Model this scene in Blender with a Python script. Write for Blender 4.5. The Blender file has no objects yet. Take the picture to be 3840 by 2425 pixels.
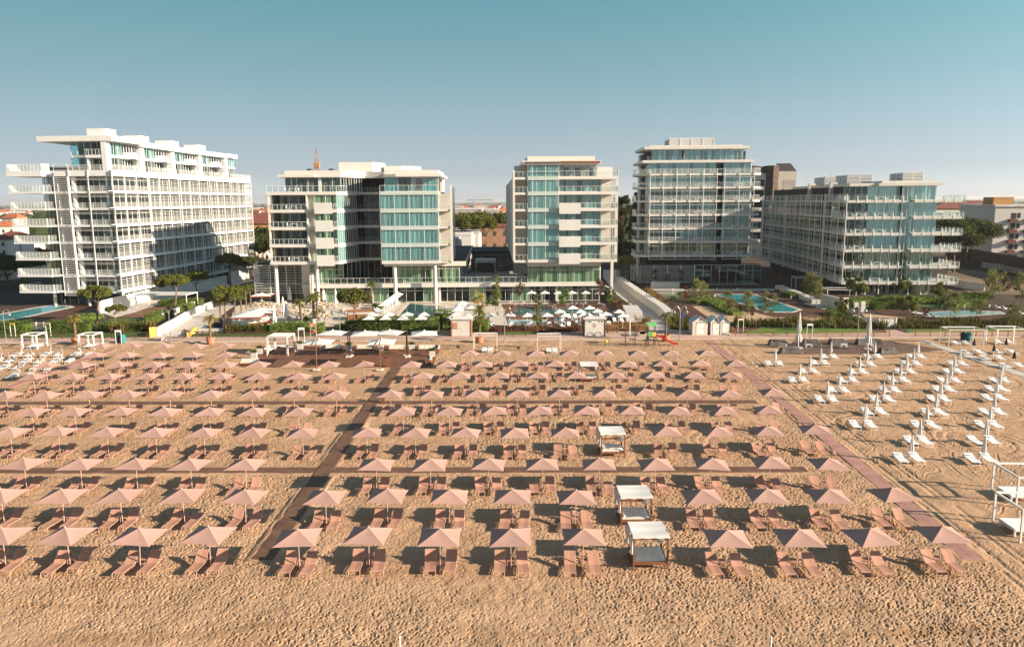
import bpy, math, random
import numpy as np
from mathutils import Vector, Matrix
rnd = random.Random(11)
S = bpy.context.scene
COL = S.collection
PI = math.pi
# ------------------------------------------------------------------ camera model (used to survey where things stand on the ground)
F_, CX, CY, HD, RO, H = 2800., 1920., 1212.5, 457.5, .006, 22.
PIT = math.atan(HD / F_); SP, CP = math.sin(PIT), math.cos(PIT)
def ray(x, y):
    dx, dy = x - CX, y - CY
    a, b = dx - RO * dy, dy + RO * dx
    return (a, F_ * CP - b * SP, -F_ * SP - b * CP)
def G(x, y, z=0.):
    r = ray(x, y); t = (z - H) / r[2]
    return Vector((r[0] * t, r[1] * t, z))
def AT(x, y, D):
    r = ray(x, y); t = D / r[1]
    return Vector((r[0] * t, D, H + r[2] * t))
cam = bpy.data.cameras.new('camera'); cam_o = bpy.data.objects.new('camera', cam); COL.objects.link(cam_o)
fwd = Vector((0, CP, -SP)); up0 = Vector((0, SP, CP)); r0 = Vector((1, 0, 0))
rt = (r0 - RO * up0).normalized(); upv = (up0 + RO * r0).normalized()
M3 = Matrix((rt, upv, -fwd)).transposed()
cam_o.matrix_world = Matrix.Translation((0, 0, H)) @ M3.to_4x4()
cam.sensor_fit = 'HORIZONTAL'; cam.sensor_width = 36.; cam.lens = 36. * F_ / 3840.
cam.clip_start = .5; cam.clip_end = 80000
S.camera = cam_o
S.view_settings.view_transform = 'Standard'; S.view_settings.look = 'None'
S.view_settings.exposure = 1.4; S.view_settings.gamma = 1.
# ------------------------------------------------------------------ daylight
ELEV = math.radians(19.3)
sdir = Vector((5.67, -1.95, 0)).normalized()            # horizontal direction towards the sun
sunv = Vector((sdir.x * math.cos(ELEV), sdir.y * math.cos(ELEV), math.sin(ELEV)))
sl = bpy.data.lights.new('sun', 'SUN'); sl.energy = 4.5; sl.angle = math.radians(.5); sl.color = (1., .83, .64)
so = bpy.data.objects.new('sun', sl); COL.objects.link(so); so.rotation_euler = sunv.to_track_quat('Z', 'Y').to_euler()
W = bpy.data.worlds.new('World'); S.world = W; W.use_nodes = True
wn, wl = W.node_tree.nodes, W.node_tree.links
sky = wn.new('ShaderNodeTexSky'); sky.sky_type = 'NISHITA'; sky.sun_disc = False
sky.sun_elevation = ELEV; sky.sun_rotation = math.atan2(sdir.x, sdir.y)
sky.altitude = 0; sky.air_density = 1.0; sky.dust_density = .3; sky.ozone_density = 6.0
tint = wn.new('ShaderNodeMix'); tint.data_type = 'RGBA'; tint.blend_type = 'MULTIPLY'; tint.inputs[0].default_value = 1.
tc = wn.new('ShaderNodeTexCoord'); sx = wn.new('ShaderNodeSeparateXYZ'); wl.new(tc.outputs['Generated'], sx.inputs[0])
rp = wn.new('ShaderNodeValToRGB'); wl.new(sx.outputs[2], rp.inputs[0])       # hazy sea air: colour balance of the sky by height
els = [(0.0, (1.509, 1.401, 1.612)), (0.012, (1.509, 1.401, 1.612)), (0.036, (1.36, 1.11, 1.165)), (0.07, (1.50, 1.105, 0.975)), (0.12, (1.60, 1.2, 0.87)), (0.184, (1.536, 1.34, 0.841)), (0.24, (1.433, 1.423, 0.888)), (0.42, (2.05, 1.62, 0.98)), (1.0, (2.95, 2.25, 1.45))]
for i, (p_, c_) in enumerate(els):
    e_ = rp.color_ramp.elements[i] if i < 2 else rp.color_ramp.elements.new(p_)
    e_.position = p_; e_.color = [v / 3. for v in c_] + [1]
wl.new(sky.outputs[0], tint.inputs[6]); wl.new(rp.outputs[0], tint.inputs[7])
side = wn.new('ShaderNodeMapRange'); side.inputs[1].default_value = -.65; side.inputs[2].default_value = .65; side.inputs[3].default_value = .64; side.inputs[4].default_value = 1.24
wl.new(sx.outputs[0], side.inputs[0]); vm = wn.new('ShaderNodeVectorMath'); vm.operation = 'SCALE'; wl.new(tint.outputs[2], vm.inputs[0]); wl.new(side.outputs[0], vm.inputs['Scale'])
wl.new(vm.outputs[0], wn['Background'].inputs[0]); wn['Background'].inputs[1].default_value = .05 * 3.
# ------------------------------------------------------------------ materials
def mat(name, col, rough=.6, var=.12, scale=2., bump=0., bscale=30., metal=0., spec=.3, transl=0., rand=0., stretch=None):
    m = bpy.data.materials.new(name); m.use_nodes = True
    N, L = m.node_tree.nodes, m.node_tree.links
    b = N['Principled BSDF']; b.inputs['Roughness'].default_value = rough; b.inputs['Metallic'].default_value = metal
    b.inputs['Specular IOR Level'].default_value = spec
    geo = N.new('ShaderNodeNewGeometry'); vec = geo.outputs['Position']
    if stretch:
        mp = N.new('ShaderNodeMapping'); mp.inputs['Scale'].default_value = stretch; L.new(vec, mp.inputs[0]); vec = mp.outputs[0]
    no = N.new('ShaderNodeTexNoise'); no.inputs['Scale'].default_value = scale; no.inputs['Detail'].default_value = 5; L.new(vec, no.inputs['Vector'])
    mx = N.new('ShaderNodeMix'); mx.data_type = 'RGBA'
    mr = N.new('ShaderNodeMapRange'); mr.inputs[1].default_value = .3; mr.inputs[2].default_value = .7; L.new(no.outputs[0], mr.inputs[0])
    L.new(mr.outputs[0], mx.inputs[0])
    mx.inputs[6].default_value = [c * (1 - var) for c in col] + [1]; mx.inputs[7].default_value = [min(1, c * (1 + var)) for c in col] + [1]
    out = mx.outputs[2]
    if rand:
        oi = N.new('ShaderNodeObjectInfo'); r2 = N.new('ShaderNodeMapRange'); r2.inputs[3].default_value = 1 - rand; r2.inputs[4].default_value = 1 + rand
        L.new(oi.outputs['Random'], r2.inputs[0]); h = N.new('ShaderNodeHueSaturation'); L.new(r2.outputs[0], h.inputs['Value']); L.new(out, h.inputs['Color']); out = h.outputs[0]
    L.new(out, b.inputs['Base Color'])
    if bump:
        nb = N.new('ShaderNodeTexNoise'); nb.inputs['Scale'].default_value = bscale; nb.inputs['Detail'].default_value = 4; L.new(vec, nb.inputs['Vector'])
        bp = N.new('ShaderNodeBump'); bp.inputs['Strength'].default_value = bump; bp.inputs['Distance'].default_value = .05
        L.new(nb.outputs[0], bp.inputs['Height']); L.new(bp.outputs[0], b.inputs['Normal'])
    if transl:
        tr = N.new('ShaderNodeBsdfTranslucent'); L.new(out, tr.inputs[0]); ms = N.new('ShaderNodeMixShader'); ms.inputs[0].default_value = transl
        L.new(b.outputs[0], ms.inputs[1]); L.new(tr.outputs[0], ms.inputs[2]); L.new(ms.outputs[0], N['Material Output'].inputs[0])
    return m
def glass(name, tintc, refl=.08, rough=.02, gc=(.86, .97, 1)):
    m = bpy.data.materials.new(name); m.use_nodes = True
    N, L = m.node_tree.nodes, m.node_tree.links; N.remove(N['Principled BSDF'])
    t = N.new('ShaderNodeBsdfTransparent'); t.inputs[0].default_value = tintc + (1,)
    g = N.new('ShaderNodeBsdfGlossy'); g.inputs[0].default_value = gc + (1,); g.inputs['Roughness'].default_value = rough
    lw = N.new('ShaderNodeLayerWeight'); lw.inputs[0].default_value = .5
    pw = N.new('ShaderNodeMath'); pw.operation = 'POWER'; pw.inputs[1].default_value = 4.; L.new(lw.outputs['Facing'], pw.inputs[0])
    mu = N.new('ShaderNodeMath'); mu.operation = 'MULTIPLY'; mu.inputs[1].default_value = .7; L.new(pw.outputs[0], mu.inputs[0])
    ad = N.new('ShaderNodeMath'); ad.operation = 'ADD'; ad.use_clamp = True; ad.inputs[1].default_value = refl + .04; L.new(mu.outputs[0], ad.inputs[0])
    nz = N.new('ShaderNodeTexNoise'); nz.inputs['Scale'].default_value = .35; ge = N.new('ShaderNodeNewGeometry'); L.new(ge.outputs['Position'], nz.inputs['Vector'])
    bp = N.new('ShaderNodeBump'); bp.inputs['Strength'].default_value = .08; bp.inputs['Distance'].default_value = .1; L.new(nz.outputs[0], bp.inputs['Height']); L.new(bp.outputs[0], g.inputs['Normal'])
    ms = N.new('ShaderNodeMixShader'); L.new(ad.outputs[0], ms.inputs[0]); L.new(t.outputs[0], ms.inputs[1]); L.new(g.outputs[0], ms.inputs[2])
    L.new(ms.outputs[0], N['Material Output'].inputs[0])
    return m
def veil(name, col, k):
    m = mat(name, col, .4, .04, 1.); N, L = m.node_tree.nodes, m.node_tree.links; t = N.new('ShaderNodeBsdfTransparent'); t.inputs[0].default_value = (.9, .95, .94, 1)
    ms = N.new('ShaderNodeMixShader'); ms.inputs[0].default_value = k; L.new(t.outputs[0], ms.inputs[1]); L.new(N['Principled BSDF'].outputs[0], ms.inputs[2]); L.new(ms.outputs[0], N['Material Output'].inputs[0]); return m
def planks(name, c1, c2, rowh=.14, width=2.4, rot=0., gap=.012, rough=.65):
    m = bpy.data.materials.new(name); m.use_nodes = True
    N, L = m.node_tree.nodes, m.node_tree.links; b = N['Principled BSDF']; b.inputs['Roughness'].default_value = rough; b.inputs['Specular IOR Level'].default_value = .25
    geo = N.new('ShaderNodeNewGeometry'); mp = N.new('ShaderNodeMapping'); mp.inputs['Rotation'].default_value = (0, 0, rot); L.new(geo.outputs['Position'], mp.inputs[0])
    br = N.new('ShaderNodeTexBrick'); br.inputs['Scale'].default_value = 1.; br.inputs['Brick Width'].default_value = width; br.inputs['Row Height'].default_value = rowh
    br.inputs['Mortar Size'].default_value = gap; br.inputs['Color1'].default_value = c1 + (1,); br.inputs['Color2'].default_value = c2 + (1,)
    br.inputs['Mortar'].default_value = (.025, .015, .01, 1); L.new(mp.outputs[0], br.inputs['Vector'])
    no = N.new('ShaderNodeTexNoise'); no.inputs['Scale'].default_value = .9; no.inputs['Detail'].default_value = 6; L.new(geo.outputs['Position'], no.inputs['Vector'])
    mx = N.new('ShaderNodeMix'); mx.data_type = 'RGBA'; mx.blend_type = 'MULTIPLY'; mx.inputs[0].default_value = .75
    rp = N.new('ShaderNodeMapRange'); rp.inputs[1].default_value = .25; rp.inputs[2].default_value = .75; rp.inputs[3].default_value = .55; rp.inputs[4].default_value = 1.25
    L.new(no.outputs[0], rp.inputs[0]); L.new(br.outputs[0], mx.inputs[6]); L.new(rp.outputs[0], mx.inputs[7]); L.new(mx.outputs[2], b.inputs['Base Color'])
    return m
def water(name, c1, c2, scale=.25):
    m = mat(name, c1, .06, 0, scale, spec=.6)
    N, L = m.node_tree.nodes, m.node_tree.links; b = N['Principled BSDF']
    mx = [n for n in N if n.bl_idname == 'ShaderNodeMix'][0]; mx.inputs[6].default_value = c1 + (1,); mx.inputs[7].default_value = c2 + (1,)
    nb = N.new('ShaderNodeTexNoise'); nb.inputs['Scale'].default_value = 2.2; nb.inputs['Detail'].default_value = 3
    bp = N.new('ShaderNodeBump'); bp.inputs['Strength'].default_value = .12; bp.inputs['Distance'].default_value = .05
    L.new(nb.outputs[0], bp.inputs['Height']); L.new(bp.outputs[0], b.inputs['Normal'])
    return m
MT = {}
MT['white'] = mat('white_render', (.585, .555, .515), .55, .05, .6)
MT['wmetal'] = mat('white_metal', (.74, .73, .71), .4, .04, 1.)
MT['wshade'] = mat('white_panel', (.56, .55, .53), .5, .05, .4)
MT['roofw'] = mat('pale_roof', (.62, .60, .57), .7, .15, .3)
MT['cream'] = mat('cream_render', (.60, .55, .48), .7, .06, .5)
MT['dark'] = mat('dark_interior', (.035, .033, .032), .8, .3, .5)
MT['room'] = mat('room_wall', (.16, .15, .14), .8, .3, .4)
MT['darkroof'] = mat('dark_roofing', (.045, .042, .046), .8, .25, .4)
MT['teal_glass'] = glass('teal_glass', (.62, .90, .92), .03)
MT['blue_glass'] = glass('blue_glass', (.58, .86, .90), .14, .02, (.66, .95, .97))
MT['bluegrey_glass'] = glass('blue_grey_glass', (.42, .53, .55), .06, .02, (.66, .95, .97))
MT['green_glass'] = glass('green_glass', (.68, .88, .70), .03)
MT['grey_glass'] = glass('grey_glass', (.46, .53, .53), .0)
MT['clear_glass'] = glass('clear_glass', (.86, .92, .90), .05)
MT['white_bright'] = mat('bright_white_render', (.74, .735, .72), .55, .05, .6)
MT['frost_light'] = veil('light_frosted_glass', (.72, .75, .72), .2)
MT['frost_glass'] = veil('frosted_glass', (.72, .75, .72), .42)
MT['curtain'] = mat('curtain_cloth', (.43, .44, .425), .8, .1, 1.5, transl=.2, rand=.15)
MT['pink'] = mat('pink_canvas', (.425, .26, .215), .75, .05, 1.2, transl=.05, rand=.05, bump=.15, bscale=6)
MT['pinksling'] = mat('pink_sling', (.43, .235, .17), .7, .05, 3., rand=.06)
MT['pinkmetal'] = mat('pink_metal', (.52, .33, .26), .45, .04, 3.)
MT['pinkmat'] = planks('pink_boards', (.47, .25, .20), (.43, .23, .19), .20, 1.5, 0, .008)
MT['wcanvas'] = mat('white_canvas', (.74, .725, .70), .75, .06, 1.5, transl=.12, rand=.04)
MT['taupe'] = mat('taupe_canvas', (.23, .19, .165), .8, .15, 2., rand=.08)
MT['black'] = mat('black_canvas', (.03, .028, .03), .8, .2, 2.)
MT['blackm'] = mat('black_metal', (.03, .03, .032), .4, .2, 2.)
MT['wplastic'] = mat('white_plastic', (.74, .75, .76), .4, .04, 2.)
MT['sling_w'] = mat('white_sling', (.72, .745, .76), .6, .05, 4., rand=.04)
MT['wood'] = mat('brown_wood', (.20, .085, .04), .5, .3, 3., stretch=(1, 1, 6))
MT['wooddark'] = mat('dark_wood', (.09, .045, .028), .6, .3, 3.)
MT['fencew'] = mat('fence_wood', (.28, .13, .06), .65, .25, 3.)
MT['cushion'] = mat('cream_cushion', (.66, .61, .54), .85, .06, 2., bump=.3, bscale=3)
MT['deck'] = planks('deck_boards', (.23, .105, .06), (.18, .08, .048), .14, 2.4, 0)
MT['boards'] = planks('boardwalk_boards', (.205, .115, .075), (.165, .092, .06), .13, 1.4, 0)
MT['boards_x'] = planks('boardwalk_boards_across', (.225, .125, .085), (.18, .10, .07), .13, 1.4, PI / 2, .016)
MT['deckdark'] = planks('dark_deck', (.12, .055, .036), (.095, .045, .03), .14, 2.2, .08)
MT['teal_band'] = mat('teal_spandrel', (.40, .52, .48), .25, .06, 1.)
MT['deckgrey'] = planks('weathered_deck', (.20, .12, .085), (.165, .10, .07), .14, 2.2, 0)
MT['concrete'] = mat('pale_concrete', (.50, .45, .40), .75, .16, .5, bump=.1)
MT['paving'] = mat('pink_paving', (.47, .31, .245), .8, .12, .4, bump=.1)
MT['terrace'] = mat('terrace_stone', (.55, .48, .41), .7, .12, .5)
MT['earth'] = mat('earth', (.17, .125, .075), .9, .45, .05)
MT['soil'] = mat('dark_soil', (.055, .035, .024), .9, .4, .4)
MT['sandbed'] = mat('garden_sand', (.44, .30, .185), .9, .15, .8, bump=.4, bscale=5)
MT['lawn'] = mat('lawn_grass', (.055, .11, .018), .8, .35, 1.2, bump=.5, bscale=20)
MT['lawnbright'] = mat('fresh_grass', (.075, .17, .02), .8, .3, 1.5, bump=.5, bscale=20)
MT['pool'] = water('pool_water', (.02, .24, .25), (.07, .35, .36))
MT['pooldark'] = water('dark_pool_water', (.035, .10, .10), (.08, .17, .165))  # darker water colour of the hotel pools and the small left pool
MT['poolpale'] = water('pale_pool_water', (.22, .42, .42), (.33, .52, .52))
MT['poolsand'] = water('spa_water', (.26, .28, .18), (.34, .35, .24))
def leafm(n, c, v=.35, rand=.12): return mat(n, c, .75, v, 1.6, transl=.3, rand=rand, spec=.15)
MT['pine'] = leafm('pine_needles', (.12, .13, .026))
MT['pinedark'] = leafm('dark_pine_needles', (.06, .075, .018))  # darker needle colour of the background pines
MT['hedge'] = leafm('hedge_leaves', (.085, .125, .025), .4)
MT['hedgelight'] = leafm('hedge_leaves_light', (.14, .19, .042), .35)
MT['palm'] = leafm('palm_leaves', (.12, .13, .025))
MT['palmyel'] = leafm('yellow_palm_leaves', (.30, .22, .05))
MT['willow'] = leafm('willow_leaves', (.17, .175, .06))
MT['redleaf'] = leafm('red_leaves', (.12, .05, .03))
MT['yellowleaf'] = leafm('yellow_leaves', (.34, .24, .04))
MT['poplar'] = leafm('poplar_leaves', (.04, .058, .018))
MT['dryleaf'] = leafm('dry_grass', (.24, .15, .05))
MT['grassy'] = leafm('long_grass', (.10, .095, .025), .5)
MT['flax'] = leafm('flax_leaves', (.16, .12, .035), .4)
MT['trunk'] = mat('bark', (.17, .105, .07), .9, .35, 3., bump=.6, bscale=9)
MT['palmtrunk'] = mat('palm_bark', (.16, .105, .065), .9, .45, 5., bump=.8, bscale=12)
MT['terracotta'] = mat('terracotta', (.47, .20, .115), .75, .12, 3.)
MT['villa'] = mat('villa_render', (.20, .11, .07), .8, .2, .5)
MT['tile'] = mat('roof_tiles', (.38, .125, .06), .85, .25, 1.)
MT['tiledark'] = mat('brown_roof_tiles', (.17, .06, .045), .85, .25, 1.)
MT['ochre'] = mat('ochre_render', (.42, .22, .08), .8, .1, .3)
MT['greywall'] = mat('grey_render', (.36, .33, .31), .8, .12, .3)
MT['brownwall'] = mat('brown_fence_panels', (.10, .065, .055), .85, .3, .8)
MT['red'] = mat('red_plastic', (.55, .02, .02), .35, .05, 3.)
MT['redcloth'] = mat('red_cloth', (.20, .025, .022), .8, .1, 3.)
MT['green'] = mat('green_plastic', (.12, .42, .14), .45, .05, 3.)
MT['yellow'] = mat('yellow_plastic', (.75, .45, .10), .5, .05, 3.)
MT['tealp'] = mat('teal_plastic', (.02, .24, .24), .4, .1, 3.)
MT['navy'] = mat('navy_panel', (.008, .015, .035), .4, .15, 3.)
MT['blue'] = mat('blue_sign', (.02, .06, .30), .4, .1, 3.)
MT['zinc'] = mat('pale_blue_roof', (.42, .50, .54), .5, .12, 3.)
MT['stripe'] = mat('beige_paint', (.66, .50, .36), .6, .05, 3.)
MT['skin'] = mat('skin', (.45, .24, .16), .6, .05, 3.)
MT['hair'] = mat('dark_hair', (.03, .02, .015), .6, .2, 3.)
MT['wicker'] = mat('wicker', (.42, .31, .20), .8, .3, 8.)
MT['tarp'] = mat('dark_tarpaulin', (.085, .072, .066), .65, .3, 1.5, bump=.5, bscale=3)
MT['lampglass'] = glass('lamp_globe', (.75, .75, .72), .15)
MT['steel'] = mat('grey_steel', (.30, .31, .32), .4, .1, 2., metal=.4)
MT['dish'] = mat('crane_paint', (.38, .20, .10), .6, .2, 1.)
# ------------------------------------------------------------------ mesh helper
class MB:
    def __init__(s): s.v = []; s.f = []
    def add(s, vs, fs):
        o = len(s.v); s.v += [tuple(p) for p in vs]; s.f += [tuple(i + o for i in f) for f in fs]; return s
    def box(s, x0, x1, y0, y1, z0, z1):
        return s.add([(x0, y0, z0), (x1, y0, z0), (x1, y1, z0), (x0, y1, z0), (x0, y0, z1), (x1, y0, z1), (x1, y1, z1), (x0, y1, z1)],
                     [(3, 2, 1, 0), (4, 5, 6, 7), (0, 1, 5, 4), (1, 2, 6, 5), (2, 3, 7, 6), (3, 0, 4, 7)])
    def bar(s, p, q, w, h=None):
        h = h or w; p, q = Vector(p), Vector(q); d = (q - p).normalized()
        a = d.cross(Vector((0, 0, 1)))
        if a.length < .05: a = Vector((1, 0, 0))
        a = a.normalized() * w / 2; b = a.cross(d).normalized() * h / 2
        c = [p + a + b, p - a + b, p - a - b, p + a - b, q + a + b, q - a + b, q - a - b, q + a - b]
        return s.add(c, [(0, 1, 2, 3), (7, 6, 5, 4), (4, 5, 1, 0), (5, 6, 2, 1), (6, 7, 3, 2), (7, 4, 0, 3)])
    def tube(s, pts, r, n=6):
        pts = [Vector(p) for p in pts]; rs = r if isinstance(r, (list, tuple)) else [r] * len(pts); vs = []; fs = []
        for i, p in enumerate(pts):
            d = (pts[min(i + 1, len(pts) - 1)] - pts[max(i - 1, 0)]).normalized()
            a = d.cross(Vector((0, 0, 1)))
            if a.length < .1: a = d.cross(Vector((0, 1, 0)))
            a.normalize(); b = d.cross(a)
            for k in range(n):
                t = 2 * PI * k / n; vs.append(p + (a * math.cos(t) + b * math.sin(t)) * rs[i])
            if i:
                for k in range(n): fs.append(((i - 1) * n + k, (i - 1) * n + (k + 1) % n, i * n + (k + 1) % n, i * n + k))
        fs.append(tuple(range(n))); m = (len(pts) - 1) * n; fs.append(tuple(m + n - 1 - k for k in range(n)))
        return s.add(vs, fs)
    def lathe(s, prof, n=12, c=(0, 0, 0)):
        vs = []; fs = []
        for i, (r, z) in enumerate(prof):
            for k in range(n): t = 2 * PI * k / n; vs.append((c[0] + r * math.cos(t), c[1] + r * math.sin(t), c[2] + z))
            if i:
                for k in range(n): fs.append(((i - 1) * n + k, (i - 1) * n + (k + 1) % n, i * n + (k + 1) % n, i * n + k))
        return s.add(vs, fs)
    def poly(s, pts, z0, z1):
        n = len(pts); vs = [(p[0], p[1], z0) for p in pts] + [(p[0], p[1], z1) for p in pts]
        return s.add(vs, [tuple(range(n - 1, -1, -1)), tuple(range(n, 2 * n))] + [(i, (i + 1) % n, n + (i + 1) % n, n + i) for i in range(n)])
    def wall(s, p, q, z0, z1, t):
        p, q = Vector((p[0], p[1], 0)), Vector((q[0], q[1], 0)); d = (q - p).normalized(); n = Vector((d.y, -d.x, 0)) * t / 2
        return s.poly([p + n, q + n, q - n, p - n][::-1], z0, z1)
    def quad(s, a, b, c, d): return s.add([a, b, c, d], [(0, 1, 2, 3)])
def link(o, parent=None):
    COL.objects.link(o)
    if parent: o.parent = parent
    return o
def mk(name, mb, m, parent=None, smooth=False, loc=None):
    me = bpy.data.meshes.new(name); me.from_pydata(mb.v, [], mb.f); me.materials.append(m if not isinstance(m, str) else MT[m])
    if smooth: me.polygons.foreach_set('use_smooth', [True] * len(me.polygons))
    o = bpy.data.objects.new(name, me); link(o, parent)
    if loc: o.location = loc
    return o
def tag(o, label=None, cat=None, group=None, kind=None):
    if label: o['label'] = label
    if cat: o['category'] = cat
    if group: o['group'] = group
    if kind: o['kind'] = kind
    return o
def thing(name, label, cat, loc=(0, 0, 0), rz=0., group=None):
    o = bpy.data.objects.new(name, None); COL.objects.link(o); o.location = loc; o.rotation_euler = (0, 0, rz); o.empty_display_size = .3
    return tag(o, label, cat, group)
def struct(name, mb, m): return tag(mk(name, mb, m), kind='structure')
def dup(root, loc, rz=0., label=None, group=None, scale=None):
    def cp(o, par):
        c = o.copy(); COL.objects.link(c)
        if par: c.parent = par
        for ch in KIDS.get(o.name) or KIDS.setdefault(o.name, list(o.children)): cp(ch, c)
        return c
    r = cp(root, None); r.location = loc; r.rotation_euler = (0, 0, rz)
    if label: r['label'] = label
    if group: r['group'] = group
    if scale: r.scale = (scale, scale, scale) if not isinstance(scale, tuple) else scale
    return r
KIDS = {}
class Kind:      # one kind of thing: the first use places the original, later uses copy it with all its parts
    def __init__(s, build): s.build = build; s.o = None
    def put(s, loc, rz=0., label=None, group=None, scale=None):
        if s.o is None:
            s.o = s.build(); o = s.o; KIDS[o.name] = list(o.children)
            o.location = loc; o.rotation_euler = (0, 0, rz)
            if label: o['label'] = label
            if group: o['group'] = group
            if scale: o.scale = (scale,) * 3 if not isinstance(scale, tuple) else scale
            return o
        r = dup(s.o, loc, rz, label, group)
        r.scale = (1, 1, 1) if not scale else ((scale,) * 3 if not isinstance(scale, tuple) else scale)
        return r
ORD = ['first', 'second', 'third', 'fourth', 'fifth', 'sixth', 'seventh', 'eighth', 'ninth', 'tenth', 'eleventh', 'twelfth', 'thirteenth',
       'fourteenth', 'fifteenth', 'sixteenth', 'seventeenth', 'eighteenth', 'nineteenth', 'twentieth'] + ['twenty-' + w for w in
       ('first', 'second', 'third', 'fourth', 'fifth', 'sixth', 'seventh', 'eighth', 'ninth')] + ['thirtieth'] + ['thirty-' + w for w in ('first', 'second', 'third', 'fourth', 'fifth', 'sixth', 'seventh', 'eighth', 'ninth')]
def nth(i, n):   # "leftmost", "second", ... "rightmost" of n from the left
    return 'leftmost' if i == 0 else 'rightmost' if i == n - 1 else ORD[i]
# ------------------------------------------------------------------ sand: a real height field with footprints, ruts and undulations
def hsh(ix, iy, k):
    n = (ix.astype(np.int64) * 374761393 + iy.astype(np.int64) * 668265263 + k * 974634777) & 0x7fffffff
    n = ((n ^ (n >> 13)) * 1274126177) & 0x7fffffff
    n = ((n ^ (n >> 16)) * 2246822519) & 0x7fffffff
    return ((n ^ (n >> 15)) & 0xffffff) / float(0xffffff)
def vnoise(x, y, k=0):
    ix, iy = np.floor(x), np.floor(y); fx, fy = x - ix, y - iy; fx = fx * fx * (3 - 2 * fx); fy = fy * fy * (3 - 2 * fy)
    a, b, c, d = hsh(ix, iy, k), hsh(ix + 1, iy, k), hsh(ix, iy + 1, k), hsh(ix + 1, iy + 1, k)
    return (a * (1 - fx) + b * fx) * (1 - fy) + (c * (1 - fx) + d * fx) * fy
def pits(x, y, cell, k, dens, r0=.34):
    """footprints: one oval pit with a raised lip per occupied cell"""
    ix, iy = np.floor(x / cell), np.floor(y / cell); h = np.zeros_like(x)
    for dx in (-1, 0, 1):
        for dy in (-1, 0, 1):
            cx, cy = ix + dx, iy + dy
            px, py = (cx + .15 + .7 * hsh(cx, cy, k)) * cell, (cy + .15 + .7 * hsh(cx, cy, k + 1)) * cell
            an = hsh(cx, cy, k + 2) * PI; ca, sa = np.cos(an), np.sin(an); ux, uy = x - px, y - py
            p = (ux * ca + uy * sa) / (cell * r0 * 1.5); q = (-ux * sa + uy * ca) / (cell * r0 * .68); d2 = p * p + q * q
            on = (hsh(cx, cy, k + 3) < dens) * (.5 + .8 * hsh(cx, cy, k + 4))
            h += on * (-np.exp(-d2 * d2 * .9) + .2 * np.exp(-(np.sqrt(d2) - 1.45) ** 2 * 7))
    return h
NR, NC = 860, 1640
yy = 29.5 * (118.1 / 29.5) ** (np.arange(NR) / (NR - 1)); ss = np.linspace(-.92, .92, NC)
Y, SS = np.meshgrid(yy, ss, indexing='ij'); X = SS * Y
pl = [G(2657, 1277), G(3087, 1589), G(3648, 2099)]                       # the pink path splits trampled sand from raked sand
pk = (pl[2].x - pl[0].x) / (pl[2].y - pl[0].y)
edge = X - (pl[0].x + (Y - pl[0].y) * pk)
ed2 = 1 / (1 + np.exp(-(edge - .6 + 1.2 * (vnoise(X * .4, Y * .4, 90) - .5)) * 2.2))
wx = X + .5 * (vnoise(X * .8, Y * .8, 20) - .5); wy = Y + .5 * (vnoise(X * .8, Y * .8, 21) - .5)
trample = np.clip(.72 + 1.3 * (vnoise(X * .12, Y * .12, 5) - .42), .35, 1.1)
h = .10 * (vnoise(X * .13, Y * .13, 1) - .5) + .07 * (vnoise(wx * .55, wy * .55, 2) - .5) + .045 * (vnoise(wx * 1.7, wy * 1.7, 3) - .5)
fine = .03 * (vnoise(wx * 4.2, wy * 4.2, 4) - .5) + .016 * (vnoise(X * 9, Y * 9, 6) - .5)
foot = .06 * pits(wx, wy, .25, 30, .5, .27) + .075 * pits(wx + 7.3, wy + 3.1, .36, 40, .5, .22) + .05 * pits(wx + 2.3, wy + 9.1, .19, 50, .45, .3)
wsm = 1 - .6 * ed2
front = np.clip((36.5 - Y) / 3, 0, 1)                                      # smoother, damper strip nearest the water
h += (fine + foot * trample) * wsm * (1 - .15 * front)
# raked loops and tyre ruts among the white loungers
wob = 2.4 * (vnoise(X * .16, Y * .16, 60) - .5) + 1. * (vnoise(X * .45, Y * .45, 61) - .5)
ph = (X - .55 * Y + 2.2 * wob) * 1.15
loop = np.abs(((ph + 0.) % 1.) - .5) * 2
gate = np.clip((vnoise(X * .22, Y * .22, 62) - .45) * 6, 0, 1)
h += ed2 * gate * (-.028 * np.exp(-(loop / .12) ** 2) + .018 * np.exp(-((loop - .28) / .12) ** 2))
cxs = [(43., 66., 2.6), (50, 77, 3.2), (38, 84, 2.4), (57, 92, 3.5), (46, 98, 3.), (36, 70, 2.2), (60, 72, 2.8), (42, 108, 3.), (30, 101, 2.4), (53, 61, 2.3), (8, 71, 2.), (20, 66, 2.2), (-30, 112, 3.)]
for cx, cy, rr in cxs:
    d = np.hypot(X - cx, (Y - cy) * .8) + .35 * wob
    for k in range(3): h += -.03 * np.exp(-((d - rr - k * .8) / .12) ** 2) + .018 * np.exp(-((d - rr - k * .8 - .3) / .15) ** 2)
# wheel tracks along the sea edge and along the paths
for c0, sl_, am in ((33.2, .012, .05), (31.6, -.01, .045)):
    d = Y - c0 - sl_ * X - .5 * (vnoise(X * .1, X * 0, 70) - .5); h += -am * np.exp(-(d / .45) ** 2) * (.5 + vnoise(X * .4, Y, 71))
for off in (1.05, 1.6, 2.9, 3.4):
    d = edge - off - .25 * (vnoise(Y * .2, Y * 0 + off, 72) - .5); h += -.05 * np.exp(-(d / .16) ** 2) * (vnoise(Y * .5, Y * 0 + off, 73) > .25)
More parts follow.
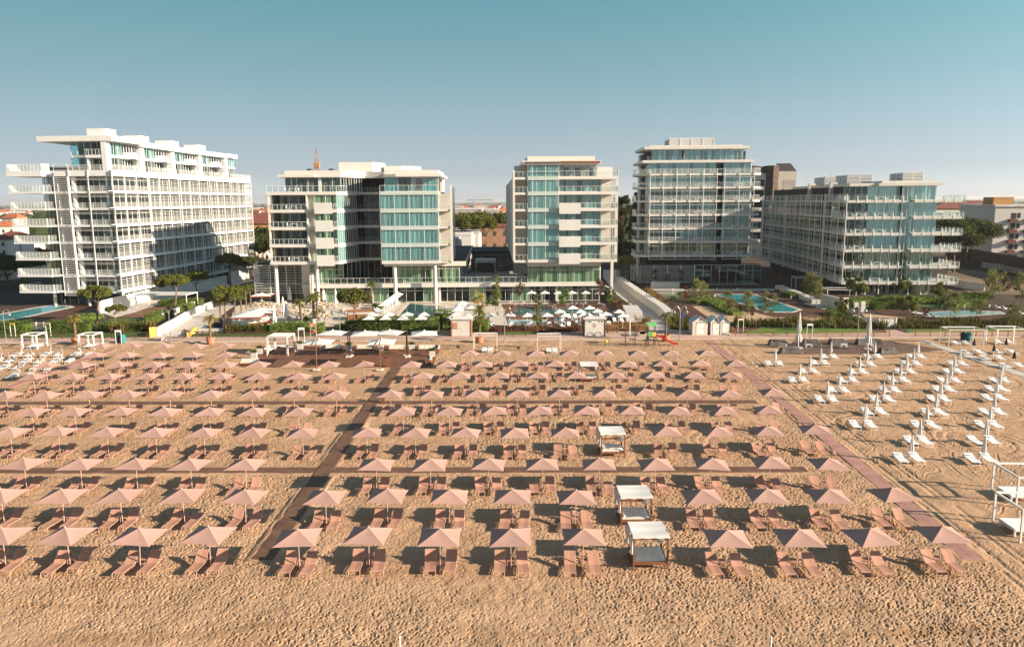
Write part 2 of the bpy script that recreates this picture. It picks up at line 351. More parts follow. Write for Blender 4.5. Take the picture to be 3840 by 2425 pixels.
# paths press the sand flat
def seg_mask(a, b, w):
    a, b = Vector((a[0], a[1])), Vector((b[0], b[1])); d = b - a; Ln = d.length; d /= Ln
    t = (X - a.x) * d.x + (Y - a.y) * d.y; s = np.abs((X - a.x) * -d.y + (Y - a.y) * d.x)
    return (t > -.2) & (t < Ln + .2) & (s < w)
c_f, c_b = (G(946, 2097) + G(1024, 2097)) / 2, (G(1471, 1376) + G(1508, 1376)) / 2
h1a, h1b = G(-200, 1513), G(2838, 1506.5)
h2a, h2b = G(-200, 1765), G(3022, 1760)
lp = [G(430, 1309), G(255, 1379), G(120, 1432), G(-40, 1478)]
for a, b, w in ((c_f, c_b, .85), (h1a, h1b, .8), (h2a, h2b, .8), (pl[0], pl[2], .75), (lp[0], lp[3], .75)):
    k = seg_mask(a, b, w); h[k] = np.minimum(h[k] * .2, .0)
for poly_y0, poly_y1, x0, x1 in ((85., 103.5, -36.5, -9.5), (94, 112.5, 36, 56)):
    k = (Y > poly_y0) & (Y < poly_y1) & (X > x0) & (X < x1); h[k] *= .3
for a, b in ((c_f, c_b), (h1a, h1b), (h2a, h2b), (pl[0], pl[2])):          # sand drifting over the edges of the boards
    a2, b2 = Vector((a[0], a[1])), Vector((b[0], b[1])); d = b2 - a2; Ln = d.length; d /= Ln
    t = (X - a2.x) * d.x + (Y - a2.y) * d.y; sd = np.abs((X - a2.x) * -d.y + (Y - a2.y) * d.x)
    k = (t > -.3) & (t < Ln + .3) & (sd > .42) & (sd < 1.1)
    dr = (.115 * vnoise(X * .9, Y * .9, 81) + .05 * vnoise(X * 3, Y * 3, 82) - .06) * np.exp(-((sd - .76) / .2) ** 2); h[k] = np.maximum(h[k], dr[k])
ZB = h - .0
me = bpy.data.meshes.new('sand'); nv = NR * NC
me.vertices.add(nv); co = np.empty((nv, 3), np.float32); co[:, 0] = X.ravel(); co[:, 1] = Y.ravel(); co[:, 2] = ZB.ravel(); me.vertices.foreach_set('co', co.ravel())
idx = np.arange(nv).reshape(NR, NC); q = np.stack([idx[:-1, :-1], idx[:-1, 1:], idx[1:, 1:], idx[1:, :-1]], -1).reshape(-1, 4)
nf = len(q); me.loops.add(nf * 4); me.loops.foreach_set('vertex_index', q.ravel().astype(np.int32)); me.polygons.add(nf)
me.polygons.foreach_set('loop_start', np.arange(0, nf * 4, 4, dtype=np.int32)); me.polygons.foreach_set('loop_total', np.full(nf, 4, np.int32))
me.polygons.foreach_set('use_smooth', [True] * nf); me.update(); me.validate()
sm = mat('beach_sand', (.435, .28, .174), .95, .13, .25, bump=.5, bscale=14., spec=.08)
N, L = sm.node_tree.nodes, sm.node_tree.links                              # damp darker streaks near the water and around the rows
n2 = N.new('ShaderNodeTexNoise'); n2.inputs['Scale'].default_value = 1.; n2.inputs['Detail'].default_value = 5
mp = N.new('ShaderNodeMapping'); mp.inputs['Scale'].default_value = (.10, .75, 1); L.new([n for n in N if n.bl_idname == 'ShaderNodeNewGeometry'][0].outputs['Position'], mp.inputs[0]); L.new(mp.outputs[0], n2.inputs['Vector'])
mrr = N.new('ShaderNodeMapRange'); mrr.inputs[1].default_value = .52; mrr.inputs[2].default_value = .70; mrr.inputs[3].default_value = 0; mrr.inputs[4].default_value = .75; L.new(n2.outputs[0], mrr.inputs[0])
m2 = N.new('ShaderNodeMix'); m2.data_type = 'RGBA'; m2.inputs[7].default_value = (.32, .18, .09, 1)
sy = N.new('ShaderNodeSeparateXYZ'); L.new([n for n in N if n.bl_idname == 'ShaderNodeNewGeometry'][0].outputs['Position'], sy.inputs[0]); fr_ = N.new('ShaderNodeMapRange'); fr_.inputs[1].default_value = 34.; fr_.inputs[2].default_value = 41.; fr_.inputs[3].default_value = 1.25; fr_.inputs[4].default_value = .45; L.new(sy.outputs[1], fr_.inputs[0])
mm = N.new('ShaderNodeMath'); mm.operation = 'MULTIPLY'; mm.use_clamp = True; L.new(mrr.outputs[0], mm.inputs[0]); L.new(fr_.outputs[0], mm.inputs[1])
b = N['Principled BSDF']; old = b.inputs['Base Color'].links[0].from_socket; L.new(old, m2.inputs[6]); L.new(mm.outputs[0], m2.inputs[0]); L.new(m2.outputs[2], b.inputs['Base Color'])
me.materials.append(sm); sand = bpy.data.objects.new('sand', me); COL.objects.link(sand); tag(sand, kind='structure')
struct('beach', MB().box(-900, 900, -14, 118.3, -1.2, -.22), sm)
struct('sea', MB().box(-9000, 9000, -9000, -14.01, -1.6, -.6), water('sea_water', (.02, .09, .10), (.03, .12, .13), .02))
gm = mat('countryside', (.10, .095, .045), .9, .5, .012)
struct('ground', MB().box(-30000, 30000, 118.32, 40000, -1.5, -.05), gm)
def sheet(name, pts, z, m, kind='structure', th=.05):
    P = [G(*p) if len(p) == 2 else Vector(p) for p in pts]
    a = sum(P[i].x * P[(i + 1) % len(P)].y - P[(i + 1) % len(P)].x * P[i].y for i in range(len(P)))
    if a < 0: P = P[::-1]
    o = mk(name, MB().poly(P, z - th, z), m); tag(o, kind=kind); return o
def strip(name, a, b, w, z, m, th=.05):
    d = (b - a); d.z = 0; d.normalize(); n = Vector((-d.y, d.x, 0)) * w / 2
    o = mk(name, MB().poly([a - n, b - n, b + n, a + n], z - th, z), m); return tag(o, kind='structure')
strip('boardwalk', c_f, c_b, 1.3, .075, MT['boards'])
strip('boardwalk', h1a, h1b, 1.25, .05, MT['boards_x'])
strip('boardwalk', h2a, h2b, 1.25, .05, MT['boards_x'])
strip('path', pl[0], pl[2], 1.25, .05, MT['pinkmat'])
strip('path', lp[0], lp[3], 1.2, .05, MT['pinkmat'])
strip('path', G(3455, 1276), G(3900, 1428), 1.5, .05, MT['concrete'])
# promenade, a strip of pink paving with a low kerb on its sand side
struct('promenade', MB().box(-400, 400, 118.0, 122.4, -.3, .07), MT['paving'])
struct('kerb', MB().box(-400, 400, 117.86, 118.0, -.3, .12), MT['concrete'])
# ------------------------------------------------------------------ foliage
def leaves(n, pos, size, up=.3, r=rnd):
    m = MB(); V = m.v; Fc = m.f
    for _ in range(n):
        x, y, z = pos(); s = size * r.uniform(.6, 1.3); th = r.random() * 2 * PI; ph = math.acos(max(-1, min(1, r.uniform(-.5, 1))))
        nx, ny, nz = math.sin(ph) * math.cos(th), math.sin(ph) * math.sin(th), math.cos(ph)
        nv = Vector((nx, ny, nz)); a = nv.orthogonal().normalized(); b = nv.cross(a); q = r.random() * 6; ca, sa = math.cos(q), math.sin(q)
        u = (a * ca + b * sa) * s; v = (b * ca - a * sa) * s * .55; p = Vector((x, y, z)); o = len(V)
        V += [tuple(p - u), tuple(p + v * .9), tuple(p + u), tuple(p - v * .9)]; Fc.append((o, o + 1, o + 2, o + 3))
    return m
def clump_pos(cl, r=rnd):
    """leaf positions spread over the outside of many overlapping clumps"""
    def f():
        c, rad = r.choice(cl); v = Vector((r.gauss(0, 1), r.gauss(0, 1), r.gauss(.15, 1))).normalized() * rad * r.random() ** .4
        return (c[0] + v.x, c[1] + v.y, c[2] + v.z)
    return f
def limb(m, a, b, r0, r1, bend=.15, n=4, r=rnd):
    a, b = Vector(a), Vector(b); L_ = (b - a).length; pts = []; o = Vector((r.gauss(0, 1), r.gauss(0, 1), 0)) * L_ * bend
    for i in range(n + 1): t = i / n; pts.append(a.lerp(b, t) + o * math.sin(PI * t) * .5)
    m.tube(pts, [r0 + (r1 - r0) * i / n for i in range(n + 1)], 6); return pts[-1]
def stone_pine(hgt, cw, ch, seed, m='pine', n=5200, leaf=.26, flat=1.):
    def f():
        q = random.Random(seed); r = thing('stone_pine', 'x', 'pine tree'); t = MB(); base = hgt - ch
        top = Vector((q.gauss(0, .25), q.gauss(0, .25), base * .96)); limb(t, (0, 0, -.1), top, .030 * hgt, .018 * hgt, .06, 5, q)
        cl = []
        for i in range(46):
            a = q.random() * 2 * PI; rr = math.sqrt(q.random()) * .84; x, y = math.cos(a) * rr * cw / 2, math.sin(a) * rr * cw / 2
            z = base + ch * (.22 + .58 * math.sqrt(max(0, 1 - rr * rr)) * q.uniform(.72, 1.08)); cl.append(((x, y, z), ch * q.uniform(.15, .26)))
        for i in range(9): c, rad = q.choice(cl); limb(t, top, Vector(c) * 1. - Vector((0, 0, rad * .6)), .011 * hgt, .004 * hgt, .12, 3, q)
        mk('trunk', t, 'trunk', r); mk('crown', leaves(n, clump_pos(cl, q), leaf, r=q), m, r); return r
    return f
def tree(name, hgt, cw, ch, seed, m, n=1500, leaf=.2, trunk=.045, ncl=22, shape='oval', cat='tree'):
    def f():
        q = random.Random(seed); r = thing(name, 'x', cat); t = MB(); base = hgt - ch; limb(t, (0, 0, -.1), (q.gauss(0, .1), q.gauss(0, .1), base + ch * .5), trunk * 1.2, trunk * .5, .05, 5, q); cl = []
        for i in range(ncl):
            u = q.random(); z = base + ch * (.08 + .86 * u)
            w = {'oval': math.sin(PI * (.12 + .8 * u)) ** .7, 'cone': (1 - u) ** .8 + .12, 'column': .75 + .25 * math.sin(PI * u) - .4 * max(0, u - .8) * 5 * .4, 'weep': math.sin(PI * (.2 + .75 * u)) ** .6}[shape]
            a = q.random() * 2 * PI; rr = q.random() ** .6 * w * cw / 2 * .85; c = (math.cos(a) * rr, math.sin(a) * rr, z); cl.append((c, cw * q.uniform(.1, .2)))
            if i % 2 == 0: limb(t, (0, 0, base + ch * .12 + (z - base) * .4), c, trunk * .45, trunk * .15, .1, 3, q)
        mk('trunk', t, 'trunk', r); mk('crown', leaves(n, clump_pos(cl, q), leaf, r=q), m, r); return r
    return f
def frond(m, L_, el, az, q, w=.30, zb=0.):
    n = 6; pts = []; ca, sa = math.cos(az), math.sin(az)
    for i in range(n + 1):
        t = i / n; rr = L_ * t * math.cos(el * (1 - .2 * t)); z = zb + L_ * (math.sin(el) * t - .62 * t * t * (1 if el > 0 else .4)); pts.append(Vector((rr * ca, rr * sa, z)))
    for i in range(n):
        a, b = pts[i], pts[i + 1]; w0, w1 = w * math.sin(PI * (.08 + .84 * i / n)) + .02, w * math.sin(PI * (.08 + .84 * (i + 1) / n)) + .02; s = Vector((-sa, ca, 0))
        for sg in (-1, 1):
            for k in range(2):
                t0, t1 = k / 2, k / 2 + .36; p, p2 = a.lerp(b, t0), a.lerp(b, t1); tip = a.lerp(b, t1) + s * sg * (w0 + (w1 - w0) * t1) + (b - a) * .45 - Vector((0, 0, w0 * .45))
                m.add([p, p2, tip], [(0, 1, 2)])
def palm(hgt, L_, seed, m='palm', nf=30, tr=.15, pot=None, name='palm_tree'):
    def f():
        q = random.Random(seed); r = thing(name, 'x', 'palm'); z0 = 0
        if pot:
            p0 = MB().lathe([(0, 0), (.62 * pot, 0), (.72 * pot, .6 * pot), (.8 * pot, 1.05 * pot), (.88 * pot, 1.07 * pot), (.88 * pot, 1.2 * pot), (.76 * pot, 1.2 * pot), (.74 * pot, 1.06 * pot), (0, 1.04 * pot)], 18)
            mk('pot', p0, 'terracotta' if pot > .7 else 'white', r); z0 = 1.03 * pot
        t = MB(); nn = 9; lx, ly = q.gauss(0, .04), q.gauss(0, .04)
        t.tube([(lx * hgt * (i / nn) ** 2, ly * hgt * (i / nn) ** 2, z0 - .05 + (hgt - z0) * i / nn) for i in range(nn + 1)], [tr * (1.15 if i % 2 else .92) * (1 if i else 1.25) for i in range(nn + 1)], 8); mk('trunk', t, 'palmtrunk', r)
        c = MB()
        for i in range(nf): frond(c, L_ * q.uniform(.8, 1.1), q.uniform(-.7, 1.25), 2 * PI * i / nf * 2.4 + q.gauss(0, .2), q, .28 * L_, hgt)
        c.v = [(x + lx * hgt, y + ly * hgt, z) for x, y, z in c.v]; mk('crown', c, m, r); return r
    return f
def hedge(lab, pts, w, hgt, m='hedge', dens=55, leaf=.14, group=None, z0=0., name='hedge', cat='hedge', core=True):
    """a clipped hedge along a line of ground points"""
    q = random.Random(len(pts) * 7 + int(hgt * 100) + int(abs(pts[0].x) * 10)); mb = MB(); o0 = pts[0].copy()
    for a, b in zip(pts[:-1], pts[1:]):
        d = (b - a); d.z = 0; L_ = d.length; d.normalize(); n = Vector((-d.y, d.x, 0))
        if core: mb.poly([p - o0 for p in (a - n * w * .38, b - n * w * .38, b + n * w * .38, a + n * w * .38)], z0, z0 + hgt * .82)
        k = int(dens * L_ * (w + 2 * hgt) * .6)
        def pos():
            s = q.random() * L_; u = q.random() * (w + 2 * hgt); bump = .12 * math.sin(s * 2.1 + a.x) + .08 * math.sin(s * 5.3)
            if u < hgt: off, z = -w / 2 + q.gauss(0, .06), u
            elif u < hgt + w: off, z = u - hgt - w / 2, hgt + bump + q.gauss(0, .07)
            else: off, z = w / 2 + q.gauss(0, .06), u - hgt - w
            p = a + d * s + n * off - o0; return (p.x, p.y, z0 + z)
        l = leaves(k, pos, leaf, r=q); mb.add(l.v, l.f)
    o = mk(name, mb, m); o.location = (o0.x, o0.y, 0); return tag(o, lab, cat, group)
def bush(name, rad, hgt, seed, m, n=420, leaf=.12, spiky=False):
    def f():
        q = random.Random(seed)
        if spiky:
            mb = MB()
            for i in range(n // 5):
                a = q.random() * 2 * PI; el = q.uniform(.45, 1.45); L_ = hgt * q.uniform(.7, 1.25); d = Vector((math.cos(a) * math.cos(el), math.sin(a) * math.cos(el), math.sin(el))); s = Vector((-math.sin(a), math.cos(a), 0)) * .045 * (1 + hgt)
                o_ = Vector((q.gauss(0, rad * .25), q.gauss(0, rad * .25), 0)); t = o_ + d * L_ - Vector((0, 0, .12 * L_)); mid = o_ + d * L_ * .55; mb.add([o_ - s, o_ + s, mid + s, mid - s, t], [(0, 1, 2, 3), (3, 2, 4)])
        else:
            cl = [((q.gauss(0, rad * .45), q.gauss(0, rad * .45), hgt * q.uniform(.3, .75)), rad * q.uniform(.3, .5)) for i in range(12)]; mb = leaves(n, clump_pos(cl, q), leaf, r=q); mb.v = [(x, y, max(z, .0)) for x, y, z in mb.v]
        return tag(mk(name, mb, m), 'x', 'shrub')
    return f
def grass_band(lab_unused, poly, dens, hgt, m, name='grass'):
    """long grass no one could count: one object of blades over an area"""
    q = random.Random(len(poly) + int(hgt * 31)); P = [G(*p) if len(p) == 2 else Vector(p) for p in poly]; xs = [p.x for p in P]; ys = [p.y for p in P]; mb = MB()
    def inside(x, y):
        c = False; j = len(P) - 1
        for i in range(len(P)):
            if (P[i].y > y) != (P[j].y > y) and x < (P[j].x - P[i].x) * (y - P[i].y) / (P[j].y - P[i].y) + P[i].x: c = not c
            j = i
        return c
    area = (max(xs) - min(xs)) * (max(ys) - min(ys))
    for _ in range(int(area * dens)):
        x, y = q.uniform(min(xs), max(xs)), q.uniform(min(ys), max(ys))
        if not inside(x, y): continue
        h = hgt * q.uniform(.5, 1.2) * (.7 + .5 * math.sin(x * .9) * math.sin(y * .7 + x * .3)); a = q.random() * PI; w = .05 + .05 * hgt; dx, dy = math.cos(a) * w, math.sin(a) * w; lx, ly = q.gauss(0, .22) * h, q.gauss(0, .22) * h
        mb.add([(x - dx, y - dy, 0), (x + dx, y + dy, 0), (x + lx, y + ly, h)], [(0, 1, 2)])
    return tag(mk(name, mb, m), kind='stuff')
RZ = math.radians(-1.1)
# ------------------------------------------------------------------ pink parasols, loungers and tables
def canopy_mesh(w, hz, peak, sag=.08, n=5, val=0.):
    """square canopy: four sagging panels meeting at raised ribs"""
    mb = MB(); hw = w / 2; cs = [(-hw, -hw), (hw, -hw), (hw, hw), (-hw, hw)]
    for k in range(4):
        a, b = cs[k], cs[(k + 1) % 4]; vs = []; fs = []
        for i in range(n + 1):
            t = i / n
            for j in range(n + 1):
                u = j / n; ex, ey = a[0] + (b[0] - a[0]) * u, a[1] + (b[1] - a[1]) * u
                s = 1 - .045 * 4 * u * (1 - u) * t
                vs.append((ex * t * s, ey * t * s, peak + (hz - peak) * t ** .93 - sag * 4 * u * (1 - u) * t * (1.25 - t) + .02 * 4 * u * (1 - u) * t * t))
        for i in range(n):
            for j in range(n):
                p = i * (n + 1) + j; fs.append((p, p + n + 1, p + n + 2, p + 1))
        mb.add(vs, fs)
        if val:
            e = [vs[n * (n + 1) + j] for j in range(n + 1)]; mb.add(e + [(x, y, z - val) for x, y, z in e], [(j, n + 1 + j, n + 2 + j, j + 1) for j in range(n)])
    return mb
def build_parasol():
    r = thing('pink_parasol', 'x', 'parasol')
    mk('canopy', canopy_mesh(2.5, 2.08, 2.62), 'pink', r)
    mk('pole', MB().tube([(0, 0, -.15), (0, 0, 2.64)], .028, 7), 'pinkmetal', r)
    ribs = MB()
    for sx, sy in ((-1, -1), (1, -1), (1, 1), (-1, 1)):
        ribs.tube([(0, 0, 2.56), (sx * 1.22, sy * 1.22, 2.05)], .011, 4); ribs.tube([(0, 0, 2.05), (sx * .6, sy * .6, 2.29)], .009, 4)
    mk('ribs', ribs, 'pinkmetal', r)
    mk('finial', MB().lathe([(0, 2.72), (.03, 2.69), (.05, 2.64), (.05, 2.6)], 8), 'pinkmetal', r)
    return r
def build_lounger(low=False):
    bz, by = (.50, .92) if low else (.84, .80)
    r = thing('pink_lounger', 'x', 'lounger')
    f = MB()
    for s in (-.34, .34):
        f.tube([(s, -1.13, 0), (s, -1.1, .2), (s, -1.03, .31), (s, -.9, .335), (s, .1, .30), (s, .75, .37), (s, .98, .36), (s, 1.1, .22), (s, 1.14, 0)], .019, 5)
        f.tube([(s * .97, .14, .31), (s * .97, by, bz)], .016, 5)
    for y, z in ((-1.13, .02), (1.14, .02), (-.95, .31), (.12, .28)): f.bar((-.34, y, z), (.34, y, z), .03)
    f.bar((-.33, by, bz), (.33, by, bz), .032); f.bar((.34, .55, .36), (.30, .5, .6), .02); f.bar((-.34, .55, .36), (-.30, .5, .6), .02)
    mk('frame', f, 'pinkmetal', r)
    def sling(pts):
        m = MB(); n = len(pts); vs = []
        for y, z in pts: vs += [(-.315, y, z), (0, y + .0, z - .018), (.315, y, z)]
        m.add(vs, [(3 * i + j, 3 * i + j + 1, 3 * i + j + 4, 3 * i + j + 3) for i in range(n - 1) for j in (0, 1)]); return m
    mk('seat', sling([(-1.04, .315), (-.9, .352), (-.5, .345), (-.1, .325), (.13, .318)]), 'pinksling', r)
    mk('backrest', sling([(.13, .318)] + [(.13 + (by - .13) * t, .318 + (bz + .012 - .318) * t) for t in (.33, .66, 1.)]), 'pinksling', r)
    return r
def build_table():
    m = MB().box(-.24, .24, -.24, .24, .40, .435)
    for x in (-.21, .21):
        for y in (-.21, .21): m.bar((x * 1.1, y * 1.1, -.03), (x, y, .40), .028)
    m.bar((-.21, -.21, .15), (.21, -.21, .15), .018); m.bar((-.21, .21, .15), (.21, .21, .15), .018)
    o = mk('side_table', m, 'pinksling'); return tag(o, 'x', 'side table')
PAR, LOU, LOW, TAB = Kind(build_parasol), Kind(build_lounger), Kind(lambda: build_lounger(True)), Kind(build_table)
ROWS = [  # peaks surveyed row by row, nearest the sea first: (left of the boardwalk, right of it)
    ([(5, 1976), (249, 1976), (513, 1979), (779, 1973)], [(1116, 1982), (1379, 1976), (1647, 1980), (1916, 1980), (2186, 1983), (2726, 1986), (2995, 1983), (3266, 1980), (3535, 1973)]),
    ([(0, 1829), (228, 1831), (449, 1833), (683, 1831), (914, 1834)], [(1218, 1837), (1449, 1831), (1682, 1834), (1922, 1834), (2158, 1837), (2635, 1833), (2874, 1832), (3109, 1832), (3347, 1827)]),
    ([(87, 1715), (297, 1718), (505, 1718), (712, 1718), (918, 1718)], [(1407, 1718), (1613, 1718), (1829, 1717), (2033, 1717), (2248, 1717), (2459, 1717), (2665, 1716), (2889, 1710), (3103, 1716)]),
    ([(35, 1600), (215, 1600), (398, 1600), (580, 1602), (763, 1603), (947, 1603), (1133, 1604)], [(1373, 1602), (1556, 1602), (1743, 1602), (1930, 1602), (2118, 1603), (2498, 1597), (2687, 1597), (2876, 1596), (3059, 1591)]),
    ([(118, 1527), (279, 1526), (451, 1525), (616, 1526), (783, 1526), (949, 1525), (1119, 1526)], [(1511, 1525), (1683, 1524), (1853, 1522), (2023, 1521), (2197, 1521), (2365, 1520), (2537, 1521), (2712, 1521), (2882, 1519)]),
    ([(22, 1465), (171, 1466), (331, 1464), (480, 1464), (634, 1464), (787, 1461), (943, 1462), (1101, 1462), (1259, 1462)], [(1463, 1462), (1618, 1462), (1786, 1459), (1938, 1459), (2099, 1459), (2260, 1458), (2415, 1455), (2579, 1458), (2732, 1460), (2895, 1455)]),
    ([(124, 1399), (269, 1398), (409, 1398), (550, 1397), (686, 1397), (827, 1397), (968, 1397), (1119, 1397), (1254, 1396)], [(1581, 1395), (1726, 1394), (1870, 1393), (2015, 1393), (2158, 1393), (2304, 1393), (2452, 1391), (2598, 1392), (2740, 1392)]),
    ([(171, 1357), (307, 1356), (443, 1355), (574, 1355), (708, 1355), (843, 1354), (968, 1353), (1097, 1353), (1232, 1353), (1366, 1353)], [(1540, 1353), (1674, 1352), (1809, 1351), (1944, 1350), (2079, 1350), (2350, 1351), (2485, 1349), (2622, 1349), (2757, 1349)]),
    ([(351, 1320), (474, 1319), (596, 1320), (720, 1319), (845, 1317)], [(1758, 1313), (1881, 1312), (2010, 1313), (2136, 1312), (2265, 1312), (2391, 1312), (2515, 1312), (2648, 1311)]),
    ([(381, 1286), (497, 1286), (613, 1286), (734, 1286), (844, 1285)], []),
]
PX_POLES = []
for ri, (lf, rg) in enumerate(ROWS):
    lf = sorted(lf, key=lambda p: -p[0]); rowname = 'front' if ri == 0 else ORD[ri]
    for side, lst in (('left', lf), ('right', rg)):
        for k, (px, py) in enumerate(lst):
            p = G(px, py, 2.62); p.z = 0; PX_POLES.append(p)
            mark = 'boardwalk' if ri < 8 else 'lounge deck'
            o = PAR.put(p, RZ + rnd.gauss(0, .06), f'pink square parasol, {ORD[k]} {side} of the {mark} in the {rowname} row from sea', 'pink parasols on the sand')
            o.rotation_euler = (rnd.gauss(0, .018), rnd.gauss(0, .018), o.rotation_euler[2])
            if ri == 9: continue
            w = f'the {ORD[k]} parasol {side} of the {mark}, {rowname} row'
            for s, nm in ((-1, 'left'), (1, 'right')):
                c = p + Vector((s * (.66 + rnd.gauss(0, .05)), -.1 + rnd.gauss(0, .09), .02))
                (LOW if rnd.random() < .05 else LOU).put(c, RZ + rnd.gauss(0, .05), f'{nm} pink lounger under {w}', 'pink loungers in pairs')
            TAB.put(p + Vector((rnd.gauss(.02, .06), .42 + rnd.gauss(0, .06), .02)), RZ + rnd.gauss(0, .1), f'small pink table beneath {w}', 'low pink tables between loungers')
# ------------------------------------------------------------------ four-poster beach beds
def build_bed():
    r = thing('beach_bed', 'x', 'daybed'); w, d = 1.02, .98
    for x in (-w, w):
        for y in (-d, d): mk('post', MB().box(x - .05, x + .05, y - .05, y + .05, -.1, 2.05), 'wood', r)
    f = MB()
    for y in (-d, d): f.box(-w + .051, w - .051, y - .04, y + .04, .28, .46); f.box(-w + .051, w - .051, y - .035, y + .035, 1.93, 2.03)
    for x in (-w, w): f.box(x - .04, x + .04, -d + .051, d - .051, .28, .46); f.box(x - .035, x + .035, -d + .051, d - .051, 1.93, 2.03)
    f.box(-w + .1, w - .1, d - .03, d + .03, .95, 1.08); mk('frame', f, 'wood', r)
    m = MB(); n = 14; vs = []
    for i in range(n + 1):
        for j in range(n + 1):
            u, v = i / n, j / n; e = min(u, v, 1 - u, 1 - v); z = .60 + .03 * math.sin(u * 17 + v * 9) * math.sin(v * 13) * min(1, e * 8) - .05 * max(0, 1 - e * 12)
            vs.append((-.93 + 1.86 * u, -.89 + 1.78 * v, z))
    m.add(vs, [(i * (n + 1) + j, (i + 1) * (n + 1) + j, (i + 1) * (n + 1) + j + 1, i * (n + 1) + j + 1) for i in range(n) for j in range(n)]); m.box(-.93, .93, -.89, .89, .42, .555)
    mk('mattress', m, 'cushion', r)
    c = MB(); vs = []; n = 10
    for i in range(n + 1):
        for j in range(n + 1):
            u, v = i / n, j / n; vs.append((-1.1 + 2.2 * u, -1.05 + 2.1 * v, 2.13 - .06 * math.sin(PI * u) * math.sin(PI * v) + .02 * math.sin(v * 12)))
    c.add(vs, [(i * (n + 1) + j, (i + 1) * (n + 1) + j, (i + 1) * (n + 1) + j + 1, i * (n + 1) + j + 1) for i in range(n) for j in range(n)])
    edge = [(-1.1, -1.05), (1.1, -1.05), (1.1, 1.05), (-1.1, 1.05)]
    for k in range(4):
        a, b2 = edge[k], edge[(k + 1) % 4]; N_ = 12; top = []; bot = []
        for i in range(N_ + 1):
            t = i / N_; x, y = a[0] + (b2[0] - a[0]) * t, a[1] + (b2[1] - a[1]) * t; top.append((x, y, 2.13)); bot.append((x * 1.01, y * 1.01, 1.99 - .025 * math.sin(t * 19)))
        c.add(top + bot, [(i, i + 1, N_ + 2 + i, N_ + 1 + i) for i in range(N_)])
    mk('roof_cloth', c, 'wcanvas', r)
    for x, y in ((-w - .06, d - .1), (w - .1, d - .12), (-w - .06, -d + .35)):
        q = MB(); vs = []; N_ = 10
        for i in range(N_ + 1):
            z = 2.0 - 1.15 * i / N_; rr = .17 - .10 * math.exp(-((i - 6.5) / 1.8) ** 2)
            for kk in range(9): t = 2 * PI * kk / 9; vs.append((x + rr * math.cos(t) * (1 + .3 * math.sin(3 * t)), y + rr * math.sin(t), z))
        q.add(vs, [(i * 9 + kk, i * 9 + (kk + 1) % 9, (i + 1) * 9 + (kk + 1) % 9, (i + 1) * 9 + kk) for i in range(N_) for kk in range(9)]); mk('curtain', q, 'wcanvas', r, True)
    return r
BED = Kind(build_bed)
for (xa, xb, y), lab in (((2372, 2505, 2133), 'four-poster wooden beach bed with white cloth roof, nearest to the sea'), ((2324, 2446, 1972), 'four-poster wooden beach bed standing right behind the nearest bed'),
                         ((2249, 2347, 1713), 'four-poster wooden beach bed alone between the two crosswise boardwalks'), ((2175, 2246, 1433), 'four-poster wooden beach bed farthest from the sea, among pink parasols')):
    p = (G(xa, y) + G(xb, y)) / 2 + Vector((0, .98, .02)); BED.put(p, RZ + rnd.gauss(0, .02), lab, 'wooden beach beds with white roofs')
# ------------------------------------------------------------------ white loungers with folded parasols
def folded(w0, hgt, z0, n=16, waist=None):
    m = MB(); vs = []; N_ = 14
    for i in range(N_ + 1):
        t = i / N_; z = hgt - (hgt - z0) * t; rr = w0 * (.12 + .88 * t ** .75)
        if waist: rr *= 1 - .55 * math.exp(-((t - waist) / .07) ** 2)
        for k in range(n): a = 2 * PI * k / n; q = rr * (1 + (.16 if k % 2 else -.16) * min(1, t * 4)); vs.append((q * math.cos(a), q * math.sin(a), z + (.05 if k % 2 else 0) * t))
    m.add(vs, [(i * n + k, i * n + (k + 1) % n, (i + 1) * n + (k + 1) % n, (i + 1) * n + k) for i in range(N_) for k in range(n)]); return m
def build_folded(mt, name, pm):
    def f():
        r = thing(name, 'x', 'closed parasol'); mk('canopy', folded(.20, 2.36, .98), mt, r); mk('pole', MB().tube([(0, 0, -.1), (0, 0, 2.42)], .03, 7), pm, r); return r
    return f
def build_wlounger():
    r = thing('white_lounger', 'x', 'lounger')
    f = MB()
    for s in (-.37, .37): f.bar((s, -.98, .33), (s, .95, .33), .045)
    for y in (-.98, .95): f.bar((-.37, y, .33), (.37, y, .33), .045)
    for y0, y1 in ((-.66, -.86), (.62, .8)):
        for s in (-.35, .35): f.bar((s, y0, .32), (s, y1, 0), .035)
        f.bar((-.35, y1, .02), (.35, y1, .02), .04)
    mk('frame', f, 'wplastic', r)
    m = MB(); vs = [(x, y, z) for y, z in ((-.97, .355), (-.4, .34), (.25, .345), (.95, .43)) for x in (-.365, 0, .365)]
    m.add(vs, [(3 * i + j, 3 * i + j + 1, 3 * i + j + 4, 3 * i + j + 3) for i in range(3) for j in (0, 1)]); mk('sling', m, 'sling_w', r)
    mk('sunshade', MB().add([(-.36, .55, .47), (.36, .55, .47), (.36, .98, .52), (-.36, .98, .52)], [(0, 1, 2, 3)]).bar((-.36, .55, .35), (-.36, .55, .48), .03).bar((.36, .55, .35), (.36, .55, .48), .03), 'sling_w', r)
    return r
WF, WL = Kind(build_folded('wcanvas', 'closed_parasol', 'wplastic')), Kind(build_wlounger)
WROWS = [[(1568, 905), (2112, 910)], [(1633, 785), (2135, 785)], [(1217, 675), (1690, 678), (2168, 676)], [(1300, 585), (1750, 590), (2195, 588)], [(935, 500), (1360, 500), (1788, 498), (2210, 490)],
         [(1023, 437), (1422, 437), (1828, 432), (2230, 430)], [(722, 368), (1100, 370), (1483, 367), (1865, 370), (2250, 370)], [(803, 308), (1175, 313), (1535, 310), (1893, 307)],
         [(540, 255), (885, 250), (1235, 260), (1580, 255), (1932, 257)], [(960, 207), (1290, 207), (1618, 208)]]
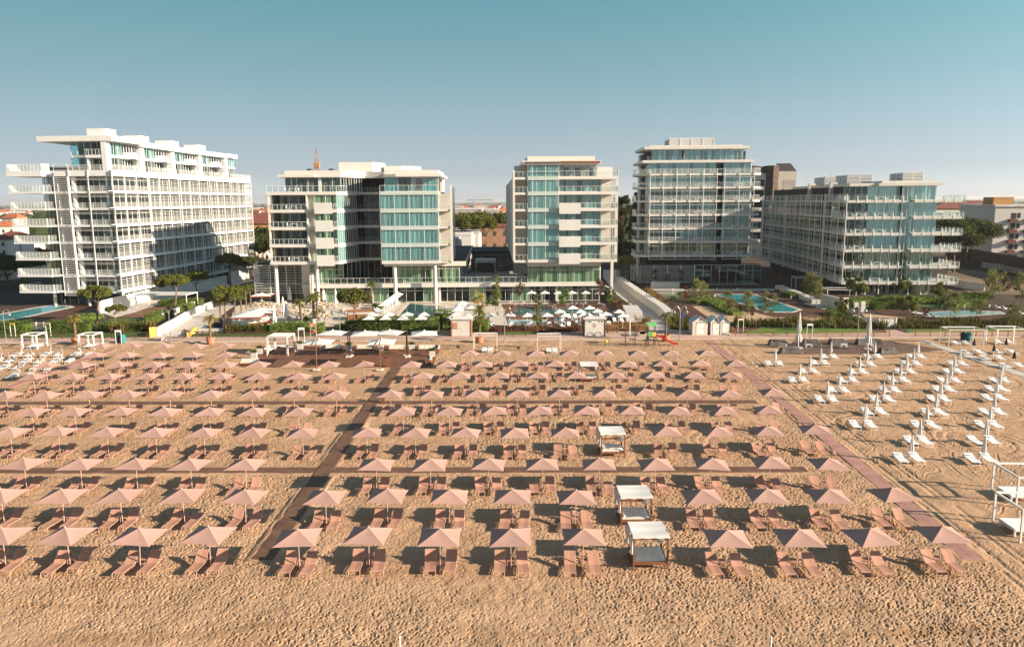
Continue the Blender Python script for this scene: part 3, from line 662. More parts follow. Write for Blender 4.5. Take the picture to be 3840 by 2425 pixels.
for ri, row in enumerate(WROWS):
    rowname = 'front' if ri == 0 else ORD[ri]
    for k, (zx, zy) in enumerate(row):
        p = G(2640 + zx * .4983, 1180 + zy * .4983, 2.4); p.z = 0; w = f'{nth(k, len(row))} parasol in the {rowname} white row'
        o = WF.put(p, rnd.random() * 6, f'closed white parasol, {nth(k, len(row))} in the {rowname} row of the white section', 'closed white parasols')
        o.rotation_euler = (rnd.gauss(0, .02), rnd.gauss(0, .02), rnd.random() * 6)
        for s, nm in ((-1, 'left'), (1, 'right')):
            WL.put(p + Vector((s * (.72 + rnd.gauss(0, .04)), .25 + rnd.gauss(0, .07), .01)), -.12 + rnd.gauss(0, .05), f'{nm} white lounger beside the {w}', 'white loungers by closed parasols')
# dark folded parasols with a round tray, and their loungers
def build_tray():
    r = thing('closed_parasol', 'x', 'closed parasol'); mk('canopy', folded(.2, 2.35, 1.3), 'taupe', r); mk('pole', MB().tube([(0, 0, -.1), (0, 0, 2.4)], .03, 7), 'wplastic', r)
    mk('tray', MB().lathe([(0, .72), (.3, .72), (.3, .76), (0, .76)], 14), 'wplastic', r); return r
def build_tray2():
    r = build_tray(); [c for c in r.children if c.name.startswith('canopy')][0].data.materials[0] = MT['black']; return r
TP, TB = Kind(build_tray), Kind(build_tray2)
lft = [(190, 248), (283, 302), (468, 245), (572, 297), (748, 245), (75, 355), (375, 360), (172, 428), (3, 300)]
lft.sort()
for k, (zx, zy) in enumerate(lft):
    p = G(zx * .3987, 1180 + zy * .3987, 2.38); p.z = 0; TP.put(p, rnd.random() * 6, f'closed taupe parasol with white tray, {nth(k, len(lft))} of the group beside the white pergolas', 'closed taupe parasols')
    for s, nm in ((-1, 'left'), (1, 'right')): WL.put(p + Vector((s * 1.0, .1 + rnd.gauss(0, .1), .01)), .12 + rnd.gauss(0, .05), f'{nm} white lounger beside the {nth(k, len(lft))} taupe parasol', 'white loungers by taupe parasols')
rgt = [(2037, 175), (2187, 215), (2278, 172), (2340, 268)]
for k, (zx, zy) in enumerate(rgt):
    p = G(2640 + zx * .4983, 1180 + zy * .4983, 2.38); p.z = 0; TB.put(p, rnd.random() * 6, f'closed black parasol with white tray, {nth(k, 4)} of four near the right pergolas', 'closed black parasols')
    for s, nm in ((-1, 'left'), (1, 'right')): WL.put(p + Vector((s * 1.0, .1 + rnd.gauss(0, .1), .01)), -.15 + rnd.gauss(0, .05), f'{nm} white lounger beside the {nth(k, 4)} black parasol', 'white loungers by black parasols')
# ------------------------------------------------------------------ pergolas
def pergola(lab, c, w, d, hgt, m, rz, t=.11, drape=True, roof='none', name='pergola'):
    r = thing(name, lab, 'pergola', c, rz); hw, hd = w / 2, d / 2
    for x in (-hw, hw):
        for y in (-hd, hd): mk('post', MB().box(x - t / 2, x + t / 2, y - t / 2, y + t / 2, -.1, hgt), m, r)
    b = MB()
    for y in (-hd, hd): b.box(-hw + t / 2 + .002, hw - t / 2 - .002, y - t / 2, y + t / 2, hgt - .14, hgt - .002)
    for x in (-hw, hw): b.box(x - t / 2, x + t / 2, -hd + t / 2 + .002, hd - t / 2 - .002, hgt - .14, hgt - .002)
    mk('beams', b, m, r)
    if roof == 'slats':
        s = MB(); n = 9
        for i in range(n): y = -hd + d * (i + .5) / n; s.box(-hw - .05, hw + .05, y - .04, y + .04, hgt + .002, hgt + .05)
        mk('roof_slats', s, m, r)
    elif roof == 'cloth':
        s = MB(); n = 16; vs = []
        for i in range(n + 1):
            y = -hd + d * i / n; z = hgt + .05 - .10 * abs(math.sin(i * PI / 4))
            vs += [(-hw, y, z), (hw, y, z)]
        s.add(vs, [(2 * i, 2 * i + 1, 2 * i + 3, 2 * i + 2) for i in range(n)]); mk('roof_cloth', s, 'wcanvas', r)
    elif roof == 'roll':
        mk('roof_cloth', MB().box(-hw + .1, hw - .1, hd - .5, hd - .08, hgt - .1, hgt + .03), 'wcanvas', r)
    if drape:
        for x in (-hw, hw):
            for y in (-hd, hd):
                q = MB(); vs = []
                for i in range(9):
                    z = hgt - .12 - (hgt - .4) * i / 8; rr = .16 - .08 * math.exp(-((i - 5) / 1.5) ** 2)
                    for k in range(8): a = 2 * PI * k / 8; vs.append((x - math.copysign(.12, x) + rr * math.cos(a), y + rr * .6 * math.sin(a), z))
                q.add(vs, [(i * 8 + k, i * 8 + (k + 1) % 8, i * 8 + 8 + (k + 1) % 8, i * 8 + 8 + k) for i in range(8) for k in range(8)]); mk('curtain', q, 'wcanvas', r)
    return r
def midp(a, b): return (a + b) / 2
for xa, xb, y, lab, tag_ in ((70, 127, 1310, 'open white pergola with tied curtains, at the far left edge of the sand', 'left'), (282, 340, 1310, 'open white pergola with tied curtains, nearer the turquoise bin', 'right')):
    a, b_ = G(xa, y), G(xb, y); w = (b_ - a).length; c = midp(a, b_) + Vector((.6, 1.25, 0))
    pergola(lab, c, w, 2.5, 2.3, 'wmetal', .0, roof='roll')
    for s, nm in ((-1, 'left'), (1, 'right')): WL.put(c + Vector((s * .5, 0, 0)), .1, f'{nm} white lounger inside the {tag_} curtained pergola', 'white loungers inside pergolas')
for xa, xb, y, lab, tag_ in ((1774, 1861, 1315, 'cream pergola with slatted top beside the beige kiosk', 'left'), (2014, 2101, 1317, 'cream pergola with slatted top left of the playground', 'right')):
    a, b_ = G(xa, y), G(xb, y); c = midp(a, b_) + Vector((.1, 1.2, 0)); pergola(lab, c, (b_ - a).length, 2.4, 2.35, 'cream', 0, drape=False, roof='roll')
    for s, nm in ((-1, 'left'), (1, 'right')): WL.put(c + Vector((s * .45 + .35, -2.0, 0)), 0, f'{nm} white lounger in front of the {tag_} cream pergola', 'white loungers by cream pergolas')
for xa, xb, y, m, lab, tag_ in ((3567, 3695, 1299, 'cream', 'cream open pergola in front of the dark green bins', 'cream'), (3742, 3850, 1296, 'wmetal', 'white open pergola with curtains at the right edge by the promenade', 'white')):
    a, b_ = G(xa, y), G(xb, y); c = midp(a, b_) + Vector((-.3, 1.4, 0)); pergola(lab, c, (b_ - a).length, 2.8, 2.6, m, -.06, drape=m == 'wmetal', roof='roll')
    for s, nm in ((-1, 'left'), (1, 'right')): WL.put(c + Vector((s * .8, 0, 0)), -.1, f'{nm} white lounger inside the {tag_} right pergola', 'white loungers inside pergolas')
# the two big white frames at the right edge, each round a white daybed
def build_daybed():
    r = thing('daybed', 'x', 'daybed'); f = MB().box(-1, 1, -.9, .9, .34, .42)
    for x in (-.92, .92):
        for y in (-.82, .82): f.box(x - .06, x + .06, y - .06, y + .06, -.05, .34)
    mk('frame', f, 'wplastic', r); mk('mattress', MB().box(-.98, .98, -.88, .88, .422, .52), 'sling_w', r); return r
DBED = Kind(build_daybed)
for (x1, y1), lab, l2 in (((3814, 1901), 'large white metal pergola over a daybed at the right edge', 'white daybed under the large white pergola at the right edge'), ((3830, 2035), 'white metal pergola mostly cut off by the right edge, nearest to the sea', 'white daybed under the pergola nearest to the sea')):
    a = G(x1, y1); c = a + Vector((1.5, 1.45, 0)); pergola(lab, c, 3.0, 3.0, 2.3, 'wmetal', -.05, .12, False)
    DBED.put(c + Vector((-.35, .3, .02)), -.05, l2, 'white daybeds')
# ------------------------------------------------------------------ lounge deck with sofas and cantilever parasols
MIDZ = .12
sheet('deck', [(905, 1377), (1622, 1377), (1650, 1300), (992, 1300)], MIDZ, MT['deck'], th=.3)
def z2(x, y, z=0): return G(900 + x * .3322, 1180 + y * .3322, z)
r = pergola('cream beach cabana with a ribbed cloth roof on the wooden deck', midp(z2(265, 462, MIDZ), z2(500, 458, MIDZ)) + Vector((.6, 1.6, 0)), 3.1, 3.1, 2.75, 'cream', -.05, .16, True, 'cloth', 'cabana')
def build_sofa(n, corner=0):
    def f():
        r = thing('sofa', 'x', 'sofa'); w = n * .8; fr = MB().box(-w / 2, w / 2, -.42, .42, .08, .26)
        fr.box(-w / 2, w / 2, .36, .43, .262, .62); fr.box(-w / 2 - .06, -w / 2 - .002, -.42, .42, .08, .55); fr.box(w / 2 + .002, w / 2 + .06, -.42, .42, .08, .55)
        mk('frame', fr, 'wood', r)
        for i in range(n):
            x = -w / 2 + .8 * i; mk('cushion', MB().box(x + .02, x + .78, -.40, .20, .262, .42), 'cushion', r); mk('back_cushion', MB().box(x + .02, x + .78, .202, .355, .30, .78), 'cushion', r)
        return r
    return f
SOF = Kind(build_sofa(3))
def build_coffee():
    r = thing('coffee_table', 'x', 'table'); t = MB()
    for i in range(5): t.box(-.5, .5, -.3 + i * .12, -.19 + i * .12, .36, .40)
    mk('top', t, 'wood', r); l = MB()
    for x in (-.44, .44):
        for y in (-.25, .25): l.box(x - .03, x + .03, y - .03, y + .03, 0, .359)
    mk('legs', l, 'wood', r); return r
COF = Kind(build_coffee)
sof = [((1060, 395), 0, 'leftmost white cushioned sofa on the back edge of the deck'), ((1410, 395), 0, 'second white cushioned sofa from the cabana on the deck back edge'), ((1775, 400), 0, 'white cushioned sofa left of the rightmost planter on the deck'),
       ((2110, 400), 0, 'white corner sofa at the right end of the deck back edge'), ((2225, 415), -PI / 2, 'white sofa turned sideways at the deck back right corner'), ((2135, 540), -PI / 2, 'white sofa turned sideways along the right side of the deck'), ((110, 560), 0, 'white sofa at the front left corner of the deck'), ((330, 415), PI / 2, 'white bench sofa inside the cream cabana')]
for (x, y), rz, lab in sof: SOF.put(z2(x, y, MIDZ), rz, lab, 'white sofas on the deck')
cof = [((1035, 440), 'leftmost'), ((1400, 440), 'second'), ((1740, 435), 'third'), ((2085, 440), 'rightmost')]
for (x, y), o_ in cof: COF.put(z2(x, y, MIDZ), 0, f'low wooden coffee table, {o_} of the row before the deck sofas', 'wooden coffee tables on the deck')
COF.put(z2(435, 440, MIDZ), 0, 'low wooden coffee table inside the cream cabana', 'wooden coffee tables on the deck', (1.2, 1.2, 1.15))
def build_canti(m_pole, ax, ay):
    def f():
        r = thing('cantilever_parasol', 'x', 'parasol'); mk('canopy', canopy_mesh(3.8, 3.3, 3.75, .06, 5), 'wcanvas', r)
        mk('hub', MB().lathe([(.0, 3.92), (.1, 3.86), (.12, 3.73), (.05, 3.66)], 10), 'wplastic', r)
        mk('arm', MB().bar((ax * .05, ay * .05, 3.9), (ax * 2.5, ay * 2.2, 3.55), .08), 'blackm', r)
        mk('post', MB().tube([(ax * 2.4, ay * 2.3, .05), (ax * 2.5, ay * 2.2, 3.6)], .07, 8), m_pole, r)
        b = MB()
        for x, y in ((-.42, -.42), (.02, -.42), (-.42, .02), (.02, .02)): b.box(ax * 2.4 + x, ax * 2.4 + x + .4, ay * 2.3 + y, ay * 2.3 + y + .4, 0, .13)
        mk('base', b, 'cushion', r); return r
    return f
CB, CW = Kind(build_canti('blackm', 1, 0)), Kind(build_canti('wood', 0, -1))
z3p = lambda x, y: G(1200 + x * .2658, 1000 + y * .2658, 3.75)
for (cx_, cy_), rz, lab in (((180, 905), -.12, 'white cantilever parasol on a black post, back left of the deck'), ((635, 915), PI + .05, 'white cantilever parasol on a black post at the deck back, left of centre'),
                            ((985, 900), -.2, 'white cantilever parasol on a black post at the deck back, right of centre'), ((1470, 912), PI + .12, 'white cantilever parasol on a black post, back right of the deck')):
    p = z3p(cx_, cy_); p.z = MIDZ; CB.put(p, rz, lab, 'white cantilever parasols on the deck')
for (cx_, cy_), lab in (((-15, 1030), 'white parasol on a leaning wooden post, front left of the deck'), ((865, 1030), 'white parasol on a leaning wooden post, front right of the deck')):
    p = z3p(cx_, cy_); p.z = MIDZ; CW.put(p, .05, lab, 'white cantilever parasols on the deck')
def build_planter():
    r = thing('planter', 'x', 'planter'); mk('pot', MB().box(-.4, .4, -.22, .22, 0, .85), 'white', r); mk('shrub', leaves(260, lambda: (rnd.gauss(0, .24), rnd.gauss(0, .13), .86 + abs(rnd.gauss(0, .18))), .09), 'hedge', r); return r
PLA = Kind(build_planter)
for (x, y), lab in (((680, 385), 'white planter box with small shrub right of the cabana'), ((945, 385), 'white planter box behind the leftmost deck sofa'), ((1228, 400), 'white planter box with shrub behind the left black parasol post'),
                    ((1590, 400), 'white planter box between the middle deck sofas'), ((1940, 395), 'white planter box with shrub right of the right black post'), ((2170, 470), 'white planter box at the right end of the deck'),
                    ((160, 490), 'white planter box with round shrub on the left end of the deck'), ((225, 440), 'small white planter box with shrub left of the cabana')):
    PLA.put(z2(x, y, MIDZ), 0, lab, 'white planter boxes around the deck')
def build_stand():
    r = thing('host_stand', 'x', 'stand'); mk('body', MB().poly([(-.28, -.2), (.28, -.2), (.24, .2), (-.24, .2)], 0, 1.15), 'wood', r); mk('top', MB().box(-.3, .3, -.24, .24, 1.152, 1.19), 'wooddark', r); return r
HS = Kind(build_stand)
HS.put(z2(1655, 580, MIDZ), 0, 'slim wooden reception stand at the front of the deck'); HS.put(z2(1612, 985, .06), 0, 'slim wooden reception stand where the boardwalks cross', None, .85)
def build_board():
    r = thing('surfboard', 'x', 'surfboard'); m = MB(); n = 14; a = []
    for i in range(n + 1): t = i / n; w = .34 * math.sin(PI * min(1, max(0, t * .94 + .03))) ** .6; a.append((-1.4 + 2.8 * t, w))
    m.poly([(x, -w) for x, w in a] + [(x, w) for x, w in a[::-1]], 0, .09); mk('deck', m, 'wplastic', r); mk('stripe', MB().box(-1.0, 1.0, -.06, .06, .092, .1), 'tealp', r); return r
SB = Kind(build_board)
for (x, y), lab in (((430, 350), 'white surfboard lying left behind the cabana table'), ((560, 360), 'white surfboard with dark stripe lying right of the cabana')): SB.put(z2(x, y, MIDZ + .3), .12, lab, 'surfboards by the cabana')
# ------------------------------------------------------------------ right lounge deck under tarpaulins, with two tall folded parasols
sheet('deck', [(2919, 1328), (3370, 1328), (3545, 1313), (3480, 1302), (3310, 1276), (2985, 1276)], .07, MT['deckgrey'], th=.3)
def z4(x, y, z=0): return G(2640 + x * .4983, 1180 + y * .4983, z)
def build_tarp(L_, seed):
    def f():
        q = random.Random(seed); m = MB(); n = 16; k = 8; vs = []
        for i in range(n + 1):
            for j in range(k + 1):
                u, v = i / n, j / k; e = min(min(u, 1 - u) * n / 2, min(v, 1 - v) * k / 2, 1)
                back = .82 if v > .55 or u < .14 else .58
                z = min(1, e * 1.6) * (back + .05 * math.sin(u * 9 + seed) * math.sin(v * 5)) + q.gauss(0, .008) * e
                vs.append(((u - .5) * L_ * (1.04 - .04 * e), (v - .5) * 1.3 - (.05 if e < .1 else 0), max(z, .0)))
        m.add(vs, [(i * (k + 1) + j, (i + 1) * (k + 1) + j, (i + 1) * (k + 1) + j + 1, i * (k + 1) + j + 1) for i in range(n) for j in range(k)])
        o = mk('covered_sofa', m, 'tarp'); return tag(o, 'x', 'covered sofa')
    return f
for i, ((x, y), L_, rz, lab) in enumerate((((558, 225), 2.9, -.05, 'dark tarpaulin over a sofa, back left of the right deck'), ((808, 225), 2.7, -.15, 'dark tarpaulin over a sofa, right of the left tall folded parasol'), ((1003, 222), 2.7, 0, 'dark tarpaulin over a sofa, between the two tall folded parasols'),
                                           ((1190, 222), 1.9, 0, 'dark tarpaulin over a sofa, just left of the right tall parasol'), ((1300, 222), 1.7, -.2, 'dark tarpaulin over a sofa, right of the right tall parasol'), ((650, 285), 3.2, 0, 'dark tarpaulin over a sofa at the front left of the right deck'), ((1380, 288), 2.6, .05, 'dark tarpaulin over a sofa at the front right corner of the right deck'))):
    o = build_tarp(L_, i + 3)(); o.location = z4(x, y, .07); o.rotation_euler = (0, 0, rz); tag(o, lab, 'covered sofa', 'tarpaulin-covered sofas')
def build_wt():
    r = thing('low_table', 'x', 'table'); m = MB()
    for i in range(5): m.box(-.45, .45, -.3 + i * .12, -.2 + i * .12, .40, .44)
    mk('top', m, 'wplastic', r); l = MB()
    for x in (-.4, .4):
        for y in (-.24, .24): l.box(x - .04, x + .04, y - .04, y + .04, 0, .399)
    mk('legs', l, 'wplastic', r); return r
WT = Kind(build_wt)
for i, (x, y) in enumerate(((600, 240), (787, 243), (1050, 242), (1245, 240))): WT.put(z4(x, y, .07), 0, f'low white slatted table, {nth(i, 4)} of four on the right deck', 'white tables on the right deck')
def build_big():
    r = thing('tall_closed_parasol', 'x', 'closed parasol'); mk('canopy', folded(.46, 5.3, 1.0, 20, .72), 'wcanvas', r); mk('pole', MB().tube([(0, 0, 0), (0, 0, 5.4)], .06, 8), 'wplastic', r)
    b = MB()
    for x in (-.5, .02):
        for y in (-.5, .02): b.box(x, x + .48, y, y + .48, 0, .14)
    mk('base', b, 'concrete', r); return r
BG = Kind(build_big)
BG.put(z4(708, 250, .07), .2, 'very tall folded white parasol on the right deck, left one', 'tall folded white parasols'); BG.put(z4(1232, 262, .07), 1, 'very tall folded white parasol on the right deck, right one', 'tall folded white parasols')
# ------------------------------------------------------------------ playground and small things along the promenade
def z3(x, y, z=0): return G(1650 + x * .436, 1180 + y * .436, z)
r = thing('playground_slide', 'wooden play tower with green roof and red slide', 'slide', z3(1815, 262), .0)
post = MB()
for x in (-.5, .5):
    for y in (-.5, .5): post.box(x - .05, x + .05, y - .05, y + .05, -.1, 3.1)
post.bar((-1.0, -1.6, 0), (-.55, -.5, 1.6), .09); post.bar((1.2, -1.6, 0), (.55, -.5, 1.6), .09); mk('frame', post, 'wooddark', r)
mk('platform', MB().box(-.62, .62, -.6, .6, 1.35, 1.43), 'wooddark', r)
mk('roof', MB().add([(-.7, -.65, 3.1), (.7, -.65, 3.1), (.7, .65, 3.1), (-.7, .65, 3.1), (-.7, 0, 3.5), (.7, 0, 3.5)], [(0, 1, 5, 4), (2, 3, 4, 5), (1, 2, 5), (3, 0, 4)]), 'green', r)
mk('side_panel', MB().box(-.55, .05, -.58, -.552, 1.45, 2.25), 'green', r); mk('front_panel', MB().box(.1, .6, -.6, -.56, 1.45, 2.15), 'yellow', r)
sl_ = MB(); pts = [(.6, 0, 1.45), (1.2, -.1, 1.35), (2.4, -.3, .75), (3.3, -.45, .28), (4.0, -.55, .2)]
for i in range(4):
    a, b_ = Vector(pts[i]), Vector(pts[i + 1]); sl_.add([a + Vector((0, -.25, 0)), b_ + Vector((0, -.25, 0)), b_ + Vector((0, .25, 0)), a + Vector((0, .25, 0))], [(0, 1, 2, 3)])
    for s in (-.25, .25): sl_.bar(a + Vector((0, s, .1)), b_ + Vector((0, s, .1)), .05, .22)
mk('chute', sl_, 'red', r)
ld = MB()
for i in range(6): ld.bar((-.6 - .06 * (6 - i), -.25, .2 + i * .22), (-.6 - .06 * (6 - i), .35, .2 + i * .22), .05)
ld.bar((-1.0, -.25, 0), (-.58, -.25, 1.5), .06); ld.bar((-1., .35, 0), (-.58, .35, 1.5), .06); mk('ladder', ld, 'wooddark', r)
r = thing('climbing_frame', 'dark wooden climbing frame with two bars left of the slide', 'climbing frame', z3(1635, 268), 0)
f = MB()
for x in (-.75, .75): f.box(x - .05, x + .05, -.05, .05, -.1, 2.6)
f.bar((-.75, 0, 2.5), (.75, 0, 2.5), .07); f.bar((-.75, -.8, 0), (-.75, 0, 2.4), .07)
mk('frame', f, 'wooddark', r); mk('rope', MB().tube([(-.2, 0, 2.5), (-.2, 0, .5)], .02, 4).tube([(.2, 0, 2.5), (.2, 0, .5)], .02, 4).bar((-.25, 0, .5), (.25, 0, .5), .12, .04), 'greywall', r)
r = thing('spring_rider', 'small cream spring rider on the sand left of the climbing frame', 'spring rider', z3(1428, 262), 0)
mk('body', MB().lathe([(0, .35), (.22, .42), (.26, .6), (.16, .78), (0, .82)], 10).box(-.5, -.1, -.08, .08, .55, .75).box(.15, .55, -.06, .06, .7, 1.0), 'yellow', r); mk('spring', MB().lathe([(.1, -.05), (.13, .08), (.1, .16), (.13, .24), (.1, .34)], 8), 'green', r)
def build_lamp(two=True):
    def f():
        r = thing('street_lamp', 'x', 'street lamp'); p = MB().tube([(0, 0, -.05), (0, 0, .9), (0, 0, 5.2)], [.085, .065, .05], 8); p.lathe([(.13, -.02), (.13, .12), (.08, .2)], 10); mk('pole', p, 'steel', r)
        for s in ((-1, 1) if two else (1,)):
            a = MB(); pts = [(s * .06, 0, 4.6), (s * .16, 0, 5.1), (s * .45, 0, 5.5), (s * .8, 0, 5.45), (s * .98, 0, 5.1), (s * 1.0, 0, 4.75)]; mk('arm', a.tube(pts, .035, 6), 'steel', r)
            g = mk('globe', MB().lathe([(0, 4.72), (.18, 4.66), (.27, 4.5), (.27, 4.38), (.18, 4.22), (0, 4.17)], 12, (s * 1.0, 0, 0)), 'lampglass', r); mk('cap', MB().lathe([(0, 4.82), (.14, 4.77), (.28, 4.56), (.29, 4.52)], 12, (s * 1.0, 0, 0)), 'steel', r)
        return r
    return f
L2, L1 = Kind(build_lamp()), Kind(build_lamp(False))
lamps = [(641, 1283, 'left of the walking couple'), (1276, 1279, 'behind the leftmost cantilever parasol'), (1892, 1279, 'between the two cream pergolas'), (2548, 1277, 'left of the white beach huts'), (3215, 1272, 'between the two tall folded parasols')]
L1.put(G(24, 1286), 0, 'grey street lamp with one curved arm at the left edge', 'street lamps along the promenade')
for x, y, w in lamps: L2.put(G(x, y, .07), .05, f'grey street lamp with two curved arms {w}', 'street lamps along the promenade')
def build_bin(m):
    def f():
        r = thing('litter_bin', 'x', 'bin'); mk('drum', MB().lathe([(0, 0), (.36, 0), (.40, 1.0), (.0, 1.0)], 14), m, r); mk('lid', MB().lathe([(.42, .98), (.42, 1.1), (.25, 1.28), (0, 1.33)], 14), m, r); return r
    return f
B1, B2 = Kind(build_bin('tealp')), Kind(build_bin('navy'))
def rg1(x, y, z=.07): return G(x * .2658, 1000 + y * .2658, z)
B1.put(rg1(1738, 1068), 0, 'turquoise litter bin beside the left promenade fence', 'litter bins'); B2.put(rg1(1660, 1066), 0, 'dark navy litter bin left of the turquoise bin', 'litter bins')
B1.put(G(3631, 1276, .07), 0, 'teal litter bin behind the cream right pergola, right one', 'litter bins'); B2.put(G(3611, 1276, .07), 0, 'dark litter bin behind the cream right pergola, left one', 'litter bins')

def stake():
    o = mk('marker_post', MB().lathe([(.045, -.2), (.045, .95), (0, .97)], 8), 'wplastic'); return tag(o, 'x', 'marker post')
ST = Kind(stake); ST.put(G(1501, 2450), 0, 'white marker post at the bottom edge of the sand, left of centre', 'marker posts'); ST.put(G(2888, 2452), 0, 'white marker post at the bottom edge of the sand, right of centre', 'marker posts')
# ------------------------------------------------------------------ buildings: every one is an Empty on its front corner; local x runs along the front, y goes back
def win(root, p, q, z0, z1, n=2, gl='teal_glass', cur=1., fr='wmetal', tr=None, t=.07, dep=.1, back=.3, rr=rnd):
    """one glazed bay: the pane, its frame and the curtain drawn behind it"""
    p, q = Vector((p[0], p[1], 0)), Vector((q[0], q[1], 0)); d = q - p; L_ = d.length; d.normalize(); nrm = Vector((d.y, -d.x, 0))
    P = lambda s, z, o=0: p + d * s + nrm * o + Vector((0, 0, z))
    w = mk('window', MB().quad(P(0, z0), P(L_, z0), P(L_, z1), P(0, z1)), gl, root)
    f = MB()
    def fb(s0, s1, a, b):
        f.poly([P(s0, 0, dep / 2), P(s1, 0, dep / 2), P(s1, 0, -dep / 2), P(s0, 0, -dep / 2)][::1], a, b)
    fb(0, L_, z0, z0 + t); fb(0, L_, z1 - t, z1)
    for i in range(n + 1):
        s = L_ * i / n; fb(max(0, s - t / 2), min(L_, s + t / 2), z0 + t + .002, z1 - t - .002)
    if tr: fb(0, L_, tr - t / 2, tr + t / 2)
    mk('window_frame', f, fr, w)
    if cur > 0:
        segs = []
        if cur >= 1: segs = [(0.05, L_ - .05)]
        else:
            a = L_ * cur * rr.uniform(.35, .65); segs = [(.05, .05 + a), (L_ - (L_ * cur - a) - .05, L_ - .05)]
        for s0, s1 in segs:
            if s1 - s0 < .15: continue
            c = MB(); k = max(4, int((s1 - s0) / .09)); vs = []
            for i in range(k + 1):
                s = s0 + (s1 - s0) * i / k; o = -back - .05 * math.sin(i * 1.9) - .03 * math.sin(i * .53 + s0); vs += [P(s, z0 + .03, o), P(s, z1 - .03, o)]
            c.add(vs, [(2 * i, 2 * i + 2, 2 * i + 3, 2 * i + 1) for i in range(k)])
            mk('curtain', c, 'curtain', w)
    return w
def rail(root, pts, z, hgt=1.05, post=1.1, gl='clear_glass', bars=0, m='wmetal', name='railing', pw=.05, toprail=True, pts_z=None):
    """balustrade along a polyline: posts and rails, with a glass infill as a part of it"""
    f = MB(); g = MB()
    for a, b in zip(pts[:-1], pts[1:]):
        a, b = Vector((a[0], a[1], z)), Vector((b[0], b[1], z)); L_ = (b - a).length; n = max(1, round(L_ / post))
        for i in range(n + 1):
            c = a.lerp(b, i / n); f.box(c.x - pw / 2, c.x + pw / 2, c.y - pw / 2, c.y + pw / 2, z - .02, z + hgt)
        if toprail: f.bar(a + Vector((0, 0, hgt)), b + Vector((0, 0, hgt)), .06, .05)
        for i in range(bars): zz = .18 + (hgt - .18) * i / bars; f.bar(a + Vector((0, 0, zz)), b + Vector((0, 0, zz)), .045, .05)
        if gl: g.quad(a + Vector((0, 0, .08)), b + Vector((0, 0, .08)), b + Vector((0, 0, hgt - .06)), a + Vector((0, 0, hgt - .06)))
    o = mk(name, f, m, root)
    if gl: mk('glass_panel', g, gl, o)
    return o
def column(root, x, y, r, z0, z1, m='white'): return mk('column', MB().lathe([(r, z0), (r, z1)], 14, (x, y, 0)), m, root, True)
def louvres(root, pts, z0, z1, pitch, m='wmetal', w=.05, h=.07, posts=4.2, name='louvre_screen'):
    f = MB()
    for a, b in zip(pts[:-1], pts[1:]):
        a, b = Vector((a[0], a[1], 0)), Vector((b[0], b[1], 0)); L_ = (b - a).length; n = max(1, round(L_ / posts)); zz = z0
        while zz < z1: f.bar(a + Vector((0, 0, zz)), b + Vector((0, 0, zz)), w, h); zz += pitch
        for i in range(n + 1): c = a.lerp(b, i / n); f.box(c.x - .06, c.x + .06, c.y - .06, c.y + .06, z0 - .1, z1 + .05)
    return mk(name, f, m, root)
def bx(root, name, x0, x1, y0, y1, z0, z1, m='white'): return mk(name, MB().box(x0, x1, y0, y1, z0, z1), m, root)
def ant(root, x, y, z, hgt):
    m = MB().tube([(x, y, z), (x, y, z + hgt)], .04, 5)
    for k in range(3): m.bar((x - .5, y, z + hgt * (.7 + .13 * k)), (x + .5, y, z + hgt * (.7 + .13 * k)), .03)
    mk('antenna', m, 'steel', root)
# ---- hotel, left tower
hot = thing('hotel_tower', 'white hotel tower with a dark recess between two glazed wings, left one of the pair', 'hotel', (0, 161, 0), math.radians(1.4)); h = hot
LV = [8.9, 12.6, 16.25, 19.9, 23.6]
ROOFB = 27.3
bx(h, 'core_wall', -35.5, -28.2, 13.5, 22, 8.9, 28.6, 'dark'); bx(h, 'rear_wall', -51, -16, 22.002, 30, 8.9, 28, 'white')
for i, z in enumerate(LV):
    # slabs: left wing, recess gallery, right wing
    mk('floor_slab', MB().poly([(-51.6, 0), (-36.9, 0), (-34.4, 9), (-34.4, 21.9), (-51.6, 21.9)], z, z + .62), 'white', h)
    mk('gallery_slab', MB().poly([(-34.39, 9.3), (-33, 10.2), (-28.3, 9.2), (-28.3, 13.4), (-34.39, 13.4)], z + .1, z + .6), 'white', h)
    bx(h, 'floor_slab', -27.9, -15.5, .02, 21.9, z, z + .62, 'white'); bx(h, 'spandrel', -27.85, -15.55, -.02, .018, z + .1, z + .52, 'teal_band') if i else None
    if i: rail(h, [(-34.3, 9.35), (-33, 10.25), (-28.35, 9.25)], z + .6, 1.05, 1.0, None, 3, 'steel')
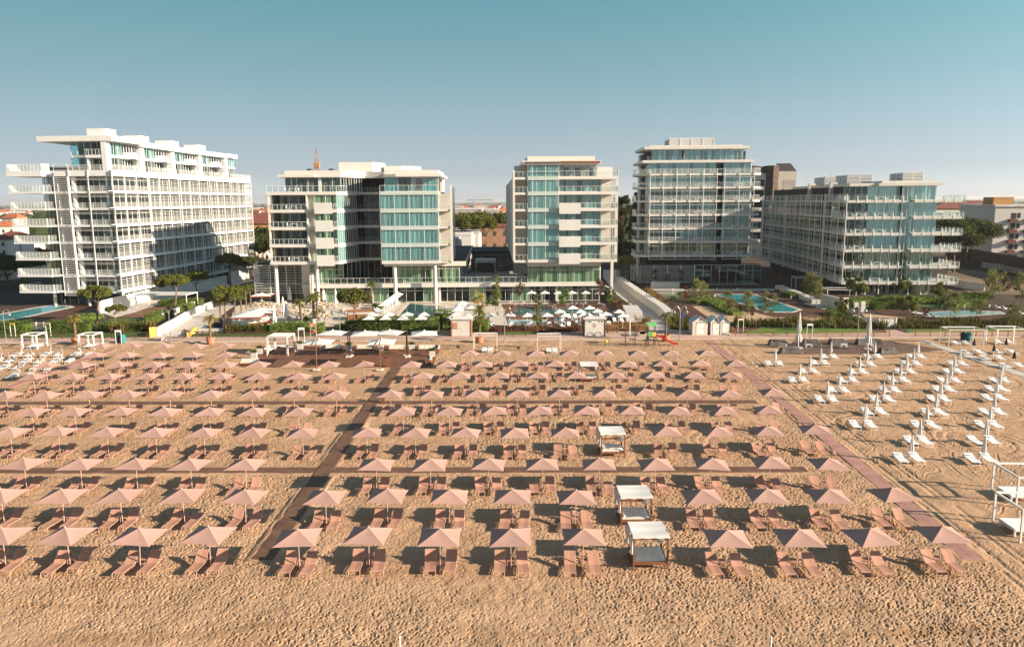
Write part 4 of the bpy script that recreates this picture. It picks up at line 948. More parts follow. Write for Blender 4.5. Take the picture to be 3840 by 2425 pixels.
for i in range(4):
    z0, z1 = LV[i] + .63, LV[i + 1] - .01
    for k in range(4): win(h, (-27.9 + 3.1 * k, 0), (-27.9 + 3.1 * (k + 1), 0), z0, z1, 1, 'teal_glass', 1.)
    # left wing: loggia glazing, dividing fin, projecting bay with a white screen panel
    for k in range(3): win(h, (-49.4 + 1.95 * k, 2.2), (-49.4 + 1.95 * (k + 1), 2.2), z0, z1 - .15, 1, 'grey_glass', (.7, 1, .25)[k])
    bx(h, 'partition', -43.45, -43.2, .05, 8, z0, z1, 'white'); bx(h, 'wall', -43.2, -41.7, 1.2, 8, z0, z1, 'cream')
    for k in range(2): win(h, (-41.7 + 2.35 * k, .25), (-41.7 + 2.35 * (k + 1), .25), z0, z1, 1, 'green_glass', .8)
    rail(h, [(-51.5, .06), (-43.5, .06)], z0, 1.1, 1.05, 'clear_glass'); rail(h, [(-37.6, -.3), (-36.95, 0.02)], z0, 1.1, .3, None)
    pz = (19.64, 15.94, 12.3, 8.62)[3 - i]; bx(h, 'screen_panel', -41.55, -37.8, -.85, -.7, pz, pz + 2.32, 'wshade'); bx(h, 'panel_bracket', -40.8, -38.5, -.699, -.02, LV[i] + .1, LV[i] + .5, 'white')
    for k in range(5):
        a, b = Vector((-36.9, 0)), Vector((-34.4, 9)); win(h, a.lerp(b, k / 5), a.lerp(b, (k + 1) / 5), z0, z1, 2, 'teal_glass' if k < 2 else 'grey_glass', (1, 1, .3, .2, .3)[k])
    win(h, (-34.4, 13.45), (-28.3, 13.45), z0, z1, 3, 'grey_glass', 0)
    bx(h, 'side_wall', -27.85, -27.7, .3, 13, z0, z1, 'room')
    bx(h, 'inner_wall', -27.5, -15.6, 6, 6.15, z0, z1, 'room'); bx(h, 'inner_wall', -51, -35, 9, 9.15, z0, z1, 'room')
    bx(h, 'end_wall', -51.55, -51.3, 3, 21, z0, z1, 'white')
    # right flank: small balconies with slatted screens
    bx(h, 'flank_balcony', -15.49, -12.9, .3, 17, LV[i] + .1, LV[i] + .5, 'white'); win(h, (-15.5, .6), (-15.5, 16), z0, z1, 6, 'grey_glass', .8)
    bx(h, 'flank_wall', -15.45, -13.1, 3.2, 3.4, LV[i] + .51, LV[i + 1] + .09, 'cream'); rail(h, [(-15.45, .35), (-12.95, .35)], LV[i] + .5, 1.05, .8, 'clear_glass')
louvres(h, [(-12.95, .6), (-12.95, 17)], 9.4, 25.2, .36, w=.06, h=.09, posts=4.)
bx(h, 'flank_fin', -13.05, -12.6, .1, .5, 8.9, 25.5, 'white')
bx(h, 'side_post', -51.55, -51.2, .12, .5, 8.9, 24.2, 'white')
louvres(h, [(-51.4, 4.5), (-51.4, 8)], 9, 24, .4, posts=3.5)
# top floor terraces, glazing and roof
rail(h, [(-51.5, .06), (-37, .06)], 24.22, 1.25, 1.25, 'clear_glass'); rail(h, [(-27.8, .06), (-15.6, .06)], 24.22, 1.25, 3.05, 'teal_glass'); rail(h, [(-36.85, .1), (-34.4, 8.9)], 24.22, 1.25, 1., 'teal_glass')
for a, b, n in ((-48.3, -45.8, 1), (-45.8, -43.4, 1), (-43.4, -41.2, 1), (-40.6, -38.2, 1), (-38.2, -36.4, 1)): win(h, (a, 2.6), (b, 2.6), 24.22, 27.28, n, 'grey_glass', .9)
bx(h, 'wall', -41.2, -40.6, 2.5, 4, 24.22, 27.29, 'white')
for k in range(4): a, b = Vector((-36.4, 2.6)), Vector((-33.2, 9.5)); win(h, a.lerp(b, k / 4), a.lerp(b, (k + 1) / 4), 24.22, 27.28, 2, 'grey_glass', .3)
for k, cu in enumerate((1, .9, .5, 1)): win(h, (-27.1 + 2.9 * k, 2.4), (-27.1 + 2.9 * (k + 1), 2.4), 24.22, 27.28, 1, ('teal_glass', 'grey_glass', 'clear_glass', 'teal_glass')[k], cu)
bx(h, 'inner_wall', -48, -34.5, 8, 8.15, 24.22, 27.29, 'room'); bx(h, 'inner_wall', -27, -15.6, 8, 8.15, 24.22, 27.29, 'room')
rf = mk('roof', MB().poly([(-49.4, .9), (-41.6, .9), (-41.6, 1.8), (-36.3, 1.8), (-32.6, 9.9), (-27.2, 8.6), (-27.2, 1.6), (-24.5, .9), (-14.8, .9), (-14.8, 22), (-49.4, 22)], ROOFB, 27.88), 'white', h)
mk('parapet', MB().poly([(-48.1, 1.9), (-36.2, 1.9), (-32.3, 10.2), (-27.0, 8.8), (-27.0, 1.8), (-15.6, 1.8), (-15.6, 21.5), (-48.1, 21.5)], 27.882, 28.7), 'white', rf)
mk('stair_tower', MB().poly([(-39, 14), (-31.4, 14), (-29.5, 17), (-29.5, 22), (-39, 22)], 28.702, 31), 'white', rf)
mk('roof_block', MB().poly([(-29, 16), (-25, 16), (-21, 18), (-21, 22), (-29, 22)], 28.702, 30.2), 'white', rf)
for x in (-43.5, -38.8): mk('roof_vent', MB().lathe([(.0, 29.25), (.7, 29.1), (.75, 28.95), (.3, 28.9), (.3, 28.7)], 10, (x, 5, 0)), 'blackm', rf)
ant(h, -29.5, 14, 28.7, 3.4); ant(h, -21.5, 10, 28.7, 2.6)
WFT = lambda x, y, z, par, s=1.: None
# ---- hotel podium with terrace, columns and ground floor glazing
p = thing('hotel_podium', 'low white two-storey hotel base with glazed front, round columns and long terrace railing', 'hotel base', (0, 164.5, 0), math.radians(1.4))
mk('terrace_slab', MB().box(-46, 20, -.6, 8, 3.45, 4.33).box(-46, 3.4, 8.001, 20, 3.45, 4.3), 'white', p)
rail(p, [(-44.3, -.5), (3.5, -.5)], 4.33, 1.25, 1.35, 'clear_glass')
for x in (-51., -42.2, -25.4, -16.7): column(p, x, -2.2, .42, 0, 8.85)
rx = [-44, -41, -37.6, -34.5, -31, -27.4, -23.4, -19.6, -16, -12.6, -9.4, -6.2, -3, .2, 3.6, 6.8, 10, 13.2, 16.4, 19.6]
for i in range(len(rx) - 1):
    a, b = rx[i], rx[i + 1]; dk = i in (5, 6, 8, 9); win(p, (a, .8), (b, .8), 0.05, 3.42, 2, 'green_glass' if i % 3 else 'grey_glass', 0 if dk else (.6, 1, .3)[i % 3], tr=2.55)
    if i % 4 == 0: bx(p, 'pier', a - .25, a + .25, .2, .9, 0, 3.44, 'white')
bx(p, 'inner_wall', -44, 19.5, 7.4, 7.6, 0, 3.44, 'dark')
for a, b, cu in ((-44.4, -42, 1), (-42, -39.6, 1), (-39.6, -37.2, .8)): win(p, (a, 1.2), (b, 1.2), 4.34, 8.85, 1, 'green_glass', cu, tr=7.4)
for k in range(3): a, b = Vector((-37.2, 1.2)), Vector((-33, 9)); win(p, a.lerp(b, k / 3), a.lerp(b, (k + 1) / 3), 4.34, 8.85, 2, 'grey_glass', .2)
win(p, (-33, 9), (-28.6, 9), 4.34, 8.85, 3, 'grey_glass', 0); bx(p, 'inner_wall', -44, -26.5, 12, 12.2, 4.34, 8.85, 'dark')
for a, b, cu in ((-26.4, -23.6, .9), (-23.6, -20.6, 1), (-20.6, -17.6, .3), (-17.6, -14.6, .6), (-14.6, -11.6, 1)): win(p, (a, 1.2), (b, 1.2), 4.34, 8.7, 2, 'green_glass', cu, tr=7.4)
bx(p, 'inner_wall', -26.4, -12.2, 7, 7.2, 4.34, 8.4, 'cream'); win(p, (-11.6, 1.25), (-10.6, 26), 4.34, 8.3, 10, 'grey_glass', .3); bx(p, 'wing_roof', -28.2, -10.3, 1., 62, 8.41, 8.9, 'darkroof'); bx(p, 'roof_edge', -28.2, -10.1, .8, .998, 8.0, 9.0, 'white'); bx(p, 'roof_edge', -10.298, -10.0, 1, 62, 8.1, 9.05, 'wshade'); bx(p, 'pavilion_wall', -28, -11, 27, 61, 4.3, 8.4, 'greywall')
# courtyard between the towers
bx(p, 'court_floor', -10, 0, 8, 40, 3.9, 4.31, 'terrace'); bx(p, 'court_building', -9.9, 2.5, 40, 60, 0, 8.1, 'greywall'); win(p, (-9.5, 39.9), (2.3, 39.9), 4.4, 7.4, 5, 'grey_glass', 0)
bx(p, 'court_roof', -9.95, 2.6, 38.8, 61, 8.102, 8.6, 'darkroof'); bx(p, 'court_pavilion', -8.6, -3.4, 22, 27, 6.9, 7.7, 'wshade')
for x in (-8.4, -3.6): column(p, x, 22.3, .14, 4.3, 6.9)
bx(p, 'court_wall', -9.8, 2.4, 27.2, 27.5, 4.3, 7.6, 'room'); mk('glass_canopy', MB().box(-4.2, 1.2, 17, 21.5, 6.6, 6.68), 'clear_glass', p)
# louvred block at the left end
win(p, (-55.9, 2.3), (-46.2, 2.3), .1, 8.2, 5, 'grey_glass', .3, tr=4.2); bx(p, 'inner_wall', -55.8, -46, 6, 6.2, 0, 8.3, 'room'); bx(p, 'end_block', -56.2, -45.8, 2.2, 20, 8.3, 8.9, 'darkroof'); louvres(p, [(-58.2, 9), (-56.6, .6), (-46.1, .6)], 2.3, 9.0, .56, w=.22, h=.06, posts=3.4); bx(p, 'wall', -46, -44.5, .5, 6, 0, 8.88, 'cream'); bx(p, 'fin_wall', -43.9, -43.6, -2.2, .7, 0, 6.9, 'cream')
# ---- hotel, right tower
h = thing('hotel_tower', 'slim white hotel tower with one blue glass strip and stacked white balcony panels', 'hotel', (0, 161.5, 0), math.radians(1.4))
LC = [8.9, 12.6, 16.25, 19.85, 23.35, 26.55]
bx(h, 'rear_wall', 1, 22, 24, 30, 4.3, 29, 'white'); bx(h, 'core_wall', 3.3, 22, 10, 10.2, 8.9, 29.5, 'room')
for i, z in enumerate(LC):
    bx(h, 'floor_slab', 3.5, 22.9, .02, 23.9, z, z + .6, 'white'); bx(h, 'spandrel', 3.55, 10.1, -.02, .018, z + .1, z + .5, 'teal_band') if i else None; bx(h, 'loggia_slab', .5, 3.48, .2, 6, z, z + .5, 'white')
    z0, z1 = z + .61, (LC[i + 1] if i < 5 else 29.65) - .01
    for a, b in ((3.5, 4.5), (4.5, 7.3), (7.3, 10.2)): win(h, (a, .0), (b, .0), z0, z1, 1, 'teal_glass', 1, tr=z0 + 1.05 if i == 5 else None)
    bx(h, 'loggia_wall', .8, 3.45, 5, 5.2, z0 - .1, z1, 'cream'); rail(h, [(.75, .3), (3.45, .3)], z + .5, 1.15, .8, 'clear_glass')
    if i < 5:
        for k in range(3): win(h, (10.3 + 3.05 * k, 1.5), (10.3 + 3.05 * (k + 1), 1.5), z0, z1, 1, 'teal_glass', (.8, .6, .9)[k])
        win(h, (19.45, 1.5), (19.45, 6), z0, z1, 2, 'teal_glass', 1); bx(h, 'flank_wall', 19.6, 22.3, 6.2, 6.4, z0, z1, 'cream')
        rail(h, [(14.9 if i < 4 else 10.3, .06), (22.8, .06)], z0, 1.12, 1.5, 'clear_glass'); rail(h, [(22.8, .06), (22.8, 6)], z0, 1.12, 1.2, None, 3)
        if i < 4: bx(h, 'screen_panel', 10.2, 14.75, -.85, -.7, (8.58, 12.25, 15.8, 19.3)[i], (8.58, 12.25, 15.8, 19.3)[i] + 2.3, 'wshade'); bx(h, 'panel_bracket', 11, 14, -.699, -.02, z + .1, z + .5, 'white')
    else:
        for k in range(3): win(h, (10.3 + 2.7 * k, 1.6), (10.3 + 2.7 * (k + 1), 1.6), z0, z1, 1, 'clear_glass', .6)
        rail(h, [(10.3, .06), (22.8, .06)], z0, 1.15, 1.5, 'clear_glass'); bx(h, 'wall', 18.6, 22, 2.4, 10, z0, 29.2, 'white')
bx(h, 'fin', .35, .8, .0, .5, 9.3, 28.5, 'white'); bx(h, 'fin', 22.35, 22.9, .1, .4, 9.502, 28.3, 'white')
louvres(h, [(22.8, .8), (22.8, 14)], 9.6, 26, .42, w=.06, h=.10, posts=2.6); louvres(h, [(.28, .6), (.2, 70)], 9.5, 26.8, .42, w=.06, h=.1, posts=4.2); bx(h, 'long_flank_wall', 1, 3, 30.01, 70, 4.3, 27, 'wshade')
rf = bx(h, 'roof', 2.4, 19.1, -.3, 24, 29.66, 30.45, 'white'); bx(rf, 'parapet', 3.5, 17.9, .6, 23, 30.452, 31.4, 'cream'); bx(rf, 'rolled_awning', 10.5, 18.9, -.5, -.302, 29.9, 30.3, 'wood'); bx(rf, 'rolled_awning', 3.0, 10.2, -.5, -.302, 29.9, 30.2, 'tarp')
for k, (a, b) in enumerate(((3.6, 4.5), (4.5, 7.6), (7.6, 10.7), (10.7, 13.8), (13.8, 16.9), (16.9, 19.6))): win(h, (a, 2.4), (b, 2.4), 4.36, 8.0, 1, 'green_glass', .9, tr=7.1)
bx(h, 'base_fascia', 3.5, 19.7, 2.2, 20, 8.02, 8.88, 'cream'); bx(h, 'inner_wall', 3.6, 19.6, 8, 8.2, 4.34, 8.01, 'room'); win(h, (19.65, 2.5), (19.65, 20), 4.36, 8, 6, 'green_glass', .5); bx(h, 'pier', 22.0, 22.6, 3, 3.6, 0, 8.88, 'white')
# ---- big left apartment block: short front, very long flank of balconies
TH = math.radians(-4.6)
b = thing('apartment_block', 'huge white apartment block at the left with louvred balconies and four rooftop drums', 'apartment block', (-83.5, 159, 0), TH)
LA = [3.0, 6.5, 10.07, 13.6, 17.15, 20.7, 24.2, 27.77]; FL = 68.5
MOD = [(0, 13.2), (13.9, 26.6), (27.6, 41.6), (42.6, 54.5), (55.4, 68.5)]
bx(b, 'core_wall', -19, -2.2, 6.5, FL - 1, 0, 30, 'room')
for i, z in enumerate(LA):
    top = i == 7; th = 1.2 if top else .42
    mk('floor_slab', MB().poly([(-23.4, .2), (-15.6, .2), (-14.6, 1.6), (-12.9, 1.6), (-12.9, .3), (0, .3), (0, FL), (-20, FL), (-20, 8), (-23.4, 8)], z, z + th), 'white_bright', b)
    zr = z + th
    rail(b, [(-23.3, 7), (-23.3, .3), (-15.6, .3), (-14.7, 1.6)], zr, 1.35, .78, 'frost_glass', 0, 'wmetal')
    # front and flank balustrades of white bars
    rail(b, [(-9.6, .4), (-.1, .4)], zr, 1.12, 2.4, 'frost_light', 3)
    for a, e in MOD: rail(b, [(-.08, a + .4), (-.08, e)], zr, 1.12, 4.2, None, 4)
    if top: continue
    z0, z1 = zr + .01, LA[i + 1] - .01
    for k in range(4): win(b, (-19 + 1.5 * k, 5 - .9 * k), (-19 + 1.5 * (k + 1), 5 - .9 * (k + 1)), z0, z1, 1, 'grey_glass', .3)
    for k in range(3): win(b, (-9.6 + 2.7 * k, 2.2), (-9.6 + 2.7 * (k + 1), 2.2), z0, z1, 1 + (k == 1), 'grey_glass', (.25, .2, .5)[k])
    win(b, (-13, 2.1), (-9.7, 2.1), z0, z1, 2, 'grey_glass', .0)
    bx(b, 'wall', -9.66, -9.2, 1.0, 2.0, z0, z1, 'white_bright')
    for j, (a, e) in enumerate(MOD): win(b, (-1.5, a + .4), (-1.5, e - .3), z0, z1, 6, 'grey_glass', .12, t=.1)
    for a, e in MOD[:-1]: bx(b, 'recess_wall', -2.0, -1.7, e - .29, e + .9, z0, z1, 'dark')
# thin white screen in front of the balconies: posts and sun bars
f = MB()
for x in (-9.6, -5.35, -.05): f.box(x - .06, x + .06, .14, .26, 3.0, 29.)
for i, z in enumerate(LA[:-1]):
    for dz in (2.75, 3.05): f.bar((-9.6, .2, z + dz), (-.05, .2, z + dz), .05, .06)
mk('screen', f, 'wmetal', b)
for a, e in MOD:
    f = MB(); n = 3
    for k in range(n + 1): y = a + (e - a) * k / n; f.box(.02, .15, y - .07, y + .07, 2.6, 29.)
    for i, z in enumerate(LA[:-1]):
        for dz in ((1.75, 2.1, 2.45, 2.8, 3.1) if a > 13 or i < 3 else (2.75, 3.05)): f.bar((.08, a, z + dz), (.08, e, z + dz), .04, .045)
    mk('screen', f, 'wmetal', b)
louvres(b, [(-12.85, .0), (-9.75, .0)], 2.6, 27.6, .42, w=.1, h=.1, posts=3.1); rail(b, [(-12.8, .2), (-9.7, .2)], 28.9, 1.4, 3, None, 3)
louvres(b, [(-.1, FL + .1), (-7, FL + .1)], 2.8, 30, .42, w=.08, h=.1, posts=3.5)
# ground floor
for k in range(9): win(b, (-18.6 + 1.95 * k, 4), (-18.6 + 1.95 * (k + 1), 4), .05, 2.98, 1, 'grey_glass', .05)
for k in range(4): win(b, (-1.0, 4.2 + 8 * k), (-1.0, 4.2 + 8 * (k + 1)), .05, 2.98, 6, 'grey_glass', .1)
for x in (-16.9, -9.0, -1.3): column(b, x, 2.3, .38, 0, 2.99)
# two-storey penthouses, stepping back along the flank
PR = [(0, 12.2, 36.0), (12.6, 25.6, 35.6), (25.9, 39.3, 35.5), (39.6, 54, 35.5), (54.4, 61.2, 35.6)]
for j, (a, e, zt) in enumerate(PR):
    x1 = .6 if j == 0 else -.2
    bx(b, 'penthouse_roof', -15.8 if j == 0 else -11, x1, a + (.2 if j == 0 else 0), e, zt - 1.1, zt, 'white_bright'); bx(b, 'penthouse_band', -9.2, -.9, a + 1.2, e - .5, 31.6, 32.1, 'white_bright')
    bx(b, 'penthouse_wall', -9, -3.5, a + 3.5, e - .4, 28.99, zt - 1.11, 'room')
    for z0, z1 in ((29., 31.59), (32.11, zt - 1.11)):
        win(b, (-1.2, a + 2.0), (-1.2, a + 6.2), z0, z1, 3, 'teal_glass' if z0 > 30 else 'grey_glass', .7); win(b, (-1.5, a + 6.6), (-1.5, e - .6), z0, z1, 5, 'grey_glass', .5, t=.15)
    bx(b, 'penthouse_pier', -2, -.95, a + .35, a + 1.9, 28.99, zt - 1.12, 'white_bright')
    if j < 4:
        m = MB(); vs = []; cy = a + 8.9; n = 14                      # curved balustrade of the outside stair
        for k in range(n + 1): t = -PI * .62 + PI * 1.24 * k / n; x, y = -1.2 + 1.9 * math.cos(t), cy + 1.9 * math.sin(t); zb = 31.6 - 1.3 * max(0, k - 6) / 8; vs += [(x, y, zb), (x, y, zb + 1.35)]
        m.add(vs, [(2 * k, 2 * k + 2, 2 * k + 3, 2 * k + 1) for k in range(n)]); mk('stair_drum', m, 'white_bright', b)
        st = MB()
        for k in range(9): t = .4 + .22 * k; st.box(-1.2 + 1.2 * math.cos(t) - .5, -1.2 + 1.2 * math.cos(t) + .5, cy + 1.4 * math.sin(t) - .2, cy + 1.4 * math.sin(t) + .2, 31.2 - .25 * k, 31.3 - .25 * k)
        mk('stair', st, 'white_bright', b)
    if j < 4: bx(b, 'roof_box', -5.4, -1.6, a + 1.4, a + 5.5, zt + .002, zt + 1.55, 'white_bright')
for k in range(3): win(b, (-9.5 + 1.5 * k, 1.6), (-9.5 + 1.5 * (k + 1), 1.6), 29., 34.88, 1, 'teal_glass', 0, tr=31.8)
for k in range(3): win(b, (-5. + 1.3 * k, 1.8), (-5. + 1.3 * (k + 1), 1.8), 32.2, 34.88, 1, 'grey_glass', .3)
win(b, (-9.55, 12), (-9.55, 1.6), 29, 34.88, 4, 'teal_glass', 0, tr=31.8)
bx(b, 'front_balcony', -5.6, -.9, .4, 2.5, 31.5, 32.1, 'white_bright'); rail(b, [(-5.6, 1.6), (-5.6, .45), (-1, .45)], 32.1, 1.15, .75, 'clear_glass'); bx(b, 'wall', -5.5, -5.2, .6, 2.4, 28.99, 31.49, 'white_bright'); win(b, (-5, 2.3), (-2.6, 2.3), 29, 31.4, 2, 'grey_glass', 0)
ant(b, -3, 52, 35.6, 4)
# ---- dark glazed block right of the hotel
TD = math.radians(-1.8)
d = thing('apartment_block', 'dark glass apartment block wrapped in a thin white grid, second building from the right', 'apartment block', (53.5, 199, 0), TD)
LD = [7.05, 10.8, 14.3, 17.9, 21.5, 25.0, 28.45]
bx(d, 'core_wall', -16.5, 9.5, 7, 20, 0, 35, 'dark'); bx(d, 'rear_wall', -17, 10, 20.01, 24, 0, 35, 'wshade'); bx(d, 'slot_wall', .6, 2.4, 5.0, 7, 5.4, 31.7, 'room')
for i, z in enumerate(LD):
    mk('floor_slab', MB().poly([(-20.5, 1.5), (-17, .3), (10.2, .3), (12.2, 1.5), (12.2, 9), (10.2, 20), (-17, 20), (-20.5, 9)], z, z + .5), 'white', d); zr = z + .5
    rail(d, [(-20.4, 8.5), (-20.4, 1.55), (-17, .4)], zr, 1.25, 1., 'clear_glass', 0, 'wmetal'); rail(d, [(10.3, .4), (12.1, 1.55), (12.1, 8.5)], zr, 1.25, .9, 'clear_glass'); rail(d, [(.5, .4), (2.4, .4)], zr, 1.15, 1, 'bluegrey_glass')
    z0, z1 = zr + .01, (LD[i + 1] if i < 6 else 31.74) - .01; te = i > 4
    for k in range(4): win(d, (-16.9 + 4.35 * k, 2.0), (-16.9 + 4.35 * (k + 1), 2.0), z0, z1, 3, 'blue_glass' if te or (i + k) % 3 == 0 else 'bluegrey_glass', (.35, .15, .1, .3)[(i + k) % 4] if not te else .7)
    for k in range(2): win(d, (2.5 + 3.6 * k, 2.0), (2.5 + 3.6 * (k + 1), 2.0), z0, z1, 2, 'blue_glass' if te else 'bluegrey_glass', (.8, .5)[(i + k) % 2])
    win(d, (-17, 8.5), (-17, 2.1), z0, z1, 5, 'bluegrey_glass', .3)
    win(d, (9.8, 2.1), (9.8, 8.5), z0, z1, 4, 'bluegrey_glass', .6)
def grid(root, x0, x1, y, z0, z1, levels, nx):
    f = MB()
    for k in range(nx + 1): x = x0 + (x1 - x0) * k / nx; f.box(x - .06, x + .06, y - .06, y + .06, z0, z1)
    for z in levels:
        for dz in (.75, 1.05, 1.35, 1.65, 2.95): f.bar((x0, y, z + dz), (x1, y, z + dz), .06, .06 if dz > .8 else .07)
    f.bar((x0, y, z0), (x1, y, z0), .1, .1); return mk('screen_grid', f, 'wmetal', root)
grid(d, -16.9, .5, .1, 6.5, 30.1, LD[:-1], 5); grid(d, 2.5, 10.2, .1, 6.5, 30.1, LD[:-1], 2)
f = MB()
for dz in (.75, 1.05, 1.35, 1.65): f.bar((-16.9, .1, 28.45 + dz), (.5, .1, 28.45 + dz), .06); f.bar((2.5, .1, 28.45 + dz), (10.2, .1, 28.45 + dz), .06)
mk('screen_grid', f, 'wmetal', d)
bx(d, 'terrace_roof', -19, 10.1, .6, 20, 31.75, 32.4, 'white'); rail(d, [(-17.5, 1.4), (8, 1.4)], 32.4, 1.1, 3, 'clear_glass', toprail=False)
for k in range(8): win(d, (-15.8 + 2.95 * k, 3.4), (-15.8 + 2.95 * (k + 1), 3.4), 32.41, 35.25, 2, 'blue_glass', (.9, .4, .6)[k % 3])
win(d, (-16, 9), (-16, 3.5), 32.41, 35.25, 4, 'bluegrey_glass', .5); rf = bx(d, 'roof', -18.5, 9.0, 1.4, 20, 35.26, 35.98, 'white'); bx(rf, 'roof_upper', -17, 7.2, 2.4, 19, 35.982, 36.3, 'white')
mk('plant_screen', MB().box(-10.8, 1, 8, 15, 36.302, 38.4), 'wshade', rf); louvres(rf, [(-10.9, 15), (-10.9, 7.9), (1.1, 7.9)], 36.35, 38.6, .28, posts=3); ant(d, -10.5, 9, 38.4, 3.6)
mk('closed_parasol_mast', MB().lathe([(.05, 35.6), (.28, 34.2), (.2, 33.2), (.05, 32.5)], 8, (-8, 2.4, 0)), 'tarp', d)
# podium: louvred left part, glass right part
bx(d, 'podium_roof', -19.5, 12, -3, .29, 4.75, 5.25, 'darkroof'); louvres(d, [(-20.8, 6), (-19.45, -3.1), (-5.3, -3.1)], .5, 5.2, .30, w=.14, h=.05, posts=3.5); bx(d, 'podium_wall', -19.3, -5.4, -2.4, .2, 0, 4.74, 'dark')
for k in range(4): win(d, (-5.2 + 4.3 * k, -3.05), (-5.2 + 4.3 * (k + 1), -3.05), .05, 5.2, 2, 'bluegrey_glass', 0, tr=3.7)
bx(d, 'podium_floor', -5.2, 12, -2.9, 6.9, -.02, .06, 'terrace')
# ---- right block: glass front with wide balconies, long louvred flank on its left
TE = math.radians(-4.2)
e = thing('apartment_block', 'low long glass apartment block at the right with wide white balconies and louvred flank', 'apartment block', (91.7, 170.6, 0), TE)
LE = [2.65, 6.35, 10.1, 13.85, 17.55, 21.27]
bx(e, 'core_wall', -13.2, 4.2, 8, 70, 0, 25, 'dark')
for i, z in enumerate(LE):
    mk('floor_slab', MB().box(-15.2, -3.0, .2, 10, z, z + .5).box(-.4, 10.4, .2, 10, z, z + .5).box(-3, -.4, 2.6, 10, z, z + .4).box(-14.8, 5.2, 10.01, 74, z, z + .5), 'white', e); zr = z + .5
    for pts in ([(-15.1, 9), (-15.1, .3), (-3.05, .3)], [(-.35, .3), (10.3, .3), (10.3, 9.5)]):
        r_ = rail(e, pts, zr, 1.2, 1.95, 'clear_glass', 0, 'wmetal', pw=.05, toprail=False)
        f = MB()
        for a, q in zip(pts[:-1], pts[1:]):
            a, q = Vector((a[0], a[1], 0)), Vector((q[0], q[1], 0)); n = max(1, round((q - a).length / 1.95))
            for k in range(n + 1): c = a.lerp(q, k / n); f.box(c.x - .1, c.x + .1, c.y - .16, c.y + .02, z - .12, zr + .85)
        for a, q in zip(pts[:-1], pts[1:]): f.bar(Vector((*a, z - .06)), Vector((*q, z - .06)), .06, .12)
        mk('rail_posts', f, 'wmetal', e)
    top = i == 5; z0, z1 = zr + .01, (24.95 if top else LE[i + 1]) - .01
    sb = 3.2 if top else 2.4
    for k in range(4):
        a = -9.8 + 1.75 * k; win(e, (a, sb), (a + 1.75, sb), z0, z1, 1, 'blue_glass', (.9, 1, .7, 1)[(k + i) % 4])
    win(e, (-2.8, 1.6), (-.4, 1.6), z0 - (.5 if i else 0), z1, 2, 'blue_glass', .4)
    for k in range(4): a = -.4 + 1.45 * k; win(e, (a, sb), (a + 1.45, sb), z0, z1, 1, 'blue_glass', (1, .8, .9, .6)[(k + i) % 4])
    win(e, (-14.0, sb + 3.5), (-9.8, sb), z0, z1, 4, 'bluegrey_glass', .15); win(e, (5.4, sb), (5.4, 12), z0, z1, 4, 'blue_glass', .6)
    if not top:
        for a, q in ((10.2, 14.4), (17.3, 32), (32, 47.3), (49.4, 73.6)): win(e, (-13.8, q), (-13.8, a), z0, z1, max(3, int((q - a) / 1.5)), 'bluegrey_glass', .3)
for a, q in ((0, 14.3), (17., 47.2), (49.3, 73.8)):
    f = MB(); n = max(3, round((q - a) / 4.6))
    for k in range(n + 1): y = a + (q - a) * k / n; f.box(-15.55, -15.4, y - .08, y + .08, 2.6, 23.2)
    for i, z in enumerate(LE):
        for dz in (.3, .62, .94, 1.26, 1.58, 1.9, 3.0, 3.3): 
            if z + dz < 23.2: f.bar((-15.47, a, z + dz), (-15.47, q, z + dz), .06, .08)
    mk('louvre_screen', f, 'wmetal', e)
for y in (14.5, 47.4, 73.9): bx(e, 'screen_post', -15.7, -15.3, y, y + .3, 2.5, 23.3, 'wmetal')
rf = bx(e, 'roof', -8.2, 6.2, 1.2, 16, 24.96, 25.6, 'white'); bx(rf, 'roof_upper', -7.2, 5.2, 2.2, 15, 25.602, 26.1, 'white'); bx(rf, 'roof_wing', -14.2, -8.202, 2.6, 13.5, 24.96, 25.6, 'white')
for y0, y1 in ((17, 32), (33.5, 48)):
    bx(e, 'set_back_wall', -12, 3, y0 + 1.5, y1 - 1.2, 21.8, 24.95, 'greywall'); bx(e, 'roof_wing', -13.8, 4, y0, y1, 24.96, 25.6, 'white'); bx(e, 'roof_pier', -14, -12.2, y0 - .9, y0 - .05, 21.78, 26.2, 'white'); win(e, (-12.1, y1 - 1.3), (-12.1, y0 + 1.6), 21.85, 24.9, 7, 'bluegrey_glass', .1)
bx(e, 'roof_wing', -12, 3, 50, 72, 24, 24.6, 'white'); bx(e, 'set_back_wall', -11, 2, 52, 70, 21.8, 23.99, 'greywall')
for (x0, x1, y0, y1) in ((-1.2, 3.2, 5.5, 12.5), (-9.2, -3.4, 18, 26), (-9.2, -3.2, 34.5, 43)):
    bx(e, 'plant_screen', x0, x1, y0, y1, 25.61, 28.0, 'steel'); louvres(e, [(x0 - .12, y1), (x0 - .12, y0 - .12), (x1, y0 - .12)], 25.8, 28.1, .34, w=.1, h=.15, posts=3.)
ant(e, -10, 48, 25.6, 3.5); ant(e, -9.5, 30, 25.6, 3.2)
for k in range(5): win(e, (-9.8 + 3 * k, 3), (-9.8 + 3 * (k + 1), 3), .05, 2.64, 2, 'green_glass', .3)
for x in (-9.5, -6.5, .2, 3.): column(e, x, 1.8, .16, 0, 2.64)
win(e, (-13.5, 12), (-9.8, 3), .05, 2.64, 4, 'bluegrey_glass', 0)

